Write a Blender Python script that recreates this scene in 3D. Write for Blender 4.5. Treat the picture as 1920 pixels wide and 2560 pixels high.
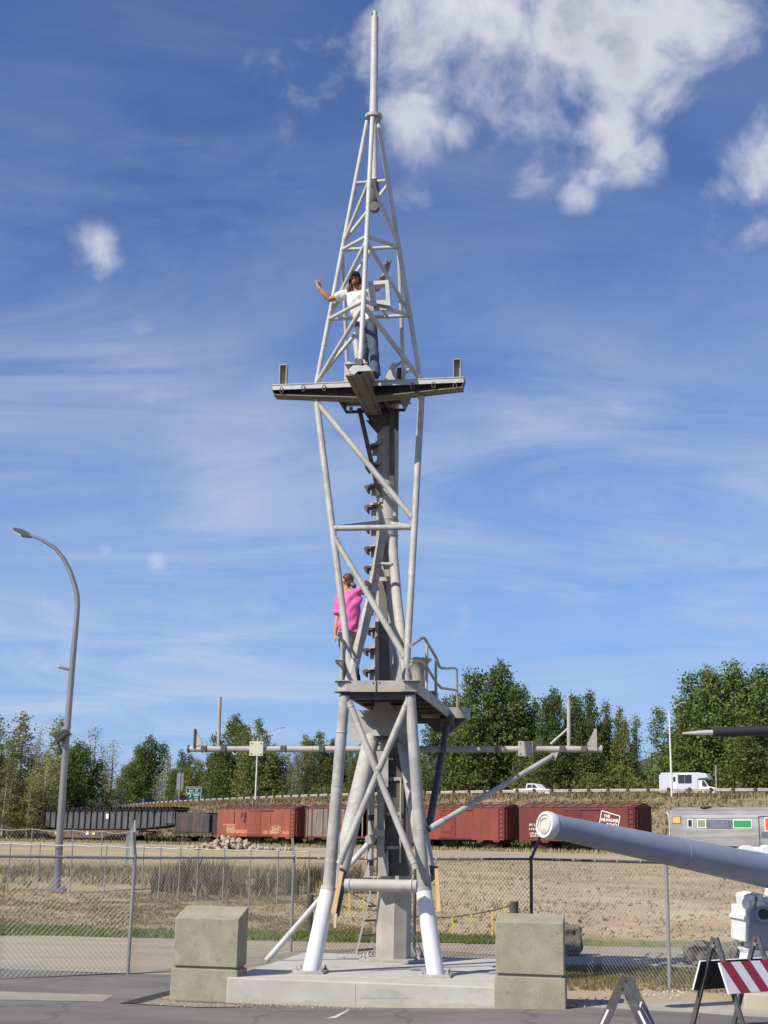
import bpy, bmesh, math, random
import numpy as np
from mathutils import Vector, Matrix
random.seed(7); rng = np.random.default_rng(7)
for o in list(bpy.data.objects): bpy.data.objects.remove(o)
scene = bpy.context.scene
R = math.radians
# ------------------------------------------------------------------ camera
CAM = Vector((0, 0, 2.13)); FPX = 3300.0; PITCH = R(14.2); ROLL = R(1.1)
_fw = Vector((0, math.cos(PITCH), math.sin(PITCH))); _rt = Vector((1, 0, 0)); _up = Vector((0, -math.sin(PITCH), math.cos(PITCH)))
C_RT = _rt * math.cos(ROLL) + _up * math.sin(ROLL); C_UP = -_rt * math.sin(ROLL) + _up * math.cos(ROLL)
cam_d = bpy.data.cameras.new('camera'); cam = bpy.data.objects.new('camera', cam_d)
scene.collection.objects.link(cam)
M = Matrix((C_RT, C_UP, -_fw)).transposed().to_4x4(); M.translation = CAM
cam.matrix_world = M
cam_d.sensor_fit = 'HORIZONTAL'; cam_d.sensor_width = 36; cam_d.lens = 36 * FPX / 1920
cam_d.clip_start = 0.1; cam_d.clip_end = 5000
scene.camera = cam
scene.render.resolution_x = 768; scene.render.resolution_y = 1024
# ------------------------------------------------------------------ sun, sky, exposure
SUN_EL = R(42); SUN_TH = R(40)          # shadows run right and away from the viewer
sun_dir = Vector((math.cos(SUN_EL) * math.cos(SUN_TH), math.cos(SUN_EL) * math.sin(SUN_TH), -math.sin(SUN_EL)))
sd = bpy.data.lights.new('sun', 'SUN'); sd.energy = 5.0; sd.angle = R(0.53); sd.color = (1.0, 0.93, 0.82)
sun = bpy.data.objects.new('sun', sd); scene.collection.objects.link(sun)
sun.rotation_euler = sun_dir.to_track_quat('-Z', 'Y').to_euler()
scene.view_settings.view_transform = 'Standard'; scene.view_settings.look = 'None'
scene.view_settings.exposure = 0.3; scene.view_settings.gamma = 1.0

def px_dir(x, y):
    return (_fw * FPX + C_RT * (x - 960) - C_UP * (y - 1280))
def at(x, y, Y):                       # point seen at photo pixel (x, y) standing at distance Y
    d = px_dir(x, y); return CAM + d * (Y / d.y)
def atz(x, y, z):                      # same, on the level z
    d = px_dir(x, y); return CAM + d * ((z - CAM.z) / d.z)

world = bpy.data.worlds.new('World'); scene.world = world; world.use_nodes = True
def build_world():
    nt = world.node_tree; N = nt.nodes; N.clear(); Lk = nt.links.new
    out = N.new('ShaderNodeOutputWorld'); bg = N.new('ShaderNodeBackground'); bg.inputs[1].default_value = 0.075
    sky = N.new('ShaderNodeTexSky'); sky.sky_type = 'NISHITA'; sky.sun_disc = False
    sky.sun_elevation = SUN_EL; sky.sun_rotation = math.atan2(-sun_dir.x, -sun_dir.y)
    sky.air_density = 1.0; sky.dust_density = 0.25; sky.ozone_density = 2.2; sky.altitude = 60
    tc = N.new('ShaderNodeTexCoord')
    nrm = N.new('ShaderNodeVectorMath'); nrm.operation = 'NORMALIZE'; Lk(tc.outputs['Generated'], nrm.inputs[0])
    D = nrm.outputs[0]
    def math_(op, a, b=None, c=None, clamp=False):
        m = N.new('ShaderNodeMath'); m.operation = op; m.use_clamp = clamp
        for i, v in enumerate((a, b, c)):
            if v is None: continue
            if isinstance(v, (int, float)): m.inputs[i].default_value = v
            else: Lk(v, m.inputs[i])
        return m.outputs[0]
    def noise(vec, scale, detail=6, rough=0.55, dist=0.0):
        n = N.new('ShaderNodeTexNoise'); n.inputs['Scale'].default_value = scale; n.inputs['Detail'].default_value = detail
        n.inputs['Roughness'].default_value = rough; n.inputs['Distortion'].default_value = dist
        Lk(vec, n.inputs['Vector']); return n.outputs['Fac']
    def ramp(v, a, b, lo=0.0, hi=1.0):
        m = N.new('ShaderNodeMapRange'); m.interpolation_type = 'SMOOTHSTEP'; Lk(v, m.inputs[0])
        m.inputs[1].default_value = a; m.inputs[2].default_value = b; m.inputs[3].default_value = lo; m.inputs[4].default_value = hi
        return m.outputs[0]
    # cloud banks, each a direction and an angular size, with ragged outlines
    def ragged(scale, amt):
        n = N.new('ShaderNodeTexNoise'); n.inputs['Scale'].default_value = scale; n.inputs['Detail'].default_value = 4; Lk(D, n.inputs['Vector'])
        a = N.new('ShaderNodeVectorMath'); a.operation = 'SUBTRACT'; Lk(n.outputs['Color'], a.inputs[0]); a.inputs[1].default_value = (.5, .5, .5)
        b = N.new('ShaderNodeVectorMath'); b.operation = 'MULTIPLY_ADD'; Lk(a.outputs[0], b.inputs[0]); b.inputs[1].default_value = (amt, amt, amt); Lk(D, b.inputs[2]); return b.outputs[0]
    D1 = ragged(22, .05); D2 = ragged(7, .16)
    blobs = [(1120, 30, .070, .62), (1260, 60, .074, .70), (1400, 60, .074, .72), (1540, 90, .072, .70), (1700, 30, .060, .58), (1790, 60, .035, .5),
             (1380, 210, .056, .64), (1500, 290, .045, .56), (1600, 400, .030, .44), (1300, 150, .046, .6), (1640, 180, .046, .5),
             (970, 50, .040, .55), (1020, 290, .040, .46), (1150, 330, .022, .42), (1220, 390, .018, .30), (740, 290, .05, .22),
             (1840, 400, .040, .52), (1790, 470, .024, .40), (1440, 505, .018, .40), (1020, 500, .022, .2),
             (240, 605, .021, .46), (255, 640, .017, .36), (225, 640, .012, .3), (262, 1375, .008, .30), (395, 1412, .010, .28), (440, 1424, .012, .2), (330, 810, .02, .2),
             (1780, 540, .02, .28), (1900, 590, .02, .34), (1330, 430, .03, .3)]
    tot = None
    for (x, y, r, w) in blobs:
        c = px_dir(x, y).normalized()
        d = N.new('ShaderNodeVectorMath'); d.operation = 'DISTANCE'; Lk(D1 if r > .03 else D, d.inputs[0]); d.inputs[1].default_value = c
        m = ramp(d.outputs['Value'], 0, r * 1.55, w, 0)
        tot = m if tot is None else math_('MAXIMUM', tot, m)
    n1 = noise(D, 14, 10, .58, .35)
    far = noise(D, 2.2, 5, .5)
    sepd = N.new('ShaderNodeSeparateXYZ'); Lk(D, sepd.inputs[0])
    # elsewhere the same kind of broken cloud goes on
    front = ramp(sepd.outputs[1], .55, .8, 1, 0)
    other = math_('MULTIPLY', ramp(far, .50, .66, 0, .6), front)
    tot = math_('MAXIMUM', tot, other)
    dens = math_('ADD', tot, math_('MULTIPLY', math_('SUBTRACT', n1, .5), 1.35))
    cum = ramp(dens, .18, .80, 0, 1)
    thick = ramp(dens, .5, .9, 0, 1)
    # thin streaks of high cloud, laid out on a level sheet
    zz = math_('ADD', math_('MAXIMUM', sepd.outputs[2], 0.0), .12)
    u = math_('DIVIDE', sepd.outputs[0], zz); v = math_('DIVIDE', sepd.outputs[1], zz)
    cv = N.new('ShaderNodeCombineXYZ'); Lk(u, cv.inputs[0]); Lk(v, cv.inputs[1])
    mp = N.new('ShaderNodeMapping'); mp.inputs['Rotation'].default_value = (0, 0, R(24)); mp.inputs['Scale'].default_value = (.9, 1.8, 1)
    Lk(cv.outputs[0], mp.inputs[0])
    c1 = noise(mp.outputs[0], .9, 10, .62, 1.0); c2 = noise(cv.outputs[0], .55, 4, .5)
    veil = None
    for (x, y, r, w) in ((150, 900, .14, .8), (60, 1080, .10, .7), (560, 1180, .09, .9), (760, 1250, .09, .7), (1130, 1230, .10, .9), (1400, 1120, .11, 1.0), (1250, 1300, .09, .7), (1700, 1370, .10, .9), (1900, 1330, .10, .9), (1500, 1420, .12, .6), (500, 1660, .16, .9), (150, 1740, .16, .9), (900, 1700, .14, .5), (1500, 1640, .14, .5), (330, 420, .14, .45), (600, 640, .12, .35), (1700, 900, .16, .35)):
        c = px_dir(x, y).normalized(); d = N.new('ShaderNodeVectorMath'); d.operation = 'DISTANCE'; Lk(D2, d.inputs[0]); d.inputs[1].default_value = c
        q = ramp(d.outputs['Value'], 0, r * 1.7, w, 0); veil = q if veil is None else math_('MAXIMUM', veil, q)
    cir = math_('MULTIPLY', ramp(c1, .33, .68), math_('MAXIMUM', math_('MULTIPLY', ramp(c2, .42, .70), .6), veil))
    cir = math_('MULTIPLY', cir, .66)
    hz = ramp(sepd.outputs[2], .02, .44, .62, 0)
    # colours (radiance in the sky texture's own scale)
    def rgb(c):
        n = N.new('ShaderNodeRGB'); n.outputs[0].default_value = (*c, 1); return n.outputs[0]
    def mix(f, a, b):
        m = N.new('ShaderNodeMix'); m.data_type = 'RGBA'; Lk(f, m.inputs['Factor']); Lk(a, m.inputs['A']); Lk(b, m.inputs['B']); return m.outputs['Result']
    n2 = noise(D, 9, 5, .5)
    shade = math_('MULTIPLY', thick, ramp(n2, .30, .58))
    ccol = mix(shade, rgb((9.6, 9.6, 9.9)), rgb((4.6, 4.9, 5.8)))
    hs = N.new('ShaderNodeHueSaturation'); hs.inputs['Saturation'].default_value = 1.0; hs.inputs['Value'].default_value = 1.0
    wb = N.new('ShaderNodeMix'); wb.data_type = 'RGBA'; wb.blend_type = 'MULTIPLY'; wb.inputs['Factor'].default_value = 1
    Lk(sky.outputs[0], wb.inputs['A']); wb.inputs['B'].default_value = (.84, 1.0, 1.42, 1); Lk(wb.outputs['Result'], hs.inputs['Color'])
    col = mix(hz, hs.outputs[0], rgb((2.9, 5.0, 8.6)))
    col = mix(cir, col, rgb((6.6, 7.3, 8.6)))
    col = mix(math_('MULTIPLY', cum, .93), col, ccol)
    Lk(col, bg.inputs[0]); Lk(bg.outputs[0], out.inputs[0])
    world.cycles.sampling_method = 'MANUAL'; world.cycles.sample_map_resolution = 512
build_world()

# ------------------------------------------------------------------ helpers
COL = scene.collection
def tag(o, label=None, cat=None, group=None, kind=None):
    if label: o['label'] = label
    if cat: o['category'] = cat
    if group: o['group'] = group
    if kind: o['kind'] = kind
    return o
def empty(name, loc=(0, 0, 0), rz=0, label=None, cat=None, group=None, kind=None):
    o = bpy.data.objects.new(name, None); COL.objects.link(o); o.location = loc; o.rotation_euler.z = rz
    o.empty_display_size = .2
    return tag(o, label, cat, group, kind)
class MB:
    def __init__(s, off=(0, 0, 0)): s.v = []; s.f = []; s.off = Vector(off)
    def pts(s, P): i = len(s.v); s.v += [tuple(Vector(p) - s.off) for p in P]; return i
    def box(s, c, d, m=None):
        x, y, z = d[0] / 2, d[1] / 2, d[2] / 2; c = Vector(c)
        P = [Vector((sx * x, sy * y, sz * z)) for sz in (-1, 1) for sx, sy in ((-1, -1), (1, -1), (1, 1), (-1, 1))]
        if m is not None: P = [m @ p for p in P]
        return s.hexa([c + p for p in P])
    def hexa(s, P):                    # 4 bottom, 4 top, counter-clockwise seen from above
        i = s.pts(P)
        s.f += [(i+3, i+2, i+1, i), (i+4, i+5, i+6, i+7)] + [(i+a, i+(a+1) % 4, i+4+(a+1) % 4, i+4+a) for a in range(4)]
        return s
    def bar(s, p0, p1, w, h, up=(0, 0, 1)):   # rectangular bar, w across, h along 'up'
        p0, p1 = Vector(p0), Vector(p1); d = (p1 - p0).normalized(); u = Vector(up)
        a = d.cross(u)
        if a.length < 1e-5: a = d.cross(Vector((1, 0, 0)))
        a.normalize(); u = a.cross(d).normalized()
        q = lambda p: [p - a*w/2 - u*h/2, p + a*w/2 - u*h/2, p + a*w/2 + u*h/2, p - a*w/2 + u*h/2]
        A, B = q(p0), q(p1); i = s.pts(A + B)
        s.f += [(i, i+1, i+2, i+3), (i+7, i+6, i+5, i+4)] + [(i+(k+1) % 4, i+k, i+4+k, i+4+(k+1) % 4) for k in range(4)]
        return s
    def path(s, P, r, n=10, caps=True, closed=False):   # tube along points, r one value or a list
        P = [Vector(p) for p in P]; m = len(P); rs = r if isinstance(r, (list, tuple)) else [r] * m
        T = []
        for k in range(m):
            a = P[k-1] if k else (P[-1] if closed else P[0]); b = P[k+1] if k < m-1 else (P[0] if closed else P[-1])
            t = (b - a); T.append(t.normalized() if t.length > 1e-9 else Vector((0, 0, 1)))
        ref = Vector((0, 0, 1)) if abs(T[0].z) < .9 else Vector((0, 1, 0))
        u = T[0].cross(ref).normalized(); i = len(s.v)
        for k in range(m):
            u = (u - T[k] * u.dot(T[k])); u.normalize(); w = T[k].cross(u)
            s.pts([P[k] + (u * math.cos(2*math.pi*j/n) + w * math.sin(2*math.pi*j/n)) * rs[k] for j in range(n)])
        for k in range(m - 1 + (1 if closed else 0)):
            a, b = i + k*n, i + ((k+1) % m)*n
            for j in range(n): s.f.append((a+j, a+(j+1) % n, b+(j+1) % n, b+j))
        if caps and not closed:
            s.f.append(tuple(i+j for j in reversed(range(n)))); s.f.append(tuple(i+(m-1)*n+j for j in range(n)))
        return s
    def tube(s, p0, p1, r, r1=None, n=12): return s.path([p0, p1], [r, r if r1 is None else r1], n)
    def prism(s, poly, ext):           # closed polygon (3D points) pushed along ext
        e = Vector(ext); n = len(poly); P = [Vector(p) for p in poly]
        nn = Vector((0, 0, 0))
        for k in range(n): nn += P[k].cross(P[(k+1) % n])
        if nn.dot(e) > 0: P.reverse()
        i = s.pts(P + [p + e for p in P])
        s.f.append(tuple(i+k for k in range(n))); s.f.append(tuple(i+n+k for k in reversed(range(n))))
        for k in range(n): s.f.append((i+(k+1) % n, i+k, i+n+k, i+n+(k+1) % n))
        return s
    def ell(s, c, rad, m=None, n=12, h=8):
        c = Vector(c); i = len(s.v)
        for a in range(h + 1):
            th = math.pi * a / h
            ring = [Vector((math.sin(th)*math.cos(2*math.pi*b/n)*rad[0], math.sin(th)*math.sin(2*math.pi*b/n)*rad[1], -math.cos(th)*rad[2])) for b in range(n)]
            if m is not None: ring = [m @ p for p in ring]
            s.pts([c + p for p in ring])
        for a in range(h):
            for b in range(n): s.f.append((i+a*n+b, i+a*n+(b+1) % n, i+(a+1)*n+(b+1) % n, i+(a+1)*n+b))
        return s
    def lathe(s, c, prof, n=20, axis=(0, 0, 1)):   # prof: (radius, height) from bottom up
        ax = Vector(axis).normalized(); ref = Vector((1, 0, 0)) if abs(ax.x) < .9 else Vector((0, 1, 0))
        u = (ref - ax * ref.dot(ax)).normalized(); w = ax.cross(u); c = Vector(c); i = len(s.v)
        for (r, h) in prof:
            s.pts([c + ax*h + (u*math.cos(2*math.pi*j/n) + w*math.sin(2*math.pi*j/n))*r for j in range(n)])
        for k in range(len(prof)-1):
            for j in range(n): s.f.append((i+k*n+j, i+k*n+(j+1) % n, i+(k+1)*n+(j+1) % n, i+(k+1)*n+j))
        s.f.append(tuple(i+j for j in reversed(range(n)))); s.f.append(tuple(i+(len(prof)-1)*n+j for j in range(n)))
        return s
    def mesh(s, name, m, smooth=None):
        me = bpy.data.meshes.new(name); me.from_pydata(s.v, [], s.f); me.validate()
        ms = m if isinstance(m, (list, tuple)) else [m]
        for x in ms: me.materials.append(x)
        if smooth:
            me.polygons.foreach_set('use_smooth', [True] * len(me.polygons))
            if smooth is not True: me.set_sharp_from_angle(angle=R(smooth))
        me.update(); return me
    def build(s, name, m, parent=None, smooth=35, bevel=0):
        me = s.mesh(name, m, smooth); o = bpy.data.objects.new(name, me); COL.objects.link(o)
        if parent is not None: o.parent = parent
        if bevel:
            b = o.modifiers.new('bevel', 'BEVEL'); b.width = bevel; b.segments = 2; b.limit_method = 'ANGLE'
        return o
def mesh_obj(name, me, parent=None):
    o = bpy.data.objects.new(name, me); COL.objects.link(o); o.parent = parent; return o
def copy_tree(o, parent=None):
    c = o.copy(); COL.objects.link(c); c.parent = parent
    for ch in list(o.children): copy_tree(ch, c)
    return c
def text_mesh(txt, size, bold=0.0):
    cu = bpy.data.curves.new('lettering', 'FONT'); cu.body = txt; cu.size = size; cu.align_x = 'CENTER'; cu.align_y = 'CENTER'
    cu.extrude = .004; cu.offset = bold; cu.resolution_u = 2
    o = bpy.data.objects.new('lettering', cu); COL.objects.link(o)
    me = bpy.data.meshes.new_from_object(o.evaluated_get(bpy.context.evaluated_depsgraph_get()))
    bpy.data.objects.remove(o); bpy.data.curves.remove(cu); return me
def ordinal(n):
    W = ['first', 'second', 'third', 'fourth', 'fifth', 'sixth', 'seventh', 'eighth', 'ninth', 'tenth', 'eleventh', 'twelfth', 'thirteenth', 'fourteenth', 'fifteenth', 'sixteenth', 'seventeenth', 'eighteenth', 'nineteenth', 'twentieth']
    return W[n-1]

# ------------------------------------------------------------------ materials
MATS = {}
def mat(name, base, rough=.6, metal=0.0, var=None, vscale=3.0, vdetail=6, v2=None, v2scale=20.0, v2amt=.4, v2th=(.5, .62), bump=0.0, bscale=60.0, stretch=(1, 1, 1), spec=.4, coords='Object', v3=None, v3scale=3.5, v3amt=.35, v3th=(.56, .72), v3stretch=(1, 1, 1)):
    """principled material: base colour, broad mottling towards var, patches towards v2, fine bump"""
    m = bpy.data.materials.new(name); m.use_nodes = True; nt = m.node_tree; N = nt.nodes; Lk = nt.links.new
    b = N['Principled BSDF']; b.inputs['Roughness'].default_value = rough; b.inputs['Metallic'].default_value = metal
    b.inputs['Specular IOR Level'].default_value = spec
    tc = N.new('ShaderNodeTexCoord'); mp = N.new('ShaderNodeMapping'); mp.inputs['Scale'].default_value = stretch
    if coords == 'World':
        g = N.new('ShaderNodeNewGeometry'); Lk(g.outputs['Position'], mp.inputs[0])
    else: Lk(tc.outputs[coords], mp.inputs[0])
    def noise(scale, detail, rg=.6):
        n = N.new('ShaderNodeTexNoise'); n.inputs['Scale'].default_value = scale; n.inputs['Detail'].default_value = detail; n.inputs['Roughness'].default_value = rg
        Lk(mp.outputs[0], n.inputs['Vector']); return n.outputs['Fac']
    def mr(v, a, b_, lo=0., hi=1.):
        r = N.new('ShaderNodeMapRange'); r.interpolation_type = 'SMOOTHSTEP'; Lk(v, r.inputs[0]); r.inputs[1].default_value = a; r.inputs[2].default_value = b_
        r.inputs[3].default_value = lo; r.inputs[4].default_value = hi; return r.outputs[0]
    col = None
    if var:
        x = N.new('ShaderNodeMix'); x.data_type = 'RGBA'; x.inputs['A'].default_value = (*base, 1); x.inputs['B'].default_value = (*var, 1)
        Lk(mr(noise(vscale, vdetail), .32, .68), x.inputs['Factor']); col = x.outputs['Result']
    if v2:
        x = N.new('ShaderNodeMix'); x.data_type = 'RGBA'; x.inputs['B'].default_value = (*v2, 1)
        if col: Lk(col, x.inputs['A'])
        else: x.inputs['A'].default_value = (*base, 1)
        Lk(mr(noise(v2scale, 8), v2th[0], v2th[1], 0, v2amt), x.inputs['Factor']); col = x.outputs['Result']
    if v3:
        mq = N.new('ShaderNodeMapping'); mq.inputs['Scale'].default_value = v3stretch; mq.inputs['Location'].default_value = (3.7, 1.9, 5.1); Lk(mp.outputs[0], mq.inputs[0])
        n3 = N.new('ShaderNodeTexNoise'); n3.inputs['Scale'].default_value = v3scale; n3.inputs['Detail'].default_value = 9; n3.inputs['Roughness'].default_value = .7; Lk(mq.outputs[0], n3.inputs['Vector'])
        x = N.new('ShaderNodeMix'); x.data_type = 'RGBA'; x.inputs['B'].default_value = (*v3, 1); Lk(col, x.inputs['A']); Lk(mr(n3.outputs['Fac'], v3th[0], v3th[1], 0, v3amt), x.inputs['Factor']); col = x.outputs['Result']
    if col: Lk(col, b.inputs['Base Color'])
    else: b.inputs['Base Color'].default_value = (*base, 1)
    if bump:
        bp = N.new('ShaderNodeBump'); bp.inputs['Strength'].default_value = bump; bp.inputs['Distance'].default_value = .02
        Lk(noise(bscale, 5), bp.inputs['Height']); Lk(bp.outputs[0], b.inputs['Normal'])
    MATS[name] = m; return m
galv = mat('weathered_galvanised_steel', (.40, .39, .365), .55, .0, var=(.28, .27, .25), vscale=2.2, spec=.3, v3=(.17, .135, .10), v3scale=3.2, v3amt=.55, v3stretch=(3, 3, .5), v2=(.45, .44, .41), v2scale=7, v2amt=.5, bump=.06, bscale=40, coords='World')
galv2 = mat('old_grey_aluminium', (.41, .385, .345), .6, .0, var=(.29, .27, .24), vscale=1.8, spec=.3, v3=(.16, .12, .09), v3scale=3.2, v3amt=.55, v3stretch=(3, 3, .5), v2=(.36, .30, .25), v2scale=5, v2amt=.4, bump=.06, bscale=40, coords='World')
spirem = mat('pale_grey_paint', (.49, .485, .465), .5, .0, var=(.38, .375, .36), vscale=2.5, spec=.3, v3=(.24, .22, .19), v3scale=4, v3amt=.45, v3stretch=(2, 2, .6), v2=(.53, .52, .49), v2scale=12, v2amt=.5, coords='World', bump=.04)
sleevem = mat('fresh_zinc_primer', (.68, .68, .70), .42, .05, var=(.58, .58, .61), vscale=1.2, v3=(.48, .46, .43), v3scale=5, v3amt=.35, stretch=(6, 6, .5), coords='World')
darkm = mat('weathered_shade_dark_steel', (.055, .053, .05), .6, .1, var=(.10, .092, .082), vscale=2.5, v2=(.15, .12, .09), v2scale=8, v2amt=.4, coords='World')  # weathered dark parts; tone deepened to paint shade on crossarm web and undersides
blackm = mat('black_paint', (.02, .02, .022), .5)
rubber = mat('black_tape', (.025, .025, .03), .45)
woodm = mat('pale_timber', (.58, .42, .22), .7, var=(.46, .32, .17), vscale=3, stretch=(8, 8, .6), coords='World')
# ------------------------------------------------------------------ the mast
YAW = R(10); AX = Vector((math.cos(YAW), -math.sin(YAW), 0)); BX = Vector((math.sin(YAW), math.cos(YAW), 0)); ZX = Vector((0, 0, 1))
T0 = Vector((.27, 22.55, 0)); SLAB_Z = .335
def LB(p, b):                          # photo pixel on the mast's own upright plane at depth b
    d = px_dir(*p); o = T0 + BX * b; t = (o - CAM).dot(BX) / d.dot(BX); return CAM + d * t
def LA(p, a):
    d = px_dir(*p); o = T0 + AX * a; t = (o - CAM).dot(AX) / d.dot(AX); return CAM + d * t
def T(a, b, z): return T0 + AX * a + BX * b + ZX * z
def toT(P): q = P - T0; return q.dot(AX), q.dot(BX), P.z
cA = lambda x, y: (660 + .3255*x, .3255*y)
cB = lambda x, y: (660 + .3255*x, 560 + .3255*y)
cC = lambda x, y: (760 + .2411*x, 980 + .2411*y)
cD = lambda x, y: (780 + .2411*x, 1380 + .2411*y)
cE = lambda x, y: (700 + .3014*x, 1780 + .3014*y)
cF = lambda x, y: (400 + .6269*x, 2120 + .6269*y)
cG = lambda x, y: (440 + .3376*x, 1720 + .3376*y)
cH = lambda x, y: (1020 + .3255*x, 1560 + .3255*y)
MT = Matrix((AX, BX, ZX)).transposed()     # local a,b,z axes to world
BASE = T0 + ZX * SLAB_Z
dullm = mat('shade_toned_steel', (.15, .138, .115), .65, var=(.105, .095, .08), vscale=2, v2=(.22, .2, .17), v2scale=6, v2amt=.5, coords='World')  # shade painted into the colour of beam undersides and column web
mast = empty('ship_mast', BASE, label='tall grey tubular steel ship mast bolted to the concrete slab', cat='mast')
def mb(): return MB(BASE)
def pipe(name, p0, p1, r, m=galv, parent=None, r1=None, n=14):
    o = mb().tube(p0, p1, r, r1, n).build(name, m, parent or mast)
    wd_ = {'brace': .085, 'frame_diagonal': .07, 'spire_brace': .06, 'spire_ring': .05, 'cross_tube': .07}.get(name)
    if wd_ and parent is None:
        d = (p1 - p0).normalized()
        for e, s_ in ((p0, 1), (p1, -1)): mb().path([e + d*s_*(wd_ - .012), e + d*s_*wd_, e + d*s_*(wd_ + .012)], [r*1.05, r*1.16, r*1.05], n).build('weld_bead', m, o)
    return o

# --- front legs with their new white lower sleeves
leg_pts = []
for (foot, mid, top) in ((cF(601, 497), cF(672, 165), cD(338, 1490)), (cF(1100, 512), cF(1052, 168), cD(1018, 1490))):
    f = atz(foot[0], foot[1], SLAB_Z); bf = toT(f)[1]
    t = LB(top, -2.2); zt = t.z
    # knee on the straight depth line between foot and head
    k = LB(mid, bf + .22); leg_pts.append((f, k, t))
    lg = mb().tube(k - (t - k).normalized() * .12, t + ZX * .0, .092, .082, 18).build('leg', galv, mast)
    sl = mb().tube(f, k + (k - f).normalized() * .02, .128, .118, 24).build('sleeve', sleevem, lg)
    pl = mb(); c = f
    pl.box(c + ZX * .018, (.46, .38, .036), MT); pl.build('foot_plate', galv, lg, bevel=.004)
    for sx in (-1, 1):
        for sy in (-1, 1):
            q = c + AX * sx * .185 + BX * sy * .14
            mb().tube(q + ZX * .036, q + ZX * .10, .014, n=8).tube(q + ZX * .036, q + ZX * .062, .03, n=6).build('bolt', galv, lg)
    # collar where old leg enters the sleeve, with a tall fin plate
    mb().tube(k - (k-f).normalized()*.02, k + (k - f).normalized() * .035, .122, n=24).build('collar', galv, lg)
for i, s in ((0, 1), (1, 1)):
    f, k, t = leg_pts[i]; d = (t - k).normalized(); q = k + AX * .07 * s - BX * .02
    fin = mb().prism([q, q + AX * .10 * (1 if i == 0 else .5), q + d * .95 + AX * .02], BX * .02)
    fin.build('fin_plate', galv, mast)
# cross tube between the legs
pipe('cross_tube', LB(cF(738, 147), -2.62), LB(cF(1024, 152), -2.62), .088, n=18)
mb().box(LB(cF(945, 120), -2.62), (.05, .05, .06)).build('lug', galv, mast)
# X brace
x0, x1 = LB(cE(572, -82), -2.22), LB(cE(1128, 1300), -2.5)
y0, y1 = LB(cE(1060, -85), -2.22), LB(cE(490, 1260), -2.5)
pipe('brace', x0, x1, .05); pipe('brace', y0, y1, .051)
mb().ell(LB(cE(815, 478), -2.34), (.06, .06, .065)).build('brace_node', galv, mast)
# ring lines on the legs
for i, fr in ((0, .52), (1, .30), (0, .80)):
    f, k, t = leg_pts[i]; p = k.lerp(t, fr); d = (t - k).normalized()
    mb().tube(p, p + d * .02, .092, n=18).build('weld_ring', galv, mast)

# --- column: wide octagonal trunk below, round tube above
cb = T0 + ZX * SLAB_Z
col = mb().lathe(T(0.02, 0, SLAB_Z + .04), [(.285, 0), (.285, 1.35), (.28, 1.36), (.28, 3.2), (.27, 4.05)], n=8).build('column', galv2, mast, smooth=None)
tc0 = LB(cC(862, 1300), 0); at0 = toT(tc0)[0]
up_top = LB(cC(870, 250), 0)
colu = mb().path([T(at0 + .02, 0, 4.35), T(at0, 0, 7.7), T(toT(up_top)[0], 0, up_top.z + .35)], .195, 24).build('column_tube', galv2, mast)
for p in ((862, 1090), (862, 1500), (862, 1340)):
    q = LB(cC(*p), 0); mb().tube(q, q + ZX * .025, .202, n=24).build('weld_ring', galv2, colu)
for p in ((800, 1120), (940, 1265), (920, 1570), (900, 1735)):
    q = LB(cC(*p), -.19); mb().box(q, (.05, .04, .08), MT).build('lug', galv2, colu)
# base plate of the column
mb().box(T(.02, 0, SLAB_Z + .02), (.98, .86, .04), MT).build('base_plate', galv, col, bevel=.005)
for sa in (-1, 1):
    for sb in (-1, 0, 1):
        q = T(.02 + sa * .42, sb * .33, SLAB_Z + .04)
        mb().tube(q, q + ZX * .08, .016, n=8).tube(q, q + ZX * .03, .034, n=6).build('bolt', galv, col)
# box section with dark recess on the column's face between slab and platform
def panel(name, px, b, th, m, parent=mast):
    return mb().prism([LB(p, b) for p in px], BX * th).build(name, m, parent, smooth=None)
panel('shelf_plate', [cE(690, 1362), cE(905, 1362), cE(905, 1374), cE(690, 1374)], -.62, .5, galv)
panel('flat_plate', [cE(722, 325), cE(897, 325), cE(897, 622), cE(722, 622)], -.50, .03, galv)
panel('flat_plate', [cE(808, 622), cE(852, 622), cE(862, 1150), cE(900, 1250), cE(900, 1365), cE(800, 1365)], -.46, .05, galv)
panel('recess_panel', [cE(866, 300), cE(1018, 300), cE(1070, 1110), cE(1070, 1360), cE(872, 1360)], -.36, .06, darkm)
for y in (540, 830, 1110):
    panel('hasp_bar', [cE(870, y), cE(1005, y), cE(1005, y + 28), cE(870, y + 28)], -.40, .03, galv2)
pipe('rod', LB(cE(1003, 545), -.43), LB(cE(996, 1250), -.43), .016)
pipe('rod', LB(cE(878, 620), -.42), LB(cE(876, 1290), -.42), .014, darkm)
pipe('rod', LB(cE(889, 1150), -.44), LB(cE(889, 1350), -.44), .016)
# slim stand pipe with black tape bands and its foot gusset
sp0, sp1 = LB(cE(762, 600), -.52), LB(cE(747, 1368), -.52)
stp = pipe('stand_pipe', sp0, sp1, .05, galv)
for (ya, yb) in ((855, 905), (1225, 1275)):
    a, b_ = (sp1 - sp0), None
    f0 = (ya - 600) / 768; f1 = (yb - 600) / 768
    mb().tube(sp0.lerp(sp1, f0), sp0.lerp(sp1, f1), .0525, n=16).build('tape_band', rubber, stp)
mb().prism([LB(cE(692, 1366), -.6), LB(cE(745, 1366), -.6), LB(cE(738, 1240), -.6)], BX * .02).build('gusset', galv, stp)
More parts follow.
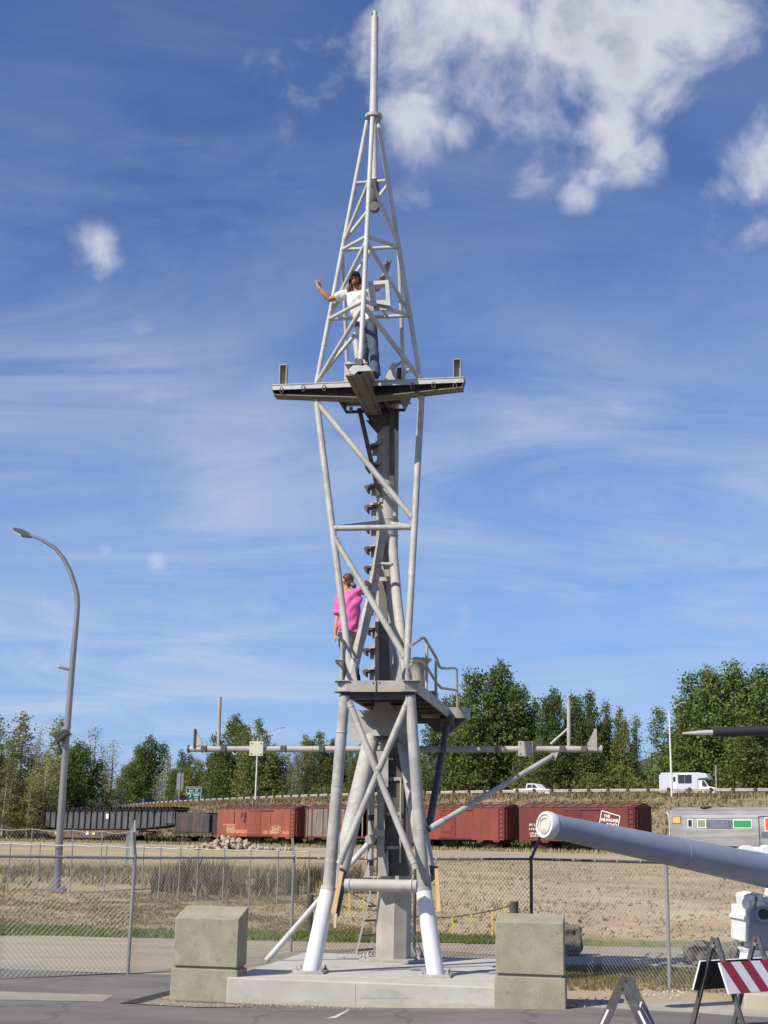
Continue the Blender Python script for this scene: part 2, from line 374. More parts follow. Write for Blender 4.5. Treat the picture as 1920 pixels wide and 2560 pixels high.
# long prop from the slab to the stand pipe
pr0 = atz(*cF(425, 449), SLAB_Z); pr1 = LB(cE(765, 1055), -.55)
prop = pipe('prop', pr0, pr1, .047, spirem)
mb().tube(pr1 - AX * .03 - BX*.09, pr1 - AX * .03 + BX * .09, .075, n=14).build('hinge', galv, prop)
mb().box(pr1 + AX * .1 + ZX * .1, (.2, .05, .1), MT).build('hinge_arm', galv, prop)

# --- thick cut-off tripod legs
for (top, bot, b0, b1, r) in ((cE(768, 175), cE(498, 1330), -.25, -1.7, .138), (cE(1020, 170), cE(1222, 1330), -.25, -1.7, .132)):
    p0, p1 = LB(top, b0), LB(bot, b1)
    lg = mb().path([p0, p0.lerp(p1, .5), p1], [r, r, r * .96], 24).build('tripod_leg', galv, mast)
    d = (p1 - p0).normalized()
    mb().tube(p0.lerp(p1, .33), p0.lerp(p1, .335), r * 1.012, n=24).build('weld_ring', galv, lg)
    mb().tube(p1 - d * .01, p1 + d * .12, r * .75, n=20).build('cut_end', darkm, lg)
# timber packing strips tied along the leg ends
for pl_ in ([cF(716, 92), cF(731, 96), cF(700, 262), cF(681, 258)], [cF(712, 150), cF(738, 150), cF(712, 275), cF(697, 270)], [cF(691, 262), cF(706, 262), cF(702, 318), cF(692, 318)], [cF(1095, 82), cF(1110, 82), cF(1120, 250), cF(1102, 255)]):
    i = 0 if pl_[0][0] < 1000 else 1
    m = darkm if pl_[0] == cF(712, 150) else woodm
    mb().prism([LB(p, -2.55 + (.08 if m is darkm else 0)) for p in pl_], BX * .05).build('timber_strip', m, mast, smooth=None)
panel('bracket_plate', [cE(1215, 1265), cE(1310, 1282), cE(1308, 1300), cE(1290, 1310), cE(1285, 1370), cE(1240, 1340)], -2.0, .03, darkm)

# --- platform
ZP = (LB(cD(245, 1450), -2.3).z + LB(cD(1090, 1450), -2.3).z) / 2     # underside of the front edge
aL = toT(LB(cD(262, 1410), -2.3))[0]; aR = toT(LB(cD(1075, 1410), -2.3))[0]; BF, BR = -2.3, 2.05
ZD = ZP + .16
plat = mb()
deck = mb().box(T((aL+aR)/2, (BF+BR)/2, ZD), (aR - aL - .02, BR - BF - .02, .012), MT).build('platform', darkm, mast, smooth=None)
H = .155
def toe(p, q, h, m=galv2, th=.03, name='toe_board', z0=None):
    z0 = ZP if z0 is None else z0
    return mb().bar(p + ZX * h/2, q + ZX * h/2, th, h).build(name, m, deck, smooth=None)
ch = .16
toe(T(aL + ch, BF, ZP), T(aR - ch, BF, ZP), .17)
toe(T(aL, BF + ch*.6, ZP), T(aL, BR, ZP), .17)
toe(T(aR, BF + ch*.6, ZP), T(aR, BR, ZP), .17)
toe(T(aL + ch, BF, ZP), T(aL, BF + ch*.6, ZP), .17); toe(T(aR - ch, BF, ZP), T(aR, BF + ch*.6, ZP), .17)
toe(T(aL, BR, ZP), T(aR, BR, ZP), .17)
for s, a in ((-1, aL), (1, aR)):        # little flange lips at the front corners
    for z in (ZP + .005, ZP + .165):
        mb().prism([T(a - s*.2, BF - .05, z), T(a + s*.02, BF - .03, z), T(a + s*.07, BF + .06, z), T(a + s*.07, BF + .25, z), T(a - s*.2, BF + .25, z)], ZX * .012).build('flange', galv2, deck, smooth=None)
mb().box(T((aL+aR)/2 + .0, BF - .025, ZP + .09), (.012, .02, .17), MT).build('joint_strip', darkm, deck)
for da in (-.055, .045):
    mb().tube(T((aL+aR)/2 + da, BF - .035, ZP + .15), T((aL+aR)/2 + da, BF, ZP + .15), .012, n=8).build('bolt', galv2, deck)
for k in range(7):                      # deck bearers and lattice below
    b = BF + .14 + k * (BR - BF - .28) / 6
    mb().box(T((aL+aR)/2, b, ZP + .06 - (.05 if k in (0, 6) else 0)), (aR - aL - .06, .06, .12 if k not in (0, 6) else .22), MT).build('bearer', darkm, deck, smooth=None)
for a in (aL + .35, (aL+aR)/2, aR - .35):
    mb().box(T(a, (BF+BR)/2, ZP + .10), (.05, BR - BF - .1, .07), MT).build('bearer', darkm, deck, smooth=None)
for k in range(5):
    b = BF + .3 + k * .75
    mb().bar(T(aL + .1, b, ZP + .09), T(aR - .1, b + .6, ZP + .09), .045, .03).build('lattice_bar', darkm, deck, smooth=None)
# rounded end box at the rear right corner, dark sponson below it
eb = []
e0 = T(aR, BR, ZP)
for k in range(9):
    th = -math.pi/2 + math.pi * k / 8
    eb.append(e0 + AX * (.10 + .30 * math.cos(th) * .9) + BX * (.05 + .30 * math.sin(th)))
mb().prism([e0 - AX*.5 - BX*.25] + eb + [e0 - AX*.5 + BX*.35], ZX * .19).build('end_box', galv2, deck)
mb().prism([T(aR - .5, BR - .1, ZP - .005), T(aR + .30, BR - .1, ZP - .005), T(aR + .02, BR - .1, ZP - .25), T(aR - .25, BR - .1, ZP - .25)], BX * .25).build('corner_gusset', darkm, deck, smooth=None)
# plates hanging under the deck round the column
hexp = [cD(655, 1555), cD(800, 1555), cD(884, 1690), cD(800, 1900), cD(700, 1900), cD(616, 1700)]
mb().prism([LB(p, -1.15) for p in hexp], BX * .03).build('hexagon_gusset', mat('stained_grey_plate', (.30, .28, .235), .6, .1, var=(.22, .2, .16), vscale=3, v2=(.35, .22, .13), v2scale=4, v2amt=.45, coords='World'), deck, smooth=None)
mb().prism([LB(p, -.42) for p in (cD(380, 1640), cD(1000, 1640), cD(1000, 1960), cD(380, 1960))], BX * .03).build('back_plate', galv, deck, smooth=None)
mb().prism([LB(p, -.9) for p in (cD(420, 1600), cD(560, 1690), cD(545, 1710), cD(470, 1705))], BX * .03).build('small_gusset', galv, deck, smooth=None)
mb().prism([LB(p, -1.1) for p in (cD(640, 1905), cD(860, 1905), cD(860, 1950), cD(640, 1950))], BX * .5).build('beam', darkm, deck, smooth=None)
# dark raking strut from the rear corner down to the leg
st0, st1 = LB(cH(300, 760), 1.75), LB(cH(165, 1540), -1.2)
rs = pipe('raking_strut', st0, st1, .06, darkm)
mb().tube(st0 + ZX*.05 - AX*.12, st0 + ZX*.05 + AX*.12, .10, n=14).build('hinge', darkm, rs)
mb().tube(LB(cH(245, 1045), .75), LB(cH(215, 1140), .55), .061, n=14).build('light_sleeve', galv, rs)

# --- railings
def rail(pts, a, r=.024, name='handrail', m=galv):
    return mb().path([LA(p, a) for p in pts], r, 10).build(name, m, deck)
ra = aR - .02
rt = rail([cD(1022, 972), cD(1150, 888), cD(1170, 898), cD(1285, 1090), cD(1322, 1190), cD(1350, 1207), cD(1480, 1203), cD(1498, 1215), cD(1512, 1640)], ra)
rail([cD(1030, 1128), cD(1130, 1135), cD(1180, 1175), cD(1290, 1355), cD(1340, 1410), cD(1478, 1430), cD(1503, 1440)], ra)
rail([cD(1018, 1190), cD(1045, 1135)], ra)
rail([cD(1192, 935), cD(1186, 1520)], ra, name='rail_post'); rail([cD(1285, 1095), cD(1284, 1610)], ra, name='rail_post')
la = aL + .02
rail([cD(262, 888), cD(318, 915), cD(420, 985), cD(470, 1010)], la); rail([cD(312, 915), cD(308, 1360)], la, name='rail_post', r=.028)
rail([cD(340, 1130), cD(255, 1130), cD(262, 1150), cD(330, 1205)], la)
# pedestal and small box on deck
q = T(aR - .22, -.6, ZD)
mb().lathe(q, [(.24, 0), (.12, .10), (.11, .38), (.17, .50), (.23, .56), (.23, .58)], 18).build('pedestal', galv2, deck)
mb().prism([LA(p, aR - .3) for p in (cD(1085, 1240), cD(1140, 1240), cD(1180, 1440), cD(1130, 1440))], AX * .03).build('side_fin', galv, deck, smooth=None)
mb().box(LA(cD(1262, 1490), ra - .05), (.12, .3, .13), MT).build('junction_box', mat('green_grey_box', (.16, .19, .17), .5), deck, bevel=.005)

# --- upper frame: two main tubes, horizontals, diagonals
BXM = -1.1
fl0, fl1 = LB(cD(402, 1270), -2.12), LB(cC(128, 80), BXM)
fr0, fr1 = LB(cD(975, 1300), -2.12), LB(cC(1218, 50), BXM)
pipe('frame_tube', fl0, fl1, .056); pipe('frame_tube', fr0, fr1, .056)
def onl(p, p0, p1):                     # nearest depth on a tube for a pixel height
    best = None
    for k in range(201):
        q = p0.lerp(p1, k / 200); d = px_dir(*p).normalized(); e = ((q - CAM) - d * (q - CAM).dot(d)).length
        if best is None or e < best[0]: best = (e, q)
    return best[1]
FL = lambda p: onl(p, fl0, fl1); FR = lambda p: onl(p, fr0, fr1)
pipe('cross_tube', FL(cC(300, 1420)), FR(cC(1130, 1405)), .047)
pipe('frame_diagonal', FL(cC(150, 100)), FR(cC(1125, 1330)), .05)
pipe('frame_diagonal', FL(cC(335, 1490)), FR(cD(965, 1130)), .05)
for p0_, p1_ in ((cC(330, 1392), cC(770, 1355)), (cC(1110, 1400), cC(910, 1368))):
    a0 = FL(cC(300, 1420)) if p0_[0] < 960 else FR(cC(1130, 1405))
    pipe('tie_tube', a0, LB(p1_, -.18), .042)
# lower sockets of the frame tubes, with gusset fans
for (t, bpt, s) in ((fl0, cD(372, 1360), 1), (fr0, cD(985, 1365), -1)):
    q = LB(bpt, -2.15); so = pipe('socket', q - ZX * .05, t + (t - q).normalized() * .25, .078, galv, n=18)
    mb().prism([q + AX * s * .05 - BX*.10, q + AX * s * .17 - BX*.10, q + AX * s * .10 + ZX * .34 - BX*.10], BX * .025).build('gusset', galv, so, smooth=None)
# inner legs of the column standing on the deck
for (p0_, pm, p1_, b1) in ((cC(812, 1500), cD(600, 530), cD(402, 1290), -1.9), (cC(915, 1540), cD(880, 480), cD(975, 1290), -1.9)):
    a0, a1 = LB(p0_, -.12), LB(p1_, b1); am = LB(pm, -.12 + (b1 + .12) * .5)
    il = mb().path([a0, am, a1], .083, 20).build('inner_leg', galv2, mast)
    for fr_ in (.33, .62):
        q = am.lerp(a1, fr_); d = (a1 - am).normalized()
        mb().tube(q, q + d * .03, .087, n=20).build('collar', galv2, il)
b0_, b1_ = LB(cC(738, 1782), -.62), LB(cC(912, 1785), -.62)
yk = pipe('yoke_bar', b0_, b1_, .03, galv)
mb().box((b0_ + b1_) / 2 - ZX * .16, (.22, .04, .12), MT).build('yoke_plate', galv2, yk)
# box column face between the inner legs
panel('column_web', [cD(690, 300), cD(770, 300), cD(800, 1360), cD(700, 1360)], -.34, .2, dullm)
panel('column_flange', [cD(655, 720), cD(690, 720), cD(700, 1362), cD(650, 1362)], -.36, .2, galv2)
panel('column_face', [cD(790, 760), cD(885, 1100), cD(885, 1360), cD(765, 1360)], -.30, .2, galv2)
panel('flat_bar', [cD(768, 300), cD(800, 300), cD(845, 1150), cD(812, 1200)], -.42, .02, galv2)

# --- step brackets up the column's left side
def step(p, a_col, k):
    e = LB(p, -.05); a, b, z = toT(e); w = a_col - a + .12
    s = mb()
    s.prism([T(a + .1, -.16, z), T(a_col + .05, -.26, z), T(a_col + .05, .16, z), T(a + .1, .08, z)], ZX * .028)
    s.prism([T(a + .10, -.04, z + .012), T(a_col + .02, -.04, z + .012), T(a_col + .02, -.04, z + .15), T(a + .17, -.04, z + .11)], BX * .05)
    o = s.build('step_bracket', galv2, mast, smooth=None)
    h = mb().prism([T(a + .24, -.16, z + .03), T(a + .02, -.16, z + .004), T(a - .01, -.16, z - .03), T(a + .03, -.16, z - .10), T(a + .06, -.16, z - .10), T(a + .055, -.16, z - .035), T(a + .24, -.16, z - .012)], BX * .24)
    h.build('step_hook', darkm, o, smooth=None)
    mb().prism([T(a + .1, -.02, z - .03), T(a_col, -.02, z - .03), T(a_col, -.02, z - .16), T(a + .1, -.02, z - .16)], BX * .01).build('step_back', galv2, o, smooth=None)
for k, p in enumerate((cC(650, 570), cC(645, 775), cC(640, 985), cC(636, 1190), cC(636, 1400), cC(634, 1620), cC(632, 1820), cD(600, 385), cD(590, 590), cD(565, 800), cD(540, 1012), cD(536, 1230))):
    step(p, at0 - .15, k)

# --- top platform pan, struts and crossarm
zc = LB(cB(760, 1370), BXM).z + .03           # underside of the crossarm at its middle
zt_l = LB(cB(70, 1250), BXM).z; zt_r = LB(cB(1535, 1208), BXM).z; ztop = (zt_l + zt_r) / 2
aE0 = toT(LB(cB(75, 1265), BXM))[0]; aE1 = toT(LB(cB(1543, 1225), BXM))[0]; am_ = toT(LB(cB(800, 1370), BXM))[0]
pz = LB(cB(850, 1445), -.28).z
p0a = toT(LB(cB(630, 1440), -.28))[0]; p1a = toT(LB(cB(1085, 1440), -.28))[0]
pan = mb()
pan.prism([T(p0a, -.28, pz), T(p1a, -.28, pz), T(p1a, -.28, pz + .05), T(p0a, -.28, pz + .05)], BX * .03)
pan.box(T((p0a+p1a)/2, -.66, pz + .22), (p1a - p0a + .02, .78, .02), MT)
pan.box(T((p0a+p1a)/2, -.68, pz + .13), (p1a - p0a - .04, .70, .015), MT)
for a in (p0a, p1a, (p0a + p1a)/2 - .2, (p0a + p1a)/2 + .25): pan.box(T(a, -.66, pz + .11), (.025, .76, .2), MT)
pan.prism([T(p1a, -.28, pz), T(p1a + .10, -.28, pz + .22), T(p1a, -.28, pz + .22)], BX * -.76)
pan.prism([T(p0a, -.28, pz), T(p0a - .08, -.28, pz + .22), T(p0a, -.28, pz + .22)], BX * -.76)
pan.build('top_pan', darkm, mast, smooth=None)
panel('pan_tab', [cB(655, 1405), cB(682, 1405), cB(678, 1440), cB(655, 1440)], -.31, .02, galv)
deck2 = mb().box(T((p0a+p1a)/2, -.48, pz + .25), (p1a - p0a + .1, 1.1, .02), MT).build('top_deck', galv, mast, smooth=None)
for pts in ([cC(600, 175), cC(950, 170), cC(890, 345), cC(760, 345), cC(700, 330)], [cC(640, 290), cC(690, 350), cC(760, 430), cC(820, 345), cC(700, 300)], [cC(920, 175), cC(985, 175), cC(978, 410), cC(935, 370)]):
    panel('head_gusset', pts, -.24, .03, darkm)
s1 = mb().bar(LB(cC(573, 170), -.3), LB(cC(780, 1075), -.22), .075, .05, BX).build('pan_strut', darkm, mast, smooth=None)
s2 = mb().bar(LB(cC(912, 170), -.3), LB(cC(912, 985), -.22), .085, .05, BX).build('pan_strut', darkm, mast, smooth=None)
# crossarm: top channel, web and a bottom flange that deepens towards the middle
TF = .085
ca = mb().prism([T(aE0, BXM - .13, ztop - TF), T(aE1, BXM - .13, ztop - TF), T(aE1, BXM - .13, ztop), T(aE0, BXM - .13, ztop)], BX * .02)
ca.box(T((aE0+aE1)/2, BXM, ztop + .005), (aE1 - aE0, .28, .014), MT)
arm = ca.build('crossarm', spirem, mast, smooth=None)
zb_e = ztop - .175
web = mb().prism([T(aE0 + .05, BXM + .10, zb_e), T(am_, BXM + .10, zc), T(aE1 - .05, BXM + .10, zb_e), T(aE1, BXM + .10, ztop), T(aE0, BXM + .10, ztop)], BX * .02).build('web', darkm, arm, smooth=None)  # shade below the top flange is put into the web's colour
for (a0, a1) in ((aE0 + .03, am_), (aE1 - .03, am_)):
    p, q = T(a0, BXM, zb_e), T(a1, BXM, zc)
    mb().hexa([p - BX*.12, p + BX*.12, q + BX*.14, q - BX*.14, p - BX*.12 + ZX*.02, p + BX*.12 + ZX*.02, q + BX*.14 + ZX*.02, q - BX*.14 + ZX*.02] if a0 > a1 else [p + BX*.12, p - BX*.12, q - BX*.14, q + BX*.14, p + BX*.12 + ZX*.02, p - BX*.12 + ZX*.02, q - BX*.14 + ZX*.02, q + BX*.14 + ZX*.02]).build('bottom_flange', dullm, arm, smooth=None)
for a, s in ((aE0, 1), (aE1, -1)):
    mb().prism([T(a, BXM - .13, ztop), T(a, BXM - .13, ztop - TF), T(a + s*.05, BXM - .12, zb_e), T(a + s*.05, BXM + .12, zb_e), T(a, BXM + .12, ztop)], AX * s * .012).build('end_plate', darkm, arm, smooth=None)
for x, y in ((135, 1275), (302, 1262), (462, 1258), (1140, 1243), (1302, 1236), (1467, 1245)):
    c = LB(cB(x, y), BXM - .16)
    pts = [c + AX * .03 * math.cos(k*math.pi/6) + ZX * .055 * math.sin(k*math.pi/6) for k in range(12)]
    mb().path(pts, .008, 6, closed=True).build('shackle', darkm, arm)
for (x0_, x1_, y0_, y1_) in ((128, 172, 1090, 1245), (1463, 1505, 1046, 1212)):    # end posts: open channels
    q0, q1 = LB(cB((x0_+x1_)/2, y1_), BXM - .02), LB(cB((x0_+x1_)/2, y0_), BXM - .02)
    h = q1.z - q0.z; c = (q0 + q1) / 2; c.z = q0.z + h/2
    e = mb().box(c + BX*.05, (.13, .015, h), MT).box(c - AX*.06, (.014, .11, h), MT).box(c + AX*.06, (.014, .11, h), MT).box(c + ZX*(h/2), (.134, .12, .015), MT)
    e.build('end_post', galv2, arm, smooth=None)
# fore-and-aft beam whose nose carries the front leg of the spire
zn = LB(cB(710, 1150), -2.4).z; an = toT(LB(cB(705, 1150), -2.4))[0]; ar_ = toT(LB(cB(850, 1430), -.3))[0]
zn -= .03; nose = T(an, -2.4, zn); tail = T(ar_, -.3, pz - .06)
w0, w1 = .17, .14
bm = mb().hexa([nose - AX*w0, nose + AX*w0, tail + AX*w1, tail - AX*w1, nose - AX*w0 + ZX*.02, nose + AX*w0 + ZX*.02, tail + AX*w1 + ZX*.02, tail - AX*w1 + ZX*.02]).build('nose_beam', dullm, mast, smooth=None)  # underside shade is put into the beam's colour
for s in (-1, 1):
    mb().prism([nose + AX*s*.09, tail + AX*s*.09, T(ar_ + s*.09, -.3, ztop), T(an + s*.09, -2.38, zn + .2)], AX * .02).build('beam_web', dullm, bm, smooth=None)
mb().hexa([T(an - .19, -2.42, zn + .2), T(an + .19, -2.42, zn + .2), T(ar_ + .16, -.7, ztop + .01), T(ar_ - .16, -.7, ztop + .01), T(an - .19, -2.42, zn + .215), T(an + .19, -2.42, zn + .215), T(ar_ + .16, -.7, ztop + .025), T(ar_ - .16, -.7, ztop + .025)]).build('top_flange', spirem, bm, smooth=None)
panel('nose_plate', [cB(655, 1140), cB(690, 1085), cB(800, 1090), cB(828, 1125), cB(720, 1130), cB(690, 1158)], -2.46, .03, spirem)
panel('nose_bracket', [cB(685, 1045), cB(752, 1040), cB(748, 1085), cB(725, 1125), cB(700, 1075)], -2.44, .1, darkm)
panel('nose_fin', [cB(640, 1130), cB(700, 1065), cB(722, 1120)], -2.40, .02, spirem)
panel('nose_fin', [cB(758, 1040), cB(772, 1040), cB(800, 1105), cB(765, 1100)], -2.40, .02, spirem)
for pts in ([cB(985, 1062), cB(1002, 1064), cB(1022, 1222), cB(912, 1222)], [cB(618, 1070), cB(635, 1068), cB(685, 1240), cB(615, 1240)]):
    panel('knee_plate', pts, -.62, .04, spirem)
panel('rear_bracket', [cB(1020, 1105), cB(1062, 1100), cB(1060, 1225), cB(1035, 1225), cB(1022, 1180)], -.45, .03, darkm)
panel('rear_bracket', [cB(1000, 1140), cB(1022, 1140), cB(1018, 1225), cB(1004, 1225)], -.58, .03, galv2)
pipe('hydraulic_stay', LB(cB(706, 905), -1.9), LB(cB(724, 1045), -2.2), .055, galv2)
panel('stay_head', [cB(690, 915), cB(705, 892), cB(728, 905), cB(725, 935), cB(695, 940)], -1.95, .06, spirem)

# --- spire
s_l0, s_l1 = LB(cB(402, 1235), BXM), LB(cA(793, 930), BXM)
s_r0, s_r1 = LB(cB(1205, 1215), BXM), LB(cA(878, 940), BXM)
s_f0, s_f1 = LB(cB(742, 1045), -2.36), LB(cA(833, 905), BXM - .17)
SL = lambda p: onl(p, s_l0, s_l1); SR = lambda p: onl(p, s_r0, s_r1); SF = lambda p: onl(p, s_f0, s_f1)
for p, q in ((s_l0, s_l1), (s_r0, s_r1), (s_f0, s_f1)): pipe('spire_leg', p, q, .043, spirem, r1=.041)
for p, q in ((s_l0, s_l1), (s_r0, s_r1)):
    d = (q - p).normalized(); c = p + d * .72; mb().tube(c, c + d * .04, .048, n=14).build('sleeve_ring', spirem, mast)
def sp(p, q, r=.035, nm='spire_brace'): return pipe(nm, p, q, r, spirem, n=12)
r1l, r1r = SL(cA(715, 1408)), SR(cA(942, 1392))
sp(r1l, r1r, .033, 'spire_ring')
r2l, r2r, r2f = SL(cA(608, 1915)), SR(cA(1035, 1900)), SF(cA(786, 1812))
r3l, r3r, r3f = SL(cB(503, 728)), SR(cB(1122, 702)), SF(cB(762, 590))
for l, r_, f in ((r2l, r2r, r2f), (r3l, r3r, r3f)):
    sp(l, r_, .033, 'spire_ring'); sp(l, f, .035, 'spire_ring'); sp(f, r_, .035, 'spire_ring')
sp(SF(cA(803, 1385)), SL(cA(635, 1860))); sp(SF(cA(806, 1365)), SR(cA(1026, 1872))); sp(SR(cA(945, 1415)), SL(cA(640, 1865)))
sp(SF(cA(785, 1850)), SL(cB(515, 690))); sp(SF(cA(785, 1850)), SR(cB(1118, 680))); sp(r2l.lerp(r2r, .53), SL(cB(520, 688)))
sp(SF(cB(760, 630)), SL(cB(420, 1225)), .038); sp(SF(cB(760, 620)), SR(cB(1198, 1195)), .044); sp(r3l.lerp(r3r, .5), SL(cB(445, 1215)), .036)
for (x, y) in ((395, 1235), (1140, 1115)): pass
sp(r2l, LB(cB(638, 1075), -.55), .032, 'rear_post'); sp(r2r, LB(cB(1075, 1225), -.55), .036, 'rear_post')
sp(LB(cB(640, 1065), -.55), LB(cB(690, 1090), -.6), .03, 'tie_tube'); sp(LB(cB(1010, 1090), -.6), LB(cB(1055, 1065), -.55), .03, 'tie_tube'); sp(LB(cB(1085, 1140), -.55), LB(cB(1130, 1110), BXM), .035, 'tie_tube')
# collar ring and top pole
pb = LB(cA(842, 895), BXM); ab = toT(pb)[0]; pe = LB(cA(853, 92), BXM); ae = toT(pe)[0]; pl0 = LB(cA(848, 1385), BXM)
top_pole = mb().path([T(toT(pl0)[0], BXM, pl0.z), T(ab, BXM, pb.z - .05)], .062, 20).build('pole_stub', spirem, mast)
mb().tube(pb - ZX*.04, pb + ZX * .02, .155, n=28).build('collar_disc', galv, mast)
h = pe.z - pb.z
dl = (T(ae, BXM, pe.z) - pb)
pole = mb().path([pb, pb + dl*.20, pb + dl*.201, pb + dl*.945, pb + dl*.953, pb + dl], [.077, .075, .071, .068, .048, .046], 22).build('top_pole', spirem, mast)
mb().tube(pb + dl*.70, pb + dl*.702, .0715, n=22).build('weld_ring', spirem, pole)
mb().tube(pb + dl*.975 - AX*.045 - BX*.03, pb + dl*.975 - AX*.03 - BX*.04, .014, n=10).build('bolt_hole', blackm, pole)
sv = r1l.lerp(r1r, .6); mb().lathe(sv - ZX * .42, [(.05, 0), (.085, .05), (.085, .3), (.06, .42)], 14).build('pole_foot', darkm, mast)
mb().tube(sv - BX*.05 - ZX*.5, sv + BX*.06 - ZX*.5, .09, n=16).build('pulley', darkm, mast)
# open square bracket on the right side of the spire
o_ = [cB(798, 440), cB(957, 430), cB(972, 628), cB(806, 598)]; i_ = [cB(842, 466), cB(930, 458), cB(936, 582), cB(848, 588)]
O = [LB(p, -1.9) for p in o_]; I = [LB(p, -1.9) for p in i_]
fr_ = mb()
for k in range(4):
    k2 = (k + 1) % 4; q = [O[k], O[k2], I[k2], I[k]]; fr_.prism(q, BX * .16)
fr_.build('square_bracket', spirem, mast, smooth=None)
panel('bracket_web', [cB(800, 598), cB(972, 628), cB(940, 660), cB(800, 668)], -1.85, .02, galv2)
sp(LB(cB(915, 665), -1.7), LB(cB(940, 705), BXM), .025, 'tie_tube')

# --- long lower yard
zY = None
yL, yR = LB(cG(95, 452), .35), LB(cH(1485, 962), .35)
yard = pipe('lower_yard', yL, yR, .053, galv2, n=18)
ydir = (yR - yL).normalized()
def yard_at(p):
    return onl(p, yL, yR)
for p in (cG(92, 455), cH(1482, 962)):
    q = yard_at(p); mb().tube(q - ydir * .015, q + ydir * .015, .07, n=18).build('end_flange', darkm if p[0] < 900 else galv2, yard)
for p in (cG(207, 430), cG(363, 420), cG(805, 415), cG(1080, 415), cH(700, 940), cH(1180, 948), cH(1355, 955), cH(270, 935)):
    q = yard_at(p); c = mb()
    for e in (-.035, .035): c.tube(q + ydir * (e - .012), q + ydir * (e + .012), .064, n=16)
    c.box(q - BX * .065, (.09, .03, .09), MT); c.build('clamp', darkm, yard)
for (p, m) in ((cG(608, 420), mat('sun_yellowed_plate', (.52, .50, .33), .6, var=(.46, .46, .40), vscale=5, coords='World')), (cH(906, 948), galv2)):
    q = yard_at(p) - BX * .10
    pl = mb().box(q, (.245, .02, .25), MT).build('square_plate', m, yard, bevel=.004)
    for sx in (-1, 1):
        for sz in (-1, 1): mb().tube(q + AX*sx*.085 + ZX*sz*.09 - BX*.02, q + AX*sx*.085 + ZX*sz*.09, .012, n=8).build('bolt', darkm, pl)
    mb().box(q + BX * .05, (.12, .09, .12), MT).build('plate_seat', galv2, yard)
for (p, q_) in ((cG(318, 430), cG(326, 66)), (cH(1240, 950), cH(1235, 566))):
    a0 = yard_at(p); e = LB(q_, .35); mb().tube(Vector((a0.x, a0.y, a0.z)), Vector((a0.x + (e.x - a0.x), a0.y, e.z)), .032, n=12).build('upright', galv2, yard)
for pts in ([cG(128, 315), cG(150, 315), cG(193, 400), cG(193, 415), cG(130, 440)], [cH(1425, 822), cH(1450, 820), cH(1452, 968), cH(1375, 930), cH(1378, 915)]):
    mb().prism([LB(p, .30) for p in pts], BX * .03).build('end_fin', galv2, yard, smooth=None)
mb().box(LB(cG(140, 375), .32), (.025, .10, .33), MT).build('end_fin', darkm, yard, smooth=None); mb().box(LB(cH(1440, 890), .32), (.05, .10, .36), MT).build('end_fin', galv2, yard, smooth=None)
q = yard_at(cG(428, 440))
mb().prism([LB(p, .33) for p in (cG(398, 445), cG(456, 455), cG(452, 482), cG(440, 496), cG(424, 492))], BX * .03).build('lug', spirem, yard, smooth=None)
mb().tube(LB(cG(434, 472), .31), LB(cG(434, 472), .40), .022, n=12).build('lug_eye', blackm, yard)
pipe('small_stay', LB(cH(1225, 806), .35), LB(cH(1095, 922), .35), .018, spirem, parent=yard)
ds0, ds1 = LB(cH(1098, 1022), .30), LB(cH(160, 1578), -1.35)
ds = pipe('diagonal_stay', ds0, ds1, .045, galv)
mb().tube(ds1 + (ds0 - ds1).normalized() * .30, ds1, .052, n=14).build('stay_end', spirem, ds)
mb().prism([LB(p, .30) for p in (cH(1085, 1008), cH(1100, 990), cH(1158, 985), cH(1130, 1048), cH(1105, 1042))], BX * .03).build('stay_lug', galv2, ds, smooth=None)
mb().tube(LB(cH(1110, 1018), .27), LB(cH(1110, 1018), .37), .025, n=12).build('stay_pin', darkm, ds)
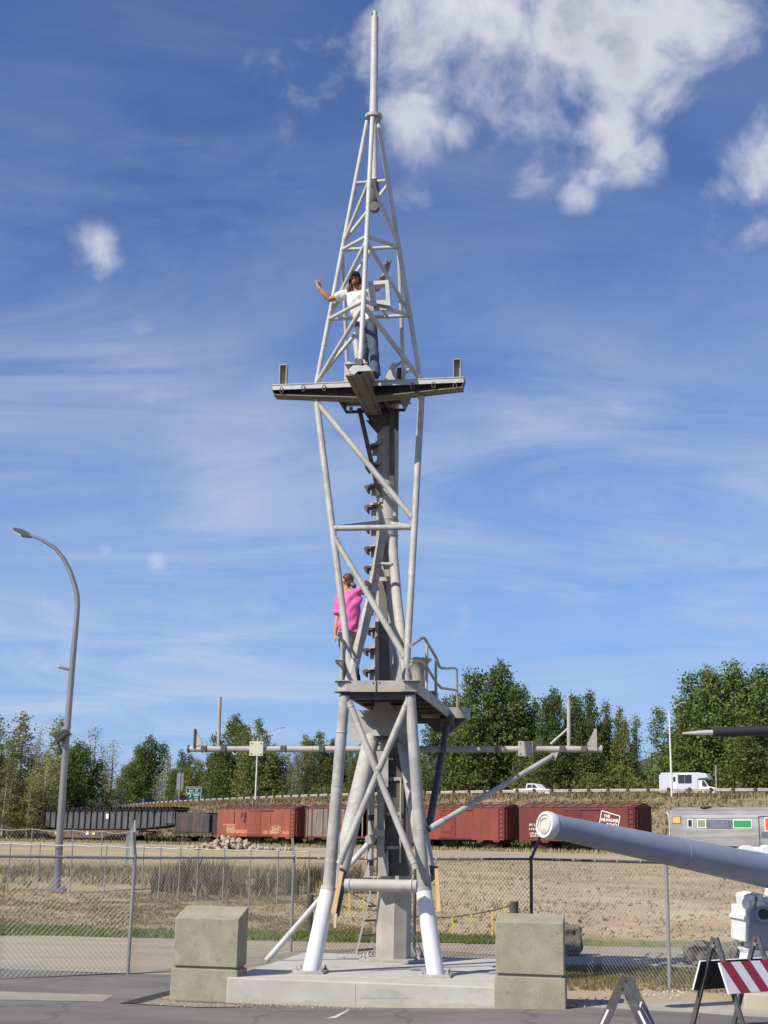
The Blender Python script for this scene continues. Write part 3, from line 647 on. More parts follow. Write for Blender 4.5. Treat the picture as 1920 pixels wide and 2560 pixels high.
# ------------------------------------------------------------------ ground
def sstep(a, b, x):
    t = min(1, max(0, (x - a) / (b - a))); return t * t * (3 - 2 * t)
def gz(x, y):
    lot = .10 * sstep(-1.0, 3.5, x) * (1 - sstep(26, 34, y))
    t = min(1, max(0, (y - 33) / 92)); return lot + 1.85 * (1 - (1 - t) ** 1.8)
def P(x, y, dz=0): return Vector((x, y, gz(x, y) + dz))
def fbm2(x, y, s):
    return (math.sin(x*s*1.3 + 1.7*math.sin(y*s*.9)) + math.sin(y*s*1.7 + 2.1*math.sin(x*s*1.1 + .7)) + .5*math.sin((x+y)*s*2.9)) / 2.5
def ground_mat():
    m = bpy.data.materials.new('dry_field'); m.use_nodes = True; nt = m.node_tree; N = nt.nodes; Lk = nt.links.new; b = N['Principled BSDF']
    b.inputs['Roughness'].default_value = .95; b.inputs['Specular IOR Level'].default_value = .1
    g = N.new('ShaderNodeNewGeometry'); sx = N.new('ShaderNodeSeparateXYZ'); Lk(g.outputs['Position'], sx.inputs[0])
    def noise(scale, det=6, rough=.6, st=(1, 1, 1)):
        mp = N.new('ShaderNodeMapping'); mp.inputs['Scale'].default_value = st; Lk(g.outputs['Position'], mp.inputs[0])
        n = N.new('ShaderNodeTexNoise'); n.inputs['Scale'].default_value = scale; n.inputs['Detail'].default_value = det; n.inputs['Roughness'].default_value = rough
        Lk(mp.outputs[0], n.inputs['Vector']); return n.outputs['Fac']
    def M_(op, a, c=None):
        q = N.new('ShaderNodeMath'); q.operation = op
        for i, v in enumerate((a, c)):
            if v is None: continue
            if isinstance(v, (int, float)): q.inputs[i].default_value = v
            else: Lk(v, q.inputs[i])
        return q.outputs[0]
    def mr(v, a, c, lo=0., hi=1.):
        r = N.new('ShaderNodeMapRange'); r.interpolation_type = 'SMOOTHSTEP'; Lk(v, r.inputs[0])
        for i, x in enumerate((a, c, lo, hi)): r.inputs[i+1].default_value = x
        return r.outputs[0]
    def mix(f, a, c):
        x = N.new('ShaderNodeMix'); x.data_type = 'RGBA'; Lk(f, x.inputs['Factor'])
        for k, v in (('A', a), ('B', c)):
            if isinstance(v, tuple): x.inputs[k].default_value = (*v, 1)
            else: Lk(v, x.inputs[k])
        return x.outputs['Result']
    X, Y = sx.outputs[0], sx.outputs[1]
    wob = M_('MULTIPLY', M_('SUBTRACT', noise(.12, 5), .5), 14.)
    wob2 = M_('MULTIPLY', M_('SUBTRACT', noise(.5, 5), .5), 4.)
    Yw = M_('ADD', Y, M_('ADD', wob, wob2)); Xw = M_('ADD', X, wob)
    grass = mix(mr(noise(.5, 7), .38, .62), (.30, .235, .135), (.215, .185, .095))
    grass = mix(mr(noise(2.5, 8, .7), .42, .66), grass, (.37, .30, .18))
    straw = mix(mr(noise(.9, 8, .65, (.25, 1, 1)), .36, .64), (.46, .37, .22), (.33, .26, .15))
    dirt = mix(mr(noise(.35, 8, .62), .36, .64), (.455, .375, .255), (.375, .295, .195))
    dirt = mix(mr(noise(5, 8, .7), .5, .74), dirt, (.52, .42, .30))
    rust = mix(mr(noise(1.2, 6), .45, .62), dirt, (.40, .24, .13))
    col = grass
    # pale worked earth on the right, with stubble above it
    mdirt = M_('MULTIPLY', mr(Xw, -3.5, -.5), mr(Yw, 33., 35.5))
    col = mix(mdirt, col, dirt)
    col = mix(M_('MULTIPLY', mr(Xw, 2, 8), M_('MULTIPLY', mr(Yw, 33.5, 35), mr(Yw, 38, 41, 1, 0))), col, rust)
    up = M_('SUBTRACT', Yw, M_('MULTIPLY', Xw, -1.1))
    col = mix(mr(Y, 62, 78), col, straw)
    stub = mix(mr(noise(.6, 8, .7, (.3, 1, 1)), .38, .6), (.30, .235, .15), (.40, .32, .205))
    bnd = M_('MINIMUM', M_('SUBTRACT', 94.5, M_('MULTIPLY', X, 4.5)), 67.0)
    dy = M_('ADD', M_('SUBTRACT', Y, bnd), M_('ADD', M_('MULTIPLY', wob2, .9), M_('MULTIPLY', wob, .35)))
    col = mix(M_('MULTIPLY', M_('MULTIPLY', mr(dy, -1.2, 1.2), mr(X, -4, 0)), mr(Y, 84, 96, 1, 0)), col, stub)
    furrow = mr(noise(1.3, 8, .7, (.12, 1.6, 1)), .44, .66, 0, .55)
    col = mix(M_('MULTIPLY', furrow, mr(Y, 34, 36)), col, (.29, .225, .145))
    track = mix(mr(noise(.4, 6, .6, (.2, 1, 1)), .4, .6), (.36, .31, .235), (.29, .25, .185))
    col = mix(M_('MULTIPLY', mr(Y, 92, 97), mr(Y, 112, 117, 1, 0)), col, track)
    # gravelly strip and green verge just behind the fence
    grav = mix(mr(noise(3, 8, .7), .4, .62), (.33, .30, .245), (.26, .235, .19))
    grav = mix(mr(noise(.8, 6, .6, (.35, 1.5, 1)), .45, .7), grav, (.40, .345, .26))
    col = mix(mr(M_('ADD', Y, M_('MULTIPLY', wob2, .25)), 31.6, 32.2, 1, 0), col, grav)
    edge = mix(mr(noise(4, 8, .7), .4, .62), (.40, .31, .20), (.34, .29, .22))
    col = mix(M_('MULTIPLY', mr(X, 2, 2.6), mr(M_('ADD', Y, M_('MULTIPLY', wob2, .15)), 22.3, 22.9, 1, 0)), col, edge)
    green = mix(mr(noise(3, 8, .7), .42, .6), (.115, .15, .045), (.24, .21, .095))
    gl = M_('MULTIPLY', mr(M_('ADD', Y, M_('MULTIPLY', wob2, .35)), 31.4, 31.9), mr(M_('ADD', Y, M_('MULTIPLY', wob2, .5)), 33.2, 34.6, 1, 0))
    gr = M_('MULTIPLY', M_('MULTIPLY', mr(X, 2.3, 3.0), mr(M_('ADD', Y, M_('MULTIPLY', wob2, .2)), 22.2, 22.6)), mr(M_('ADD', Y, M_('MULTIPLY', wob2, .3)), 24.0, 24.6, 1, 0))
    col = mix(M_('MULTIPLY', M_('MAXIMUM', gl, gr), mr(noise(.9, 4), .3, .55)), col, green)
    Lk(col, b.inputs['Base Color'])
    bp = N.new('ShaderNodeBump'); bp.inputs['Strength'].default_value = .6; bp.inputs['Distance'].default_value = .08
    Lk(noise(3.5, 9, .75), bp.inputs['Height']); Lk(bp.outputs[0], b.inputs['Normal'])
    return m
fieldm = ground_mat()
def sheet(name, xs, ys, zf, m, kind='structure'):
    v = [(x, y, zf(x, y)) for y in ys for x in xs]; n = len(xs)
    f = [(j*n+i, j*n+i+1, (j+1)*n+i+1, (j+1)*n+i) for j in range(len(ys)-1) for i in range(n-1)]
    me = bpy.data.meshes.new(name); me.from_pydata(v, [], f); me.materials.append(m)
    me.polygons.foreach_set('use_smooth', [True]*len(me.polygons))
    o = bpy.data.objects.new(name, me); COL.objects.link(o); o['kind'] = kind; return o
def rough_z(x, y):
    k = sstep(34, 40, y) * (1 - sstep(95, 120, y)); left = 1 - sstep(-6, 2, x)
    return gz(x, y) + k * (.10 * fbm2(x, y, .35) + .05 * fbm2(x, y, 1.1)) + left * k * .18 * math.exp(-((y - 50) / 7) ** 2)
xs = [-900, -500, -300, -200, -140, -100, -75, -60] + [-50 + 1.25 * i for i in range(81)] + [60, 75, 100, 140, 200, 300, 500, 900]
ys = [-60, -20, 0, 8, 14, 17] + [18 + .5*i for i in range(20)] + [28 + .8*i for i in range(60)] + [77 + 3*i for i in range(30)] + [180, 220, 300, 450, 700, 1100, 1800]
sheet('ground', xs, ys, lambda x, y: rough_z(x, y) - .02, fieldm)

def asphalt_mat():
    m = mat('worn_asphalt', (.130, .122, .114), .88, var=(.175, .163, .15), vscale=.7, v2=(.25, .23, .205), v2scale=2.6, v2amt=.45, v2th=(.55, .74), bump=.5, bscale=90, coords='World', stretch=(.5, 1.3, 1), spec=.25)
    nt = m.node_tree; N = nt.nodes; Lk = nt.links.new; b = N['Principled BSDF']; src = b.inputs['Base Color'].links[0].from_socket
    g = N.new('ShaderNodeNewGeometry'); nz = N.new('ShaderNodeTexNoise'); nz.inputs['Scale'].default_value = 1.2; nz.inputs['Detail'].default_value = 6; Lk(g.outputs['Position'], nz.inputs['Vector'])
    va = N.new('ShaderNodeVectorMath'); va.operation = 'MULTIPLY_ADD'; Lk(nz.outputs['Color'], va.inputs[0]); va.inputs[1].default_value = (.9, .9, 0); Lk(g.outputs['Position'], va.inputs[2])
    vo = N.new('ShaderNodeTexVoronoi'); vo.feature = 'DISTANCE_TO_EDGE'; vo.inputs['Scale'].default_value = .42; Lk(va.outputs[0], vo.inputs['Vector'])
    mr = N.new('ShaderNodeMapRange'); mr.inputs[1].default_value = .004; mr.inputs[2].default_value = .016; mr.inputs[3].default_value = .38; mr.inputs[4].default_value = 0; Lk(vo.outputs['Distance'], mr.inputs[0])
    mx = N.new('ShaderNodeMix'); mx.data_type = 'RGBA'; Lk(mr.outputs[0], mx.inputs['Factor']); Lk(src, mx.inputs['A']); mx.inputs['B'].default_value = (.05, .047, .043, 1)
    n3 = N.new('ShaderNodeTexNoise'); n3.inputs['Scale'].default_value = 130; n3.inputs['Detail'].default_value = 3; Lk(g.outputs['Position'], n3.inputs['Vector'])
    m3 = N.new('ShaderNodeMapRange'); m3.inputs[1].default_value = .3; m3.inputs[2].default_value = .7; m3.inputs[3].default_value = .7; m3.inputs[4].default_value = 1.35; Lk(n3.outputs['Fac'], m3.inputs[0])
    hs = N.new('ShaderNodeHueSaturation'); Lk(m3.outputs[0], hs.inputs['Value']); Lk(mx.outputs['Result'], hs.inputs['Color']); Lk(hs.outputs[0], b.inputs['Base Color'])
    return m
asph = asphalt_mat()
conc_apron = mat('pale_concrete_apron', (.37, .345, .29), .9, var=(.31, .285, .235), vscale=1.2, v2=(.25, .22, .18), v2scale=6, v2amt=.4, bump=.25, bscale=60, coords='World')
roadm = mat('dusty_service_road', (.31, .26, .195), .92, var=(.25, .215, .165), vscale=.6, v2=(.37, .30, .205), v2scale=1.1, v2amt=.7, v2th=(.45, .65), bump=.3, bscale=50, coords='World', stretch=(.35, 1.3, 1))
def lot_edge(x):
    if x < -2.1: return 23.0 - .16 * (x + 4.0) + .03 * math.sin(x * 3)
    if x < 1.7: return 19.6
    return 18.72 - .55 * max(0, x - 2.6) * .62 + .03 * math.sin(x * 5)
def strip(name, xs, y0f, y1f, m, dz, ny=14, kind='structure'):
    v = []; n = len(xs)
    for j in range(ny + 1):
        for x in xs:
            y = y0f(x) + (y1f(x) - y0f(x)) * j / ny; v.append((x, y, gz(x, y) + dz))
    f = [(j*n+i, j*n+i+1, (j+1)*n+i+1, (j+1)*n+i) for j in range(ny) for i in range(n-1)]
    me = bpy.data.meshes.new(name); me.from_pydata(v, [], f); me.materials.append(m)
    o = bpy.data.objects.new(name, me); COL.objects.link(o); o['kind'] = kind; return o
lx = [-30, -20, -14, -10] + [-8 + .25*i for i in range(24)] + [-2.101, -2.099] + [-2 + .25*i for i in range(15)] + [1.699, 1.701] + [1.75 + .25*i for i in range(30)] + [10, 14, 20, 30]
strip('asphalt_lot', lx, lambda x: -20, lot_edge, asph, .006, 20)
rx = [1.75 + .25*i for i in range(34)] + [12, 16, 22, 30]
strip('concrete_apron', rx, lambda x: lot_edge(x) - .02, lambda x: 19.15 + .28 * max(0, x - 2.6) + .05*math.sin(x*2.3), conc_apron, .002)
px_ = [-40, -30, -22, -16] + [-12 + .5*i for i in range(60)] + [20, 26, 34]
strip('service_road', [x for x in px_ if x < 2.4], lambda x: (23.1 - .16*(x + 4) if x < -2 else 23.6), lambda x: 31.3 + .3*math.sin(x*.7) + .12*math.sin(x*2.3), roadm, .003)
# paler patch, painted tick and the dug-out strip by the left block
strip('pavement_patch', [-7.2 + .25*i for i in range(15)], lambda x: 19.0 - .01*x, lambda x: 19.9 - .12*(x+4) + .02*math.sin(x*9), mat('patched_pavement', (.30, .265, .215), .9, var=(.25, .22, .18), vscale=2, coords='World', bump=.3), .010)
tk = [atz(815, 2543, .03), atz(840, 2535, .03), atz(868, 2522, .03), atz(876, 2519, .03), atz(866, 2527, .03), atz(842, 2541, .03)]
me = MB(); i0 = me.pts([Vector((p.x, p.y, gz(p.x, p.y) + .011)) for p in tk]); me.f.append(tuple(range(6))); tko = me.build('paint_mark', mat('white_paint', (.62, .61, .58), .7, var=(.4, .39, .37), vscale=30, coords='World'), None); tko['kind'] = 'structure'
soil = mat('loose_soil', (.27, .22, .16), .95, var=(.17, .135, .095), vscale=5, v2=(.40, .36, .29), v2scale=18, v2amt=.6, bump=.9, bscale=30, coords='World')
hole = mat('broken_asphalt_edge', (.03, .028, .025), .95)
q = [atz(*p, 0) for p in ((300, 2511), (360, 2494), (425, 2478), (432, 2490), (395, 2500), (352, 2512))]
h = MB(); k0 = h.pts([Vector((p.x, p.y, .013)) for p in q]); h.f.append((0, 1, 2, 3, 4, 5)); ho = h.build('trench', hole, None); ho['kind'] = 'structure'
q = [atz(*p, 0) for p in ((345, 2513), (392, 2500), (432, 2488), (440, 2508), (560, 2514), (640, 2519), (500, 2521))]
h = MB(); c = Vector((sum(p.x for p in q)/7, sum(p.y for p in q)/7, 0)); h.pts([Vector((p.x, p.y, .016)) for p in q]); h.f.append(tuple(range(7))); ho = h.build('loose_soil', soil, None); ho['kind'] = 'structure'
# scattered stones and crumbs along block and slab edges
st = MB()
def crumb(p, s):
    st.ell(p, (s * random.uniform(.6, 1.3), s * random.uniform(.6, 1.3), s * random.uniform(.4, .8)), Matrix.Rotation(random.random()*3, 3, 'Z'), 5, 3)
for k in range(260):
    u = random.random(); p = atz(400 + 560*u, 2513 + 9*u + random.gauss(0, 3.0), 0); crumb(Vector((p.x, p.y, .015)), random.uniform(.005, .018))
for k in range(150):
    u = random.random(); p = atz(1400 + 170*u, 2512 + random.gauss(0, 4), .06); crumb(P(p.x, p.y, .012), random.uniform(.008, .022))
so = st.build('gravel', mat('pale_gravel', (.43, .39, .32), .9, var=(.3, .26, .2), vscale=8, coords='World'), None, smooth=None); tag(so, 'pale gravel crumbs scattered along the foot of slab and blocks', 'gravel', kind='stuff')
st = MB()
for k in range(60):
    p = atz(random.uniform(1560, 1730), random.gauss(2488, 6), .08); crumb(P(p.x, p.y, .01), random.uniform(.006, .024))
so = st.build('rubble_chips', mat('white_chips', (.60, .56, .48), .9, var=(.45, .41, .34), vscale=8, coords='World'), None, smooth=None); tag(so, 'white broken concrete chips on bare earth beside the barricades', 'rubble', kind='stuff')

# ------------------------------------------------------------------ concrete slab and blocks
conc = mat('new_pale_concrete', (.45, .435, .395), .85, var=(.375, .36, .32), vscale=1.3, v2=(.29, .265, .22), v2scale=6, v2amt=.45, v2th=(.54, .74), v3=(.25, .225, .18), v3scale=1.6, v3amt=.5, v3th=(.54, .68), bump=.12, bscale=70, coords='World')
slab = empty('concrete_slab', T(-.15, -1.6, 0), label='broad pale concrete slab under the mast', cat='slab')
def in_slab(p): return p - slab.location
sb = MB(slab.location)
c4 = [atz(*cF(268, 515), SLAB_Z), atz(*cF(1360, 556), SLAB_Z), None, None]
aS0, bS0, _ = toT(c4[0]); aS1 = toT(c4[1])[0]; bS = (toT(c4[0])[1] + toT(c4[1])[1]) / 2; bE = 1.02
sb.hexa([T(aS0, bS, -.1), T(aS1, bS, -.1), T(aS1, bE, -.1), T(aS0, bE, -.1), T(aS0, bS, SLAB_Z), T(aS1, bS, SLAB_Z), T(aS1, bE, SLAB_Z), T(aS0, bE, SLAB_Z)])
sb.build('slab_body', conc, slab, smooth=None, bevel=.018)
stain = mat('damp_concrete', (.335, .315, .275), .85, var=(.38, .365, .325), vscale=6, coords='World')
def slab_face(px): return [LB(p, bS - .003) for p in px]
arc = [cF(795 + 205*k/12, 600 - 40*math.sin(math.pi*k/12)) for k in range(13)]
fs = MB(slab.location); fs.pts(slab_face(arc)); fs.f.append(tuple(range(13))); fs.build('form_mark', stain, slab, smooth=None)
sm = MB(slab.location); sm.box(LB(cF(778, 582), bS - .001), (.008, .006, .24), MT); sm.build('form_joint', stain, slab, smooth=None)
rustm = mat('rusty_waterline', (.37, .32, .235), .9, var=(.41, .38, .32), vscale=7, coords='World')
dl_ = MB(slab.location); npt = 40
top = [T(aS0 + (aS1 - aS0) * k / npt, bS - .004, gz(*T(aS0 + (aS1 - aS0)*k/npt, bS, 0).xy) + .035 + .025*abs(math.sin(k*1.7)) + .02*math.sin(k*.6)) for k in range(npt+1)]
bot = [T(aS0 + (aS1 - aS0) * k / npt, bS - .004, 0) for k in range(npt+1)]
dl_.pts(bot + top); dl_.f += [(k, k+1, npt+2+k, npt+1+k) for k in range(npt)]; dl_.build('dirt_line', rustm, slab, smooth=None)

oldc = mat('old_mossy_concrete', (.315, .288, .21), .92, var=(.25, .228, .165), vscale=3.2, v2=(.165, .155, .12), v2scale=8, v2amt=.7, v2th=(.55, .74), v3=(.38, .365, .30), v3scale=5, v3amt=.6, v3stretch=(1, 1, .5), bump=.35, bscale=45, coords='World')
def block_stack(px_l, px_r, b, zj, ztopf, ztopb, dep, side):
    p0, p1 = atz(*px_l, .05), atz(*px_r, .05)
    a0, a1 = toT(LB(px_l, b))[0], toT(LB(px_r, b))[0]
    g = gz(*T((a0+a1)/2, b, 0).xy)
    nm = 'left' if side < 0 else 'right'
    base = empty('concrete_block', T((a0+a1)/2, b + dep/2, g), label='square grey concrete base block under the sloped one, %s of the slab' % nm, cat='block', group='concrete blocks flanking the slab')
    m = MB(base.location)
    m.hexa([T(a0-.02, b-.01, g-.12), T(a1+.02, b-.01, g-.12), T(a1+.02, b+dep, g-.12), T(a0-.02, b+dep, g-.12), T(a0-.015, b-.008, g+zj), T(a1+.015, b-.008, g+zj), T(a1+.015, b+dep, g+zj), T(a0-.015, b+dep, g+zj)])
    m.build('block_body', oldc, base, smooth=None, bevel=.012)
    upb = empty('concrete_block', T((a0+a1)/2, b + dep/2, g + zj), label='grey concrete block with sloped top standing %s of the slab' % nm, cat='block', group='concrete blocks flanking the slab')
    m = MB(upb.location); z0 = g + zj + .035
    s = dep
    m.prism([T(a0, b, z0), T(a0, b, g+ztopf), T(a0, b+s, g+ztopb), T(a0, b+dep, z0)], AX * (a1 - a0))
    m.build('block_body', oldc, upb, smooth=None, bevel=.012)
    m = MB(upb.location); m.hexa([T(a0+.03, b+.03, g+zj+.001), T(a1-.03, b+.03, g+zj+.001), T(a1-.03, b+dep-.03, g+zj+.001), T(a0+.03, b+dep-.03, g+zj+.001), T(a0+.03, b+.03, z0+.02), T(a1-.03, b+.03, z0+.02), T(a1-.03, b+dep-.03, z0+.02), T(a0+.03, b+dep-.03, z0+.02)])
    m.build('bedding_joint', oldc, upb, smooth=None)
block_stack(cF(50, 480), cF(305, 500), bS + .08, .42, 1.10, 1.25, .50, -1)
block_stack(cF(1338, 530), cF(1612, 540), bS - .02, .40, 1.10, 1.19, .50, 1)
# ------------------------------------------------------------------ the train on the siding
TC = Vector((19.59, 129, 0)); TU = Vector((.75, -.662, 0)).normalized(); TV = Vector((-TU.y, TU.x, 0)); TRZ = math.atan2(TU.y, TU.x)
RAILZ = 2.02
def tpos(s, off=0): return TC + TU * s + TV * off + ZX * RAILZ
redA = mat('faded_boxcar_red', (.27, .080, .050), .75, var=(.205, .060, .040), vscale=.7, v2=(.14, .05, .04), v2scale=1.6, v2amt=.45, v2th=(.58, .72), stretch=(1, 1, .35), bump=.1, bscale=6)
redB = mat('oxide_boxcar_red', (.215, .050, .034), .75, var=(.165, .040, .03), vscale=.7, v2=(.12, .04, .035), v2scale=1.8, v2amt=.5, v2th=(.56, .72), stretch=(1, 1, .35), bump=.1, bscale=6)
redC = mat('dark_boxcar_red', (.155, .034, .028), .75, var=(.115, .027, .023), vscale=.7, v2=(.09, .03, .03), v2scale=1.8, v2amt=.6, v2th=(.54, .72), stretch=(1, 1, .35), bump=.1, bscale=6)
pinkp = mat('faded_pink_patch', (.47, .17, .12), .8, var=(.40, .12, .08), vscale=2)
under = mat('dark_underframe', (.022, .018, .017), .85, var=(.05, .035, .03), vscale=2)
greyw = mat('bare_grey_boards', (.23, .205, .18), .9, var=(.14, .12, .105), vscale=2, stretch=(3, 3, .4))
cream = mat('cream_lettering', (.47, .34, .20), .8)
whitel = mat('white_lettering', (.70, .66, .62), .8)
roofm = mat('rusty_roof', (.16, .065, .05), .85, var=(.09, .045, .04), vscale=1.2)
blackt = mat('sooty_black', (.035, .034, .036), .7, var=(.06, .055, .055), vscale=1, v2=(.17, .085, .035), v2scale=.8, v2amt=.5, v2th=(.52, .7), stretch=(1, 1, .4))
girdm = mat('grey_girder_web', (.085, .09, .10), .6, var=(.055, .058, .065), vscale=.8, v2=(.13, .13, .13), v2scale=1.5, v2amt=.5, stretch=(1, 1, .4))
steelm = mat('fluted_stainless', (.36, .355, .345), .42, .45, var=(.27, .265, .255), vscale=.9, stretch=(.4, 1, 2))
_truck_mesh = {}
def truck(root, x, tag_=''):
    t = MB()
    for s in (-1, 1):
        y = s * .98
        t.hexa([(x-1.15, y-.07, .42), (x+1.15, y-.07, .42), (x+1.15, y+.07, .42), (x-1.15, y+.07, .42), (x-1.0, y-.07, .60), (x+1.0, y-.07, .60), (x+1.0, y+.07, .60), (x-1.0, y+.07, .60)])
        t.bar((x-.55, y, .28), (x-.9, y, .62), .12, .12); t.bar((x+.55, y, .28), (x+.9, y, .62), .12, .12); t.box((x, y, .30), (1.1, .14, .14)); t.box((x, y, .46), (.34, .2, .36))
        for dx in (-.85, .85): t.box((x+dx, y*1.02, .46), (.3, .22, .26))
    t.box((x, 0, .62), (.5, 2.2, .25))
    tr = t.build('truck', under, root, smooth=None)
    for dx in (-.85, .85):
        w = MB()
        for s in (-1, 1): w.lathe((x+dx, s*.75, .43), [(.46, -.02 * s), (.44, .03*s), (.42, .1 * s)] if s > 0 else [(.42, -.1), (.44, -.03), (.46, .02)], 18, (0, 1, 0))
        w.tube((x+dx, -.8, .43), (x+dx, .8, .43), .08); w.build('wheelset', under, tr)
def boxcar(s, label, body, L=12.9, rusty=False, logo=None, door_x=0.0, wood=False, right_patch=True):
    root = empty('boxcar', tpos(s), TRZ, label, 'boxcar', 'freight cars on the siding'); W = 2.95; z0, z1, zr = 1.02, 4.02, 4.42; h = L/2
    # body as shell of sides and ends
    for y in (-W/2, W/2):
        if wood and y < 0:
            x = -h
            while x < h - .1:
                w = random.choice((.17, .2, .23)); d = random.uniform(0, .025)
                if not (1.2 < x < 2.9 and random.random() < .85): MB().box((x + w/2, y - d*.5, (z0+z1)/2 - random.uniform(0, .04)), (w - .02, .05 + d, z1 - z0 - random.uniform(0, .08))).build('board', random.choice((greyw, greyw, body)), root, smooth=None)
                x += w
        else:
            MB().box((0, y, (z0+z1)/2), (L, .07, z1-z0)).build('side', body, root, smooth=None)
    for x in (-h, h): MB().prism([(x, -W/2+.04, z0), (x, W/2-.04, z0), (x, W/2-.04, z1), (x, 0, zr-.04), (x, -W/2+.04, z1)], (.06 if x < 0 else -.06, 0, 0)).build('end', body if not wood else greyw, root, smooth=None)
    for x in (-h - .02, h + .02):       # corrugated end ribs
        for k in range(6): MB().box((x, 0, z0 + .35 + k*.46), (.09, W - .4, .14)).build('end_rib', body if not wood else greyw, root, smooth=None)
    MB().box((0, 0, z0 - .02), (L - .1, W - .2, .10)).build('floor', under, root, smooth=None)
    rf = MB().prism([(-h-.1, -W/2-.08, z1), (-h-.1, -W/2-.08, z1+.05), (-h-.1, 0, zr), (-h-.1, W/2+.08, z1+.05), (-h-.1, W/2+.08, z1)], (L+.2, 0, 0)).build('roof', roofm, root, smooth=None)
    for k in range(11):
        x = -h + .3 + k * (L - .6) / 10
        MB().prism([(x-.05, -W/2-.12, z1-.02), (x-.05, -W/2-.12, z1+.10), (x-.05, 0, zr+.06), (x-.05, W/2+.12, z1+.10), (x-.05, W/2+.12, z1-.02)], (.10, 0, 0)).build('roof_rib', roofm, rf, smooth=None)
    MB().box((0, 0, zr + .14), (L + .5, .5, .05)).build('running_board', roofm, rf, smooth=None)
    if not wood:
        dr = MB().box((door_x - .0, -W/2 - .06, (z0+z1)/2 - .05), (2.0, .06, z1-z0-.3)).build('door', body, root, smooth=None)
        for k in range(13): MB().box((door_x, -W/2 - .105, z0 + .28 + k*.2), (1.84, .05, .07)).build('door_rib', body, dr, smooth=None)
        MB().box((door_x + 1.0, -W/2 - .10, z1 - .2), (4.2, .08, .09)).build('door_track', roofm, root, smooth=None)
        MB().box((door_x + .9, -W/2 - .10, z0 + .0), (4.2, .08, .08)).build('door_track', roofm, root, smooth=None)
        for x in np.linspace(-h + .75, h - .75, 12):
            if abs(x - door_x) > 1.15: MB().box((x, -W/2 - .042, (z0+z1)/2), (.05, .015, z1-z0-.1)).build('side_seam', body, root, smooth=None)
    else:
        for x in (-h+.08, -2.9, 1.1, 2.9, h-.08): MB().box((x, -W/2 - .06, (z0+z1)/2), (.10, .07, z1-z0)).build('post', body, root, smooth=None)
        MB().bar((3.0, -W/2-.055, z0+.1), (h-.2, -W/2-.055, z1-.4), .10, .05, (0, 1, 0)).build('brace', body, root, smooth=None)
    ss = MB().box((0, -W/2 - .03, z0 - .06), (L, .06, .16)); ss.build('side_sill', body, root, smooth=None)
    for x in (-h + 1.0, -h+3.0, h-3.0, h-1.0): MB().prism([(x-.55, -W/2-.02, z0-.12), (x+.55, -W/2-.02, z0-.12), (x+.3, -W/2-.02, z0-.32), (x-.3, -W/2-.02, z0-.32)], (0, .04, 0)).build('sill_tab', body, root, smooth=None)
    # ladder at the right end of the side, and on the end itself
    for (x0, y0, dx, dy) in ((h - .62, -W/2 - .12, .5, 0), (h + .12, -W/2 + .25, 0, .5)):
        ld = MB().bar((x0, y0, z0-.1), (x0, y0, z1+.05), .04, .05, (0, 1, 0)).bar((x0+dx, y0+dy, z0-.1), (x0+dx, y0+dy, z1+.05), .04, .05, (0, 1, 0)).build('ladder', body, root, smooth=None)
        for k in range(7): MB().bar((x0, y0, z0 + .2 + k*.44), (x0+dx, y0+dy, z0+.2+k*.44), .04, .04).build('rung', body, ld, smooth=None)
    truck(root, -h + 2.1); truck(root, h - 2.1)
    MB().box((0, 0, .82), (L + 1.3, .3, .26)).build('centre_sill', under, root, smooth=None)
    MB().box((-.9, -.5, .62), (2.2, .7, .4)).build('brake_gear', under, root, smooth=None)
    return root
def letter(root, txt, size, x, z, m, y=-1.56, bold=.012, name='lettering'):
    me = text_mesh(txt, size, bold); me.materials.append(m); o = mesh_obj(name, me, root); o.location = (x, y, z); o.rotation_euler = (R(90), 0, 0); return o
S1 = -43.8; S3 = -14.7
b1 = boxcar(S1, 'faded red boxcar with SAVE lettering, at the left of the red cars', redA)
for x, w in ((-4.0, 1.5), (3.55, 1.65)):
    f = MB(); r_ = .42
    ring = lambda sx, sz: [(x + math.copysign(abs(math.cos(a))**.5, math.cos(a))*sx, -1.555, 1.72 + math.copysign(abs(math.sin(a))**.5, math.sin(a))*sz) for a in [2*math.pi*k/28 for k in range(28)]]
    o_, i_ = ring(w/2 + .0, .40), ring(w/2 - .06, .34); k0 = f.pts(o_ + i_); f.f += [(k, (k+1) % 28, 28+(k+1) % 28, 28+k) for k in range(28)]
    f.build('lettering_frame', cream, b1, smooth=None); letter(b1, 'SAVE', .56, x, 1.72, cream, bold=.02)
for (x0, x1, zz, hh) in ((-5.4, -3.1, 2.22, .18), (-4.6, -1.2, 1.45, .42), (1.5, 2.3, 1.38, .42), (2.5, 3.9, 1.38, .42), (4.6, 5.8, 1.36, .40)):
    MB().box(((x0+x1)/2, -1.535, zz), (x1-x0, .008, hh)).build('faded_patch', pinkp, b1, smooth=None)
for (x0, zz, w, hh) in ((-3.6, 3.0, .18, 1.3), (-3.5, 2.0, .1, 1.4), (-1.9, 3.1, .5, 1.1), (-1.65, 2.3, .12, .9), (-2.4, 3.3, .3, .5), (2.55, 2.9, .1, 1.0), (-.0, 2.8, .06, .8)):
    zz2 = zz
    MB().prism([(x0, -1.538, zz2-hh/2), (x0 + w*.4, -1.538, zz2-hh/2-.1), (x0+w, -1.538, zz2+hh*.1), (x0+w*.9, -1.538, zz2+hh/2), (x0+w*.1, -1.538, zz2+hh/2), (x0+w*.3, -1.538, zz2)], (0, .004, 0)).build('peeled_patch', under, b1, smooth=None)
wd = boxcar(-29.2, 'derelict wooden boxcar with bare grey boards behind the mast legs', redC, wood=True)
b3 = boxcar(S3, 'red boxcar right behind the mast, without logo', redB, door_x=-.6)
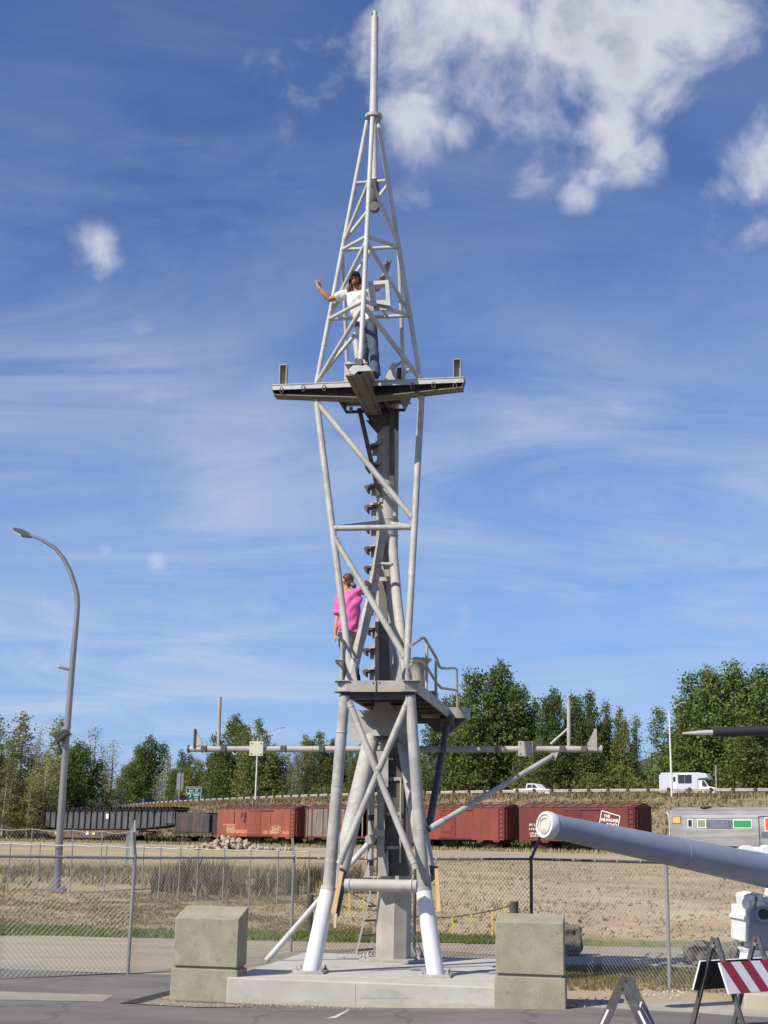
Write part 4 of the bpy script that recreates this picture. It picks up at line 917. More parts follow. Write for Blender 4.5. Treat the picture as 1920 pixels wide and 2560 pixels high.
letter(b3, '988', .42, -4.9, 2.25, whitel); letter(b3, 'XM', .25, -4.9, 1.85, whitel)
MB().box((-.6, -1.62, 2.0), (.9, .05, .7)).build('placard_board', redB, b3, smooth=None)
b4 = boxcar(0, 'dark red boxcar carrying a white tilted rectangle logo', redC, door_x=-.3)
for k, (t_, z_, sz) in enumerate((('M I L W', 2.35, .36), ('5 0 8 0 4 0', 1.95, .30), ('CAPY 80000', 1.55, .22), ('LD LMT 12', 1.32, .22))): letter(b4, t_, sz, -4.6, z_, whitel, bold=.006)
Q = [(3.0, 3.68), (4.95, 3.18), (4.65, 1.95), (2.7, 2.42)]
lg = MB()
for k in range(4):
    a, b_ = Q[k], Q[(k+1) % 4]; lg.bar((a[0], -1.57, a[1]), (b_[0], -1.57, b_[1]), .02, .085, Vector((-(b_[1]-a[1]), 0, b_[0]-a[0])))
lg.build('logo_frame', whitel, b4, smooth=None)
for t_, sz, x_, z_ in (('THE', .36, 3.55, 3.18), ('MILWAUKEE', .40, 3.83, 2.80), ('ROAD', .40, 4.05, 2.38)):
    o = letter(b4, t_, sz, x_, z_, whitel, bold=.014); o.scale.x = .82 if len(t_) > 5 else 1.0; o.rotation_euler = (R(90), R(4), 0)
# tender
tn = empty('tender', tpos(-54.9), TRZ, 'rusty black steam locomotive tender coupled left of the red boxcar', 'tender')
MB().box((0, 0, 2.35), (6.2, 2.9, 2.2)).build('tank', blackt, tn, smooth=None, bevel=.12)
MB().box((-.3, 0, 3.52), (5.4, 2.6, .16)).build('coal_rim', blackt, tn, smooth=None); MB().box((0, 0, 1.15), (7.4, 2.9, .22)).build('frame', blackt, tn, smooth=None)
for x in (-3.15, 3.15): MB().tube((x, -1.5, 1.2), (x, -1.5, 2.9), .035).build('handrail', blackt, tn)
for x in np.linspace(-2.8, 2.8, 9): MB().box((x, -1.456, 2.35), (.05, .02, 2.0)).build('rivet_strip', blackt, tn, smooth=None)
truck(tn, -2.0); truck(tn, 2.0); MB().box((4.2, 0, 2.2), (1.5, 2.4, 2.3)).build('end_bulkhead', under, tn, smooth=None)
# plate girder bridge span on a flat car
flat = empty('flat_car', tpos(-77.5), TRZ, 'long rusty flat car under the black bridge girder', 'flat car')
rustc = mat('rusty_flatcar', (.15, .09, .065), .85, var=(.09, .06, .05), vscale=1.2)
MB().box((0, 0, 1.35), (25, 2.8, .16)).build('deck', rustc, flat, smooth=None)
MB().prism([(-12.5, -1.4, .95), (-7, -1.4, .95), (-5, -1.4, .45), (5, -1.4, .45), (7, -1.4, .95), (12.5, -1.4, .95), (12.5, -1.4, 1.27), (-12.5, -1.4, 1.27)], (0, .08, 0)).build('side_sill', rustc, flat, smooth=None)
for x in np.linspace(-11.8, 11.8, 17): MB().box((x, -1.47, 1.08), (.14, .1, .42)).build('stake_pocket', rustc, flat, smooth=None)
yel = mat('yellow_panel', (.62, .50, .25), .8)
for x, w, m_ in ((-4.7, .8, yel), (2.0, .6, whitel), (3.3, .7, yel)): MB().box((x, -1.48, 1.02), (w, .02, .42)).build('panel', m_, flat, smooth=None)
truck(flat, -9.6); truck(flat, 9.6)
gd = empty('bridge_girder', tpos(-74.2, 0) + ZX * 1.45, TRZ, 'long black riveted plate bridge girder loaded on the flat car', 'bridge girder')
GL = 31.0; NB = 24
def gz_bot(u): return .12 + .65 * abs(2*u - 1) ** 3
for y in (-1.0, 1.0):
    up_ = [(-GL/2 + GL*k/NB, y, 2.55) for k in range(NB+1)]; lo = [(-GL/2 + GL*k/NB, y, gz_bot(k/NB)) for k in range(NB+1)]
    MB().prism(lo + up_[::-1], (0, .05, 0)).build('web', girdm, gd, smooth=None)
    fl = MB()
    for k in range(NB):
        a, b_ = lo[k], lo[k+1]; fl.bar((a[0], y+.02, a[2]), (b_[0], y+.02, b_[2]), .42, .08)
    fl.build('bottom_flange', blackm, gd, smooth=None)
    MB().box((0, y+.02, 2.6), (GL, .46, .14)).build('top_flange', blackm, gd, smooth=None)
for k in range(NB+1):
    x = -GL/2 + GL*k/NB; z = gz_bot(k/NB)
    if 0 < k < NB: MB().box((x, -1.09, (z+2.5)/2), (.14, .16, 2.5-z)).build('stiffener', blackm, gd, smooth=None)
for k in range(46):
    x = -GL/2 + .35 + (GL - .7)*k/45; MB().box((x, random.uniform(-.1, .1), 2.78 + random.uniform(0, .03)), (.26, 3.1 + random.uniform(-.2, .3), .20)).build('tie_beam', under, gd, smooth=None)
MB().box((2.2, -1.04, 1.75), (.75, .02, .62)).build('placard', whitel, gd, smooth=None)
for x in (-GL/2 + .9, GL/2 - .9): MB().box((x, -1.06, 1.55), (1.3, .1, 1.3)).build('end_panel', girdm, gd, smooth=None)
# stainless coach
co = empty('passenger_coach', tpos(9.4 + 13.2), TRZ, 'silver fluted passenger coach with coloured window panels', 'railway coach')
CL = 25.4; h = CL/2; cw = 1.5
prof = [(-cw, .85), (-cw, 3.05), (-cw+.08, 3.35), (-cw+.38, 3.68), (-cw+.85, 3.92), (0, 4.02), (cw-.85, 3.92), (cw-.38, 3.68), (cw-.08, 3.35), (cw, 3.05), (cw, .85)]
MB().prism([(-h, y, z) for y, z in prof], (CL, 0, 0)).build('body', steelm, co, smooth=20)
MB().box((0, -cw-.012, .80), (CL-.2, .03, .30)).build('skirt', steelm, co, smooth=None)
for k in range(7): MB().tube((-h+1.6, -cw-.005, 1.42 + k*.10), (-h+8.6, -cw-.005, 1.42+k*.10), .034, n=8).build('flute', steelm, co)
for z in (3.02, 3.32): MB().box((0, -cw-.01 + (.07 if z > 3.2 else 0), z), (CL-.1, .03, .035)).build('trim_strip', steelm, co, smooth=None)
for k in range(4): MB().tube((-h+.4, -cw+.42+.12*k, 3.74+.055*k), (h-.4, -cw+.42+.12*k, 3.74+.055*k), .025, n=6).build('roof_rib', steelm, co)
glassd = mat('dark_coach_glass', (.02, .024, .028), .12, spec=.7)
glassb = mat('blue_grey_coach_glass', (.09, .105, .13), .15, spec=.7, var=(.14, .16, .19), vscale=1.5)
greenp = mat('green_panel', (.02, .25, .09), .6); orangep = mat('orange_red_panel', (.62, .09, .02), .6); ochre = mat('ochre_panel', (.66, .36, .12), .6); palew = mat('pale_window_frame', (.70, .70, .68), .6)
olive = mat('olive_blind', (.20, .23, .13), .7)
def cwin(x, w, z, hgt, m_, fm=palew, fw=.07):
    fr = MB().box((x, -cw-.02, z), (w + 2*fw, .05, hgt + 2*fw)).build('window_frame', fm, co, smooth=None)
    MB().box((x, -cw-.04, z), (w, .03, hgt)).build('pane', m_, fr, smooth=None)
cwin(-h + .82, .74, 2.86, .55, ochre, darkm, .05); cwin(-h + 2.16, .36, 2.57, .6, glassd); cwin(-h + 3.27, .70, 2.55, .6, olive)
for k in range(5): cwin(-h + 4.0 + k*.5, .42, 2.52, .66, glassb, steelm, .03)
cwin(-h + 7.15, 1.62, 2.53, .60, greenp)
cwin(-h + 9.64, .78, 2.5, 1.0, orangep); cwin(-h + 9.64, 1.6, 1.66, .45, glassb, steelm, .03)
for k in range(6): cwin(-h + 12.2 + k*2.0, 1.5, 2.53, .6, glassb)
MB().box((-h + 9.64, -cw-.05, 3.2), (2.0, .06, .06)).build('door_header', steelm, co, smooth=None)
for x in (-h + 8.66, -h + 10.6): MB().box((x, -cw-.025, 1.95), (.07, .05, 2.4)).build('door_post', darkm, co, smooth=None)
dr = MB().box((-h + .82, -cw-.008, 1.95), (1.0, .03, 2.5)).build('vestibule_door', steelm, co, smooth=None)
MB().tube((-h + .1, -cw-.06, 1.0), (-h+.1, -cw-.06, 3.2), .03).build('grab_rail', palew, co); MB().tube((-h+.05, -cw-.03, 3.25), (-h-.15, -cw-.03, 3.55), .04).build('marker_lamp', palew, co)
MB().lathe((-h + 3.3, -.6, 3.93), [(.55, 0), (.5, .1), (.2, .14)], 16).build('roof_vent', under, co)
truck(co, -h + 4.0); truck(co, h - 4.0); MB().box((0, 0, .62), (12, 2.0, .5)).build('equipment_box', under, co, smooth=None)
# track under the cars
bal = mat('grey_ballast', (.26, .23, .19), .95, var=(.19, .165, .135), vscale=1.5, v2=(.33, .30, .25), v2scale=6, v2amt=.6, bump=.8, bscale=6)
tk = empty('railway_track', tpos(-30) - ZX * .17, TRZ, 'rusty rails on low ballast under the parked train', 'track')
for y in (-.75, .75): MB().box((0, y, .10), (170, .07, .14)).build('rail', mat('rusty_rail', (.16, .09, .06), .7), tk, smooth=None)
tie = MB().box((0, 0, 0), (.22, 2.5, .1)).mesh('tie', mat('old_tie', (.09, .07, .055), .9))
for k in range(210):
    o = mesh_obj('tie', tie, tk); o.location = (-84 + k*.8, 0, -.02)
MB().prism([(-85, -2.4, -.35), (-85, -1.6, -.04), (-85, 1.6, -.04), (-85, 2.4, -.35)], (170, 0, 0)).build('ballast', bal, tk, smooth=None)
# ------------------------------------------------------------------ embankment, highway, guard rail
ROADZ = 8.35
gp = [(120, 118), (80, 131), (60, 139), (42.6, 148.5), (30.9, 154.6), (18.5, 162.8), (7.9, 172.5), (-4.3, 184.5), (-17, 203), (-32.6, 228), (-46, 255), (-60, 291), (-85, 360), (-115, 450)]
gxs = np.array([p[0] for p in gp][::-1], float); gys = np.array([p[1] for p in gp][::-1], float)
fx = np.linspace(-115, 120, 471); fy = np.interp(fx, gxs, gys)
ker = np.ones(41)/41; fyp = np.pad(fy, 20, 'edge'); fyp[:20] = fy[0] + (np.arange(20, 0, -1))*(fy[0]-fy[1]); fyp[-20:] = fy[-1] + np.arange(1, 21)*(fy[-1]-fy[-2]); fy = np.convolve(fyp, ker, 'valid')
seg = np.sqrt(np.diff(fx)**2 + np.diff(fy)**2); arc = np.concatenate([[0], np.cumsum(seg)])
def G(s): return Vector((float(np.interp(s, arc, fx)), float(np.interp(s, arc, fy)), 0))
def GN(s): d = (G(s + .5) - G(s - .5)).normalized(); return Vector((-d.y, d.x, 0))      # away from the viewer
def g_of_x(x): return float(np.interp(x, fx, arc))
slopem = mat('dry_brown_embankment', (.20, .155, .09), .95, var=(.27, .21, .125), vscale=.25, v2=(.135, .105, .065), v2scale=1.3, v2amt=.65, v2th=(.44, .62), bump=1.0, bscale=2.5, coords='World')
hwym = mat('highway_asphalt', (.13, .125, .12), .9, var=(.16, .155, .15), vscale=.5, coords='World')
SS = np.arange(0, arc[-1], 3.0)
eb = MB(); n = 12
prof = [(-18.5, -7.1), (-17, -6.45), (-14, -5.2), (-11, -3.9), (-8, -2.55), (-5, -1.25), (-3, -.45), (-1.6, -.08), (-.6, .02), (1.2, .0)]
for s in SS:
    g, nn = G(s), GN(s)
    for (w, dz) in prof:
        p = g + nn * w; k = 1 if -17 < w < -1 else 0
        eb.pts([(p.x, p.y, ROADZ + dz + k * (.22 * fbm2(p.x, p.y, .5) + .12 * fbm2(p.x, p.y, 1.4)))])
np_ = len(prof)
for i in range(len(SS)-1):
    for j in range(np_-1): eb.f.append((i*np_+j, (i+1)*np_+j, (i+1)*np_+j+1, i*np_+j+1))
e_ = eb.build('embankment', slopem, None, smooth=True); e_['kind'] = 'structure'
hw = MB()
for s in SS:
    g, nn = G(s), GN(s)
    for w in (1.0, 26.0): p = g + nn * w; hw.pts([(p.x, p.y, ROADZ - .01)])
for i in range(len(SS)-1): hw.f.append((i*2, (i+1)*2, (i+1)*2+1, i*2+1))
o = hw.build('highway', hwym, None); o['kind'] = 'structure'
ff = MB()
for s in SS:
    g, nn = G(s), GN(s)
    for w, dz in ((25.8, -.02), (45, .2), (90, 1), (260, 6)): p = g + nn * w; ff.pts([(p.x, p.y, ROADZ + dz)])
for i in range(len(SS)-1):
    for j in range(3): ff.f.append((i*4+j, (i+1)*4+j, (i+1)*4+j+1, i*4+j+1))
o = ff.build('forest_floor', mat('forest_floor', (.09, .085, .045), .95, var=(.05, .05, .025), vscale=.3, coords='World'), None, smooth=True); o['kind'] = 'structure'
# guard rail: timber posts and a corrugated beam
gr = empty('guard_rail', G(g_of_x(20)) + ZX * ROADZ, label='long steel guard rail on dark timber posts along the highway edge', cat='guard rail')
postm = mat('dark_timber_post', (.06, .045, .035), .9, var=(.10, .075, .055), vscale=2); beamm = mat('pale_galvanised_beam', (.52, .50, .43), .5, .2, var=(.43, .41, .35), vscale=.8, coords='World')
s0, s1 = g_of_x(-70), g_of_x(56); ns = int((s1 - s0) / 2.45)
pm = MB().box((0, 0, -.05), (.28, .24, 1.8)).mesh('post', postm)
bw = [(-.0, -.17), (-.08, -.12), (-.08, -.05), (-.0, 0), (-.08, .05), (-.08, .12), (0, .17), (.012, .17), (-.06, .115), (-.06, .055), (.012, 0), (-.06, -.055), (-.06, -.115), (.012, -.17)]
for k in range(ns + 1):
    s = s0 + k * 2.45; g = G(s); d = (G(s+.5) - G(s-.5)).normalized()
    o = mesh_obj('post', pm, gr); o.location = Vector((g.x, g.y, ROADZ)) - gr.location; o.rotation_euler.z = math.atan2(d.y, d.x)
    if k < ns:
        g2 = G(s + 2.42); b = MB(gr.location); nn = GN(s + 1.2)
        A = [Vector((g.x, g.y, ROADZ + .58 + z)) + nn * (y + .19) for y, z in bw]
        b.prism(A, (g2.x - g.x, g2.y - g.y, 0)); b.build('beam', beamm, gr, smooth=None)
# tufts of dry grass on the embankment
def blades(name, pts, hmin, hmax, wid, m, lean=.5, seed=1, parent=None, kind='stuff', label=None, cat='grass', per=1):
    r = np.random.default_rng(seed); pts = np.repeat(np.asarray(pts), per, 0); nP = len(pts)
    if per > 1: pts = pts + np.c_[r.normal(0, wid*2.5, (nP, 2)), np.zeros(nP)]
    h = r.uniform(hmin, hmax, nP); a = r.uniform(0, 2*np.pi, nP); w = wid * r.uniform(.6, 1.4, nP); la = r.uniform(0, 2*np.pi, nP); ll = lean * h * r.uniform(.2, 1, nP)
    side = np.c_[np.cos(a), np.sin(a), np.zeros(nP)] * w[:, None]; tip = pts + np.c_[np.cos(la)*ll, np.sin(la)*ll, h]
    mid = pts + np.c_[np.cos(la)*ll*.3, np.sin(la)*ll*.3, h*.6]
    v = np.empty((nP*5, 3)); v[0::5] = pts - side; v[1::5] = pts + side; v[2::5] = mid + side*.7; v[3::5] = mid - side*.7; v[4::5] = tip
    b = np.arange(nP)*5
    me = bpy.data.meshes.new(name); me.vertices.add(nP*5); me.vertices.foreach_set('co', v.ravel())
    loops = np.stack([b, b+1, b+2, b+3, b+3, b+2, b+4], 1).ravel(); me.loops.add(nP*7); me.loops.foreach_set('vertex_index', loops)
    st_ = np.stack([np.arange(nP)*7, np.arange(nP)*7+4], 1).ravel(); tt = np.tile([4, 3], nP); me.polygons.add(nP*2); me.polygons.foreach_set('loop_start', st_); me.polygons.foreach_set('loop_total', tt)
    me.update(calc_edges=True); me.materials.append(m); o = bpy.data.objects.new(name, me); COL.objects.link(o)
    if kind: o['kind'] = kind
    if label: o['label'] = label; o['category'] = cat
    return o
def leafy(name, c1, c2, c3=None, scale=.35, trans=.35, c3th=(.55, .7)):
    m = bpy.data.materials.new(name); m.use_nodes = True; nt = m.node_tree; N = nt.nodes; Lk = nt.links.new; b = N['Principled BSDF']; out = N['Material Output']
    b.inputs['Roughness'].default_value = .6; b.inputs['Specular IOR Level'].default_value = .25
    g = N.new('ShaderNodeNewGeometry'); nz = N.new('ShaderNodeTexNoise'); nz.inputs['Scale'].default_value = scale; nz.inputs['Detail'].default_value = 7; nz.inputs['Roughness'].default_value = .75; Lk(g.outputs['Position'], nz.inputs['Vector'])
    mr = N.new('ShaderNodeMapRange'); mr.inputs[1].default_value = .33; mr.inputs[2].default_value = .67; Lk(nz.outputs['Fac'], mr.inputs[0])
    x = N.new('ShaderNodeMix'); x.data_type = 'RGBA'; x.inputs['A'].default_value = (*c1, 1); x.inputs['B'].default_value = (*c2, 1); Lk(mr.outputs[0], x.inputs['Factor']); col = x.outputs['Result']
    if c3:
        n2 = N.new('ShaderNodeTexNoise'); n2.inputs['Scale'].default_value = scale*.6; n2.inputs['Detail'].default_value = 8; n2.inputs['Roughness'].default_value = .8; Lk(g.outputs['Position'], n2.inputs['Vector'])
        m2 = N.new('ShaderNodeMapRange'); m2.inputs[1].default_value = c3th[0]; m2.inputs[2].default_value = c3th[1]; Lk(n2.outputs['Fac'], m2.inputs[0])
        y = N.new('ShaderNodeMix'); y.data_type = 'RGBA'; Lk(col, y.inputs['A']); y.inputs['B'].default_value = (*c3, 1); Lk(m2.outputs[0], y.inputs['Factor']); col = y.outputs['Result']
    oi = N.new('ShaderNodeObjectInfo'); hs = N.new('ShaderNodeHueSaturation'); r1 = N.new('ShaderNodeMapRange'); r1.inputs[3].default_value = .75; r1.inputs[4].default_value = 1.25; Lk(oi.outputs['Random'], r1.inputs[0]); Lk(r1.outputs[0], hs.inputs['Value']); Lk(col, hs.inputs['Color'])
    Lk(hs.outputs[0], b.inputs['Base Color'])
    if trans:
        t = N.new('ShaderNodeBsdfTranslucent'); Lk(hs.outputs[0], t.inputs[0]); ms = N.new('ShaderNodeMixShader'); ms.inputs[0].default_value = trans; Lk(b.outputs[0], ms.inputs[1]); Lk(t.outputs[0], ms.inputs[2]); Lk(ms.outputs[0], out.inputs[0])
    return m
drygrass = leafy('dry_grass_blades', (.34, .26, .14), (.22, .165, .085), (.17, .17, .075), scale=.9, trans=.2)
straww = leafy('straw_weeds', (.36, .295, .175), (.25, .205, .12), (.24, .24, .11), scale=.6, trans=.2, c3th=(.48, .62))
darkweed = leafy('dark_seedhead_weeds', (.13, .095, .06), (.20, .155, .09), (.16, .17, .07), scale=.6, trans=.1)
greeng = leafy('green_grass_blades', (.10, .155, .035), (.17, .20, .06), (.28, .24, .11), scale=1.2, trans=.3)
pts = []
for k in range(15000):
    s = random.uniform(g_of_x(-62), g_of_x(52)); w = random.uniform(-17.5, -1.2) if random.random() < .75 else random.uniform(-3.2, -.8); p = G(s) + GN(s) * w
    z = float(np.interp(w, [q[0] for q in prof], [q[1] for q in prof])); pts.append((p.x, p.y, ROADZ + z - .12))
blades('dry_tufts', pts, .25, .75, .09, drygrass, .6, 3, label='dry brown grass tufts covering the highway embankment', per=3)
# field grasses on the left slope
def scatter(npt, x0, x1, y0, y1, f=lambda x, y: 1.0):
    out = []
    while len(out) < npt:
        y = random.uniform(y0, y1); hw_ = y * .31; x = random.uniform(max(x0, -hw_), min(x1, hw_))
        if random.random() < f(x, y): out.append((x, y, rough_z(x, y) - .03))
    return out
patch = lambda x, y: .25 + .75 * sstep(-.35, .45, fbm2(x, y, .45) + .5*fbm2(x, y, 1.3))
lefty = lambda x, y: patch(x, y) * (1 - sstep(-1.5, 2.5, x + .8*fbm2(x, y, .5)))
blades('short_dry_grass', scatter(13000, -20, 3.5, 33, 45, lefty), .015, .075, .014, drygrass, .7, 5, per=3, label='short dry grass on the slope behind the fence')
blades('tall_weeds', scatter(1900, -24, 2.5, 42, 60, lambda x, y: lefty(x, y)**2 * sstep(43, 53, y + 5*fbm2(x, y, .6))), .10, .42, .02, straww, .8, 6, per=6, label='tall dry straw-coloured weeds on the slope at the left')
blades('dark_weeds', scatter(300, -7.5, 1.5, 45, 53, lambda x, y: lefty(x, y)**2), .3, 1.0, .022, darkweed, .35, 8, per=8, label='dark brown seeding weeds among the straw on the slope', cat='weeds')
blades('green_verge', scatter(9000, -14, 3, 31.7, 34.2, lambda x, y: patch(x, y)), .03, .12, .012, greeng, .7, 7, per=3, label='green grass verge along the service road')
blades('fence_grass', scatter(3800, 2.4, 9, 22.2, 25.0, lambda x, y: patch(x, y)), .025, .10, .007, greeng, .7, 9, per=4, label='patchy green grass at the foot of the right fence')
blades('dry_fence_grass', scatter(3800, 2.6, 9, 21.0, 24.5, lambda x, y: patch(x, y)), .03, .12, .006, drygrass, .7, 10, per=4, label='dry grass tufts at the foot of the right fence')
st = MB()
for k in range(1500):
    y = 34.5 + 45*random.random()**1.6; x = random.uniform(.5, min(26, y*.31)); s_ = random.uniform(.02, .075) * (1 if random.random() < .93 else 2)
    st.ell((x, y, rough_z(x, y)), (s_*random.uniform(.7, 1.5), s_*random.uniform(.7, 1.3), s_*random.uniform(.4, .8)), Matrix.Rotation(random.random()*3, 3, 'Z'), 5, 3)
so = st.build('earth_clods', mat('earth_clods', (.36, .29, .195), .95, var=(.26, .205, .135), vscale=1.5, coords='World'), None, smooth=None); tag(so, 'small earth clods and stones strewn over the bare field', 'stones', kind='stuff')
blades('field_weeds', scatter(900, 1, 26, 36, 90, lambda x, y: patch(x, y)**3), .04, .2, .016, straww, .8, 21, per=5, label='sparse low dry weeds on the bare field')
blades('trackside_weeds', [tuple(tpos(random.uniform(-95, 32), random.uniform(-6.5, -2.4)) - ZX * .3) for k in range(3500)], .15, .6, .05, straww, .6, 12, per=3, label='dry weeds along the railway track', cat='weeds')
blades('trackside_brush', [tuple(tpos(random.uniform(-95, 32), random.uniform(3, 9)) - ZX * .3) for k in range(3500)], .4, 1.5, .10, greeng, .6, 14, per=3, label='green and brown brush behind the parked train', cat='brush')

# ------------------------------------------------------------------ trees
LEAF = {'cotton': leafy('cottonwood_leaves', (.092, .135, .033), (.145, .19, .05), (.23, .245, .07), scale=.30),
        'poplar': leafy('yellowing_poplar_leaves', (.28, .285, .11), (.21, .225, .08), (.40, .35, .12), scale=.30),
        'birch': leafy('thin_pale_leaves', (.30, .28, .19), (.24, .24, .15), (.36, .32, .21), scale=.4),
        'dark': leafy('dark_evergreen_needles', (.030, .055, .020), (.045, .075, .026), None, scale=.3),
        'mid': leafy('mixed_green_leaves', (.125, .155, .042), (.19, .205, .058), (.29, .26, .08), scale=.28)}
barkm = mat('grey_brown_bark', (.12, .10, .08), .9, var=(.19, .165, .135), vscale=1.5); barkp = mat('pale_birch_bark', (.34, .31, .265), .85, var=(.24, .215, .18), vscale=1.5)
SPEC = {'cotton': dict(lead=8, spread=.17, rad=.20, dens=52, leaf=.50, start=.10, sp=1.0), 'poplar': dict(lead=7, spread=.15, rad=.15, dens=32, leaf=.38, start=.14, sp=.8),
        'birch': dict(lead=4, spread=.10, rad=.14, dens=22, leaf=.28, start=.25, sp=.9), 'dark': dict(lead=3, spread=.07, rad=.15, dens=44, leaf=.42, start=.06, sp=1.0), 'mid': dict(lead=8, spread=.19, rad=.18, dens=46, leaf=.48, start=.08, sp=1.0)}
def tree_mesh(kind, seed, H=24.0):
    r = np.random.default_rng(seed); S = SPEC[kind]; tr = MB(); C = []; 
    tr.path([(0, 0, -1), (0.1, 0, H*.3), (0, .1, H*.62), (.05, 0, H*.97)], [.36, .28, .16, .03], 7)
    for k in range(S['lead']):
        ang = 2*math.pi*(k + r.uniform(-.3, .3))/S['lead']; off = 0 if k == 0 else S['spread']*H*r.uniform(.55, 1.1)
        ax, ay = off*math.cos(ang), off*math.sin(ang); top = H * (1.0 if k == 0 else r.uniform(.62, .95)); z0 = H*S['start']
        if k: tr.path([(0, 0, z0 + H*r.uniform(0, .25)), (ax*.7, ay*.7, H*.45), (ax, ay, top*.95)], [.16, .10, .02], 5)
        nb = int((top - z0) * 2.6)
        for j in range(nb):
            t = (j + r.uniform(0, 1))/nb; z = z0 + t*(top - z0)
            rr = S['rad']*H*(.95*(1 - t)**.75*min(1, .35 + t*3.2) + .05)*(1 if k == 0 else .8)*r.uniform(.55, 1.15)
            b = r.uniform(0, 2*math.pi); rise = rr*r.uniform(.25, .8)
            e = (ax + rr*math.cos(b), ay + rr*math.sin(b), z + rise)
            if kind in ('birch',) or r.random() < .22: tr.path([(ax*min(1, t*2), ay*min(1, t*2), z), ((ax+e[0])/2, (ay+e[1])/2, z + rise*.35), e], [.05, .035, .012], 4, caps=False)
            for f, wgt in ((1.0, 1.0), (.55, .7)):
                c = np.array([ax + (e[0]-ax)*f, ay + (e[1]-ay)*f, z + rise*f]); m = r.poisson(S['dens']*wgt*.5)
                if m: C.append(c + r.normal(0, 1, (m, 3)) * np.array([.62, .62, .55]) * S['sp'])
    P_ = np.concatenate(C); nL = len(P_); a = r.normal(0, 1, (nL, 3)); a /= np.linalg.norm(a, axis=1)[:, None]; b = np.cross(a, r.normal(0, 1, (nL, 3))); b /= np.linalg.norm(b, axis=1)[:, None]
    s = (S['leaf']*r.uniform(.55, 1.25, nL))[:, None] * .5
    v = np.empty((nL*4, 3)); v[0::4] = P_ - a*s; v[1::4] = P_ + b*s*.7; v[2::4] = P_ + a*s*1.25; v[3::4] = P_ - b*s*.7
    me = bpy.data.meshes.new('crown'); me.vertices.add(nL*4); me.vertices.foreach_set('co', v.ravel()); me.loops.add(nL*4); me.loops.foreach_set('vertex_index', np.arange(nL*4)); me.polygons.add(nL); me.polygons.foreach_set('loop_start', np.arange(nL)*4); me.polygons.foreach_set('loop_total', np.full(nL, 4)); me.update(calc_edges=True); me.materials.append(LEAF[kind])
    return tr.mesh('trunk', barkp if kind in ('birch', 'poplar') else barkm, 40), me
TM = {k: [tree_mesh(k, 100 + 17*i + hash(k[0]) % 1, 24.0) for i in range(3)] for k in SPEC}
# photo column, top row, distance, kind, width factor, base on: r road level, f field level
TREES = [(-18, 1785, 196, 'dark', 1.1, 'f'), (28, 1850, 200, 'poplar', 1.2, 'f'), (60, 1786, 206, 'poplar', 1.5, 'f'), (102, 1822, 200, 'birch', 1.2, 'f'), (150, 1797, 205, 'poplar', 1.4, 'f'), (196, 1858, 196, 'cotton', 1.2, 'f'), (240, 1822, 212, 'birch', 1.4, 'f'), (284, 1856, 216, 'birch', 1.5, 'f'), (258, 1930, 206, 'poplar', 1.5, 'f'), (120, 1880, 190, 'poplar', 1.4, 'f'), (20, 1910, 186, 'poplar', 1.6, 'f'), (80, 1930, 186, 'poplar', 1.6, 'f'),
         (345, 1868, 262, 'cotton', 1.0, 'r'), (374, 1843, 266, 'cotton', 1.1, 'r'), (320, 1930, 258, 'mid', 1.2, 'r'), (418, 1896, 270, 'birch', 1.6, 'r'), (455, 1880, 262, 'cotton', 1.0, 'r'), (492, 1900, 258, 'mid', 1.3, 'r'), (524, 1890, 256, 'mid', 1.3, 'r'), (560, 1866, 262, 'mid', 1.2, 'r'), (590, 1792, 256, 'cotton', 1.15, 'r'), (650, 1801, 252, 'mid', 1.0, 'r'), (686, 1866, 248, 'mid', 1.3, 'r'), (724, 1884, 246, 'poplar', 1.4, 'r'), (762, 1838, 250, 'poplar', 1.2, 'r'), (800, 1832, 244, 'mid', 1.1, 'r'), (832, 1850, 240, 'cotton', 1.0, 'r'), (868, 1880, 236, 'mid', 1.2, 'r'), (904, 1862, 240, 'mid', 1.1, 'r'), (940, 1850, 236, 'cotton', 1.1, 'r'), (985, 1866, 232, 'mid', 1.1, 'r'), (1036, 1856, 228, 'mid', 1.0, 'r'),
         (1112, 1748, 222, 'cotton', .9, 'r'), (1172, 1684, 218, 'cotton', .95, 'r'), (1256, 1662, 214, 'cotton', 1.1, 'r'), (1310, 1722, 220, 'cotton', .8, 'r'), (1384, 1728, 212, 'cotton', .85, 'r'), (1432, 1742, 218, 'cotton', .8, 'r'), (1474, 1735, 210, 'cotton', .85, 'r'), (1514, 1758, 214, 'mid', .75, 'r'), (1548, 1772, 208, 'mid', .8, 'r'), (1590, 1846, 212, 'birch', 1.0, 'r'), (1632, 1800, 200, 'bare', .7, 'r'),
         (1702, 1745, 192, 'cotton', 1.15, 'r'), (1768, 1676, 196, 'cotton', 1.15, 'r'), (1836, 1660, 190, 'cotton', 1.25, 'r'), (1904, 1672, 194, 'cotton', 1.2, 'r'), (1968, 1730, 190, 'cotton', 1.2, 'r'), (1880, 1800, 184, 'mid', 1.3, 'r'), (1210, 1800, 206, 'mid', 1.3, 'r'), (1340, 1850, 204, 'mid', 1.4, 'r')]
KN = {'cotton': ('cottonwood_tree', 'dark green cottonwood'), 'poplar': ('poplar_tree', 'yellowing slender poplar'), 'birch': ('birch_tree', 'nearly leafless pale birch'), 'dark': ('evergreen_tree', 'dark evergreen'), 'mid': ('leafy_tree', 'light green leafy tree'), 'bare': ('dead_tree', 'dead leafless tree')}
TREES.sort(key=lambda t: t[0]); cnt = {}
tot_ = {k: sum(1 for t in TREES if t[3] == k and -5 < t[0] < 1925) for k in KN}
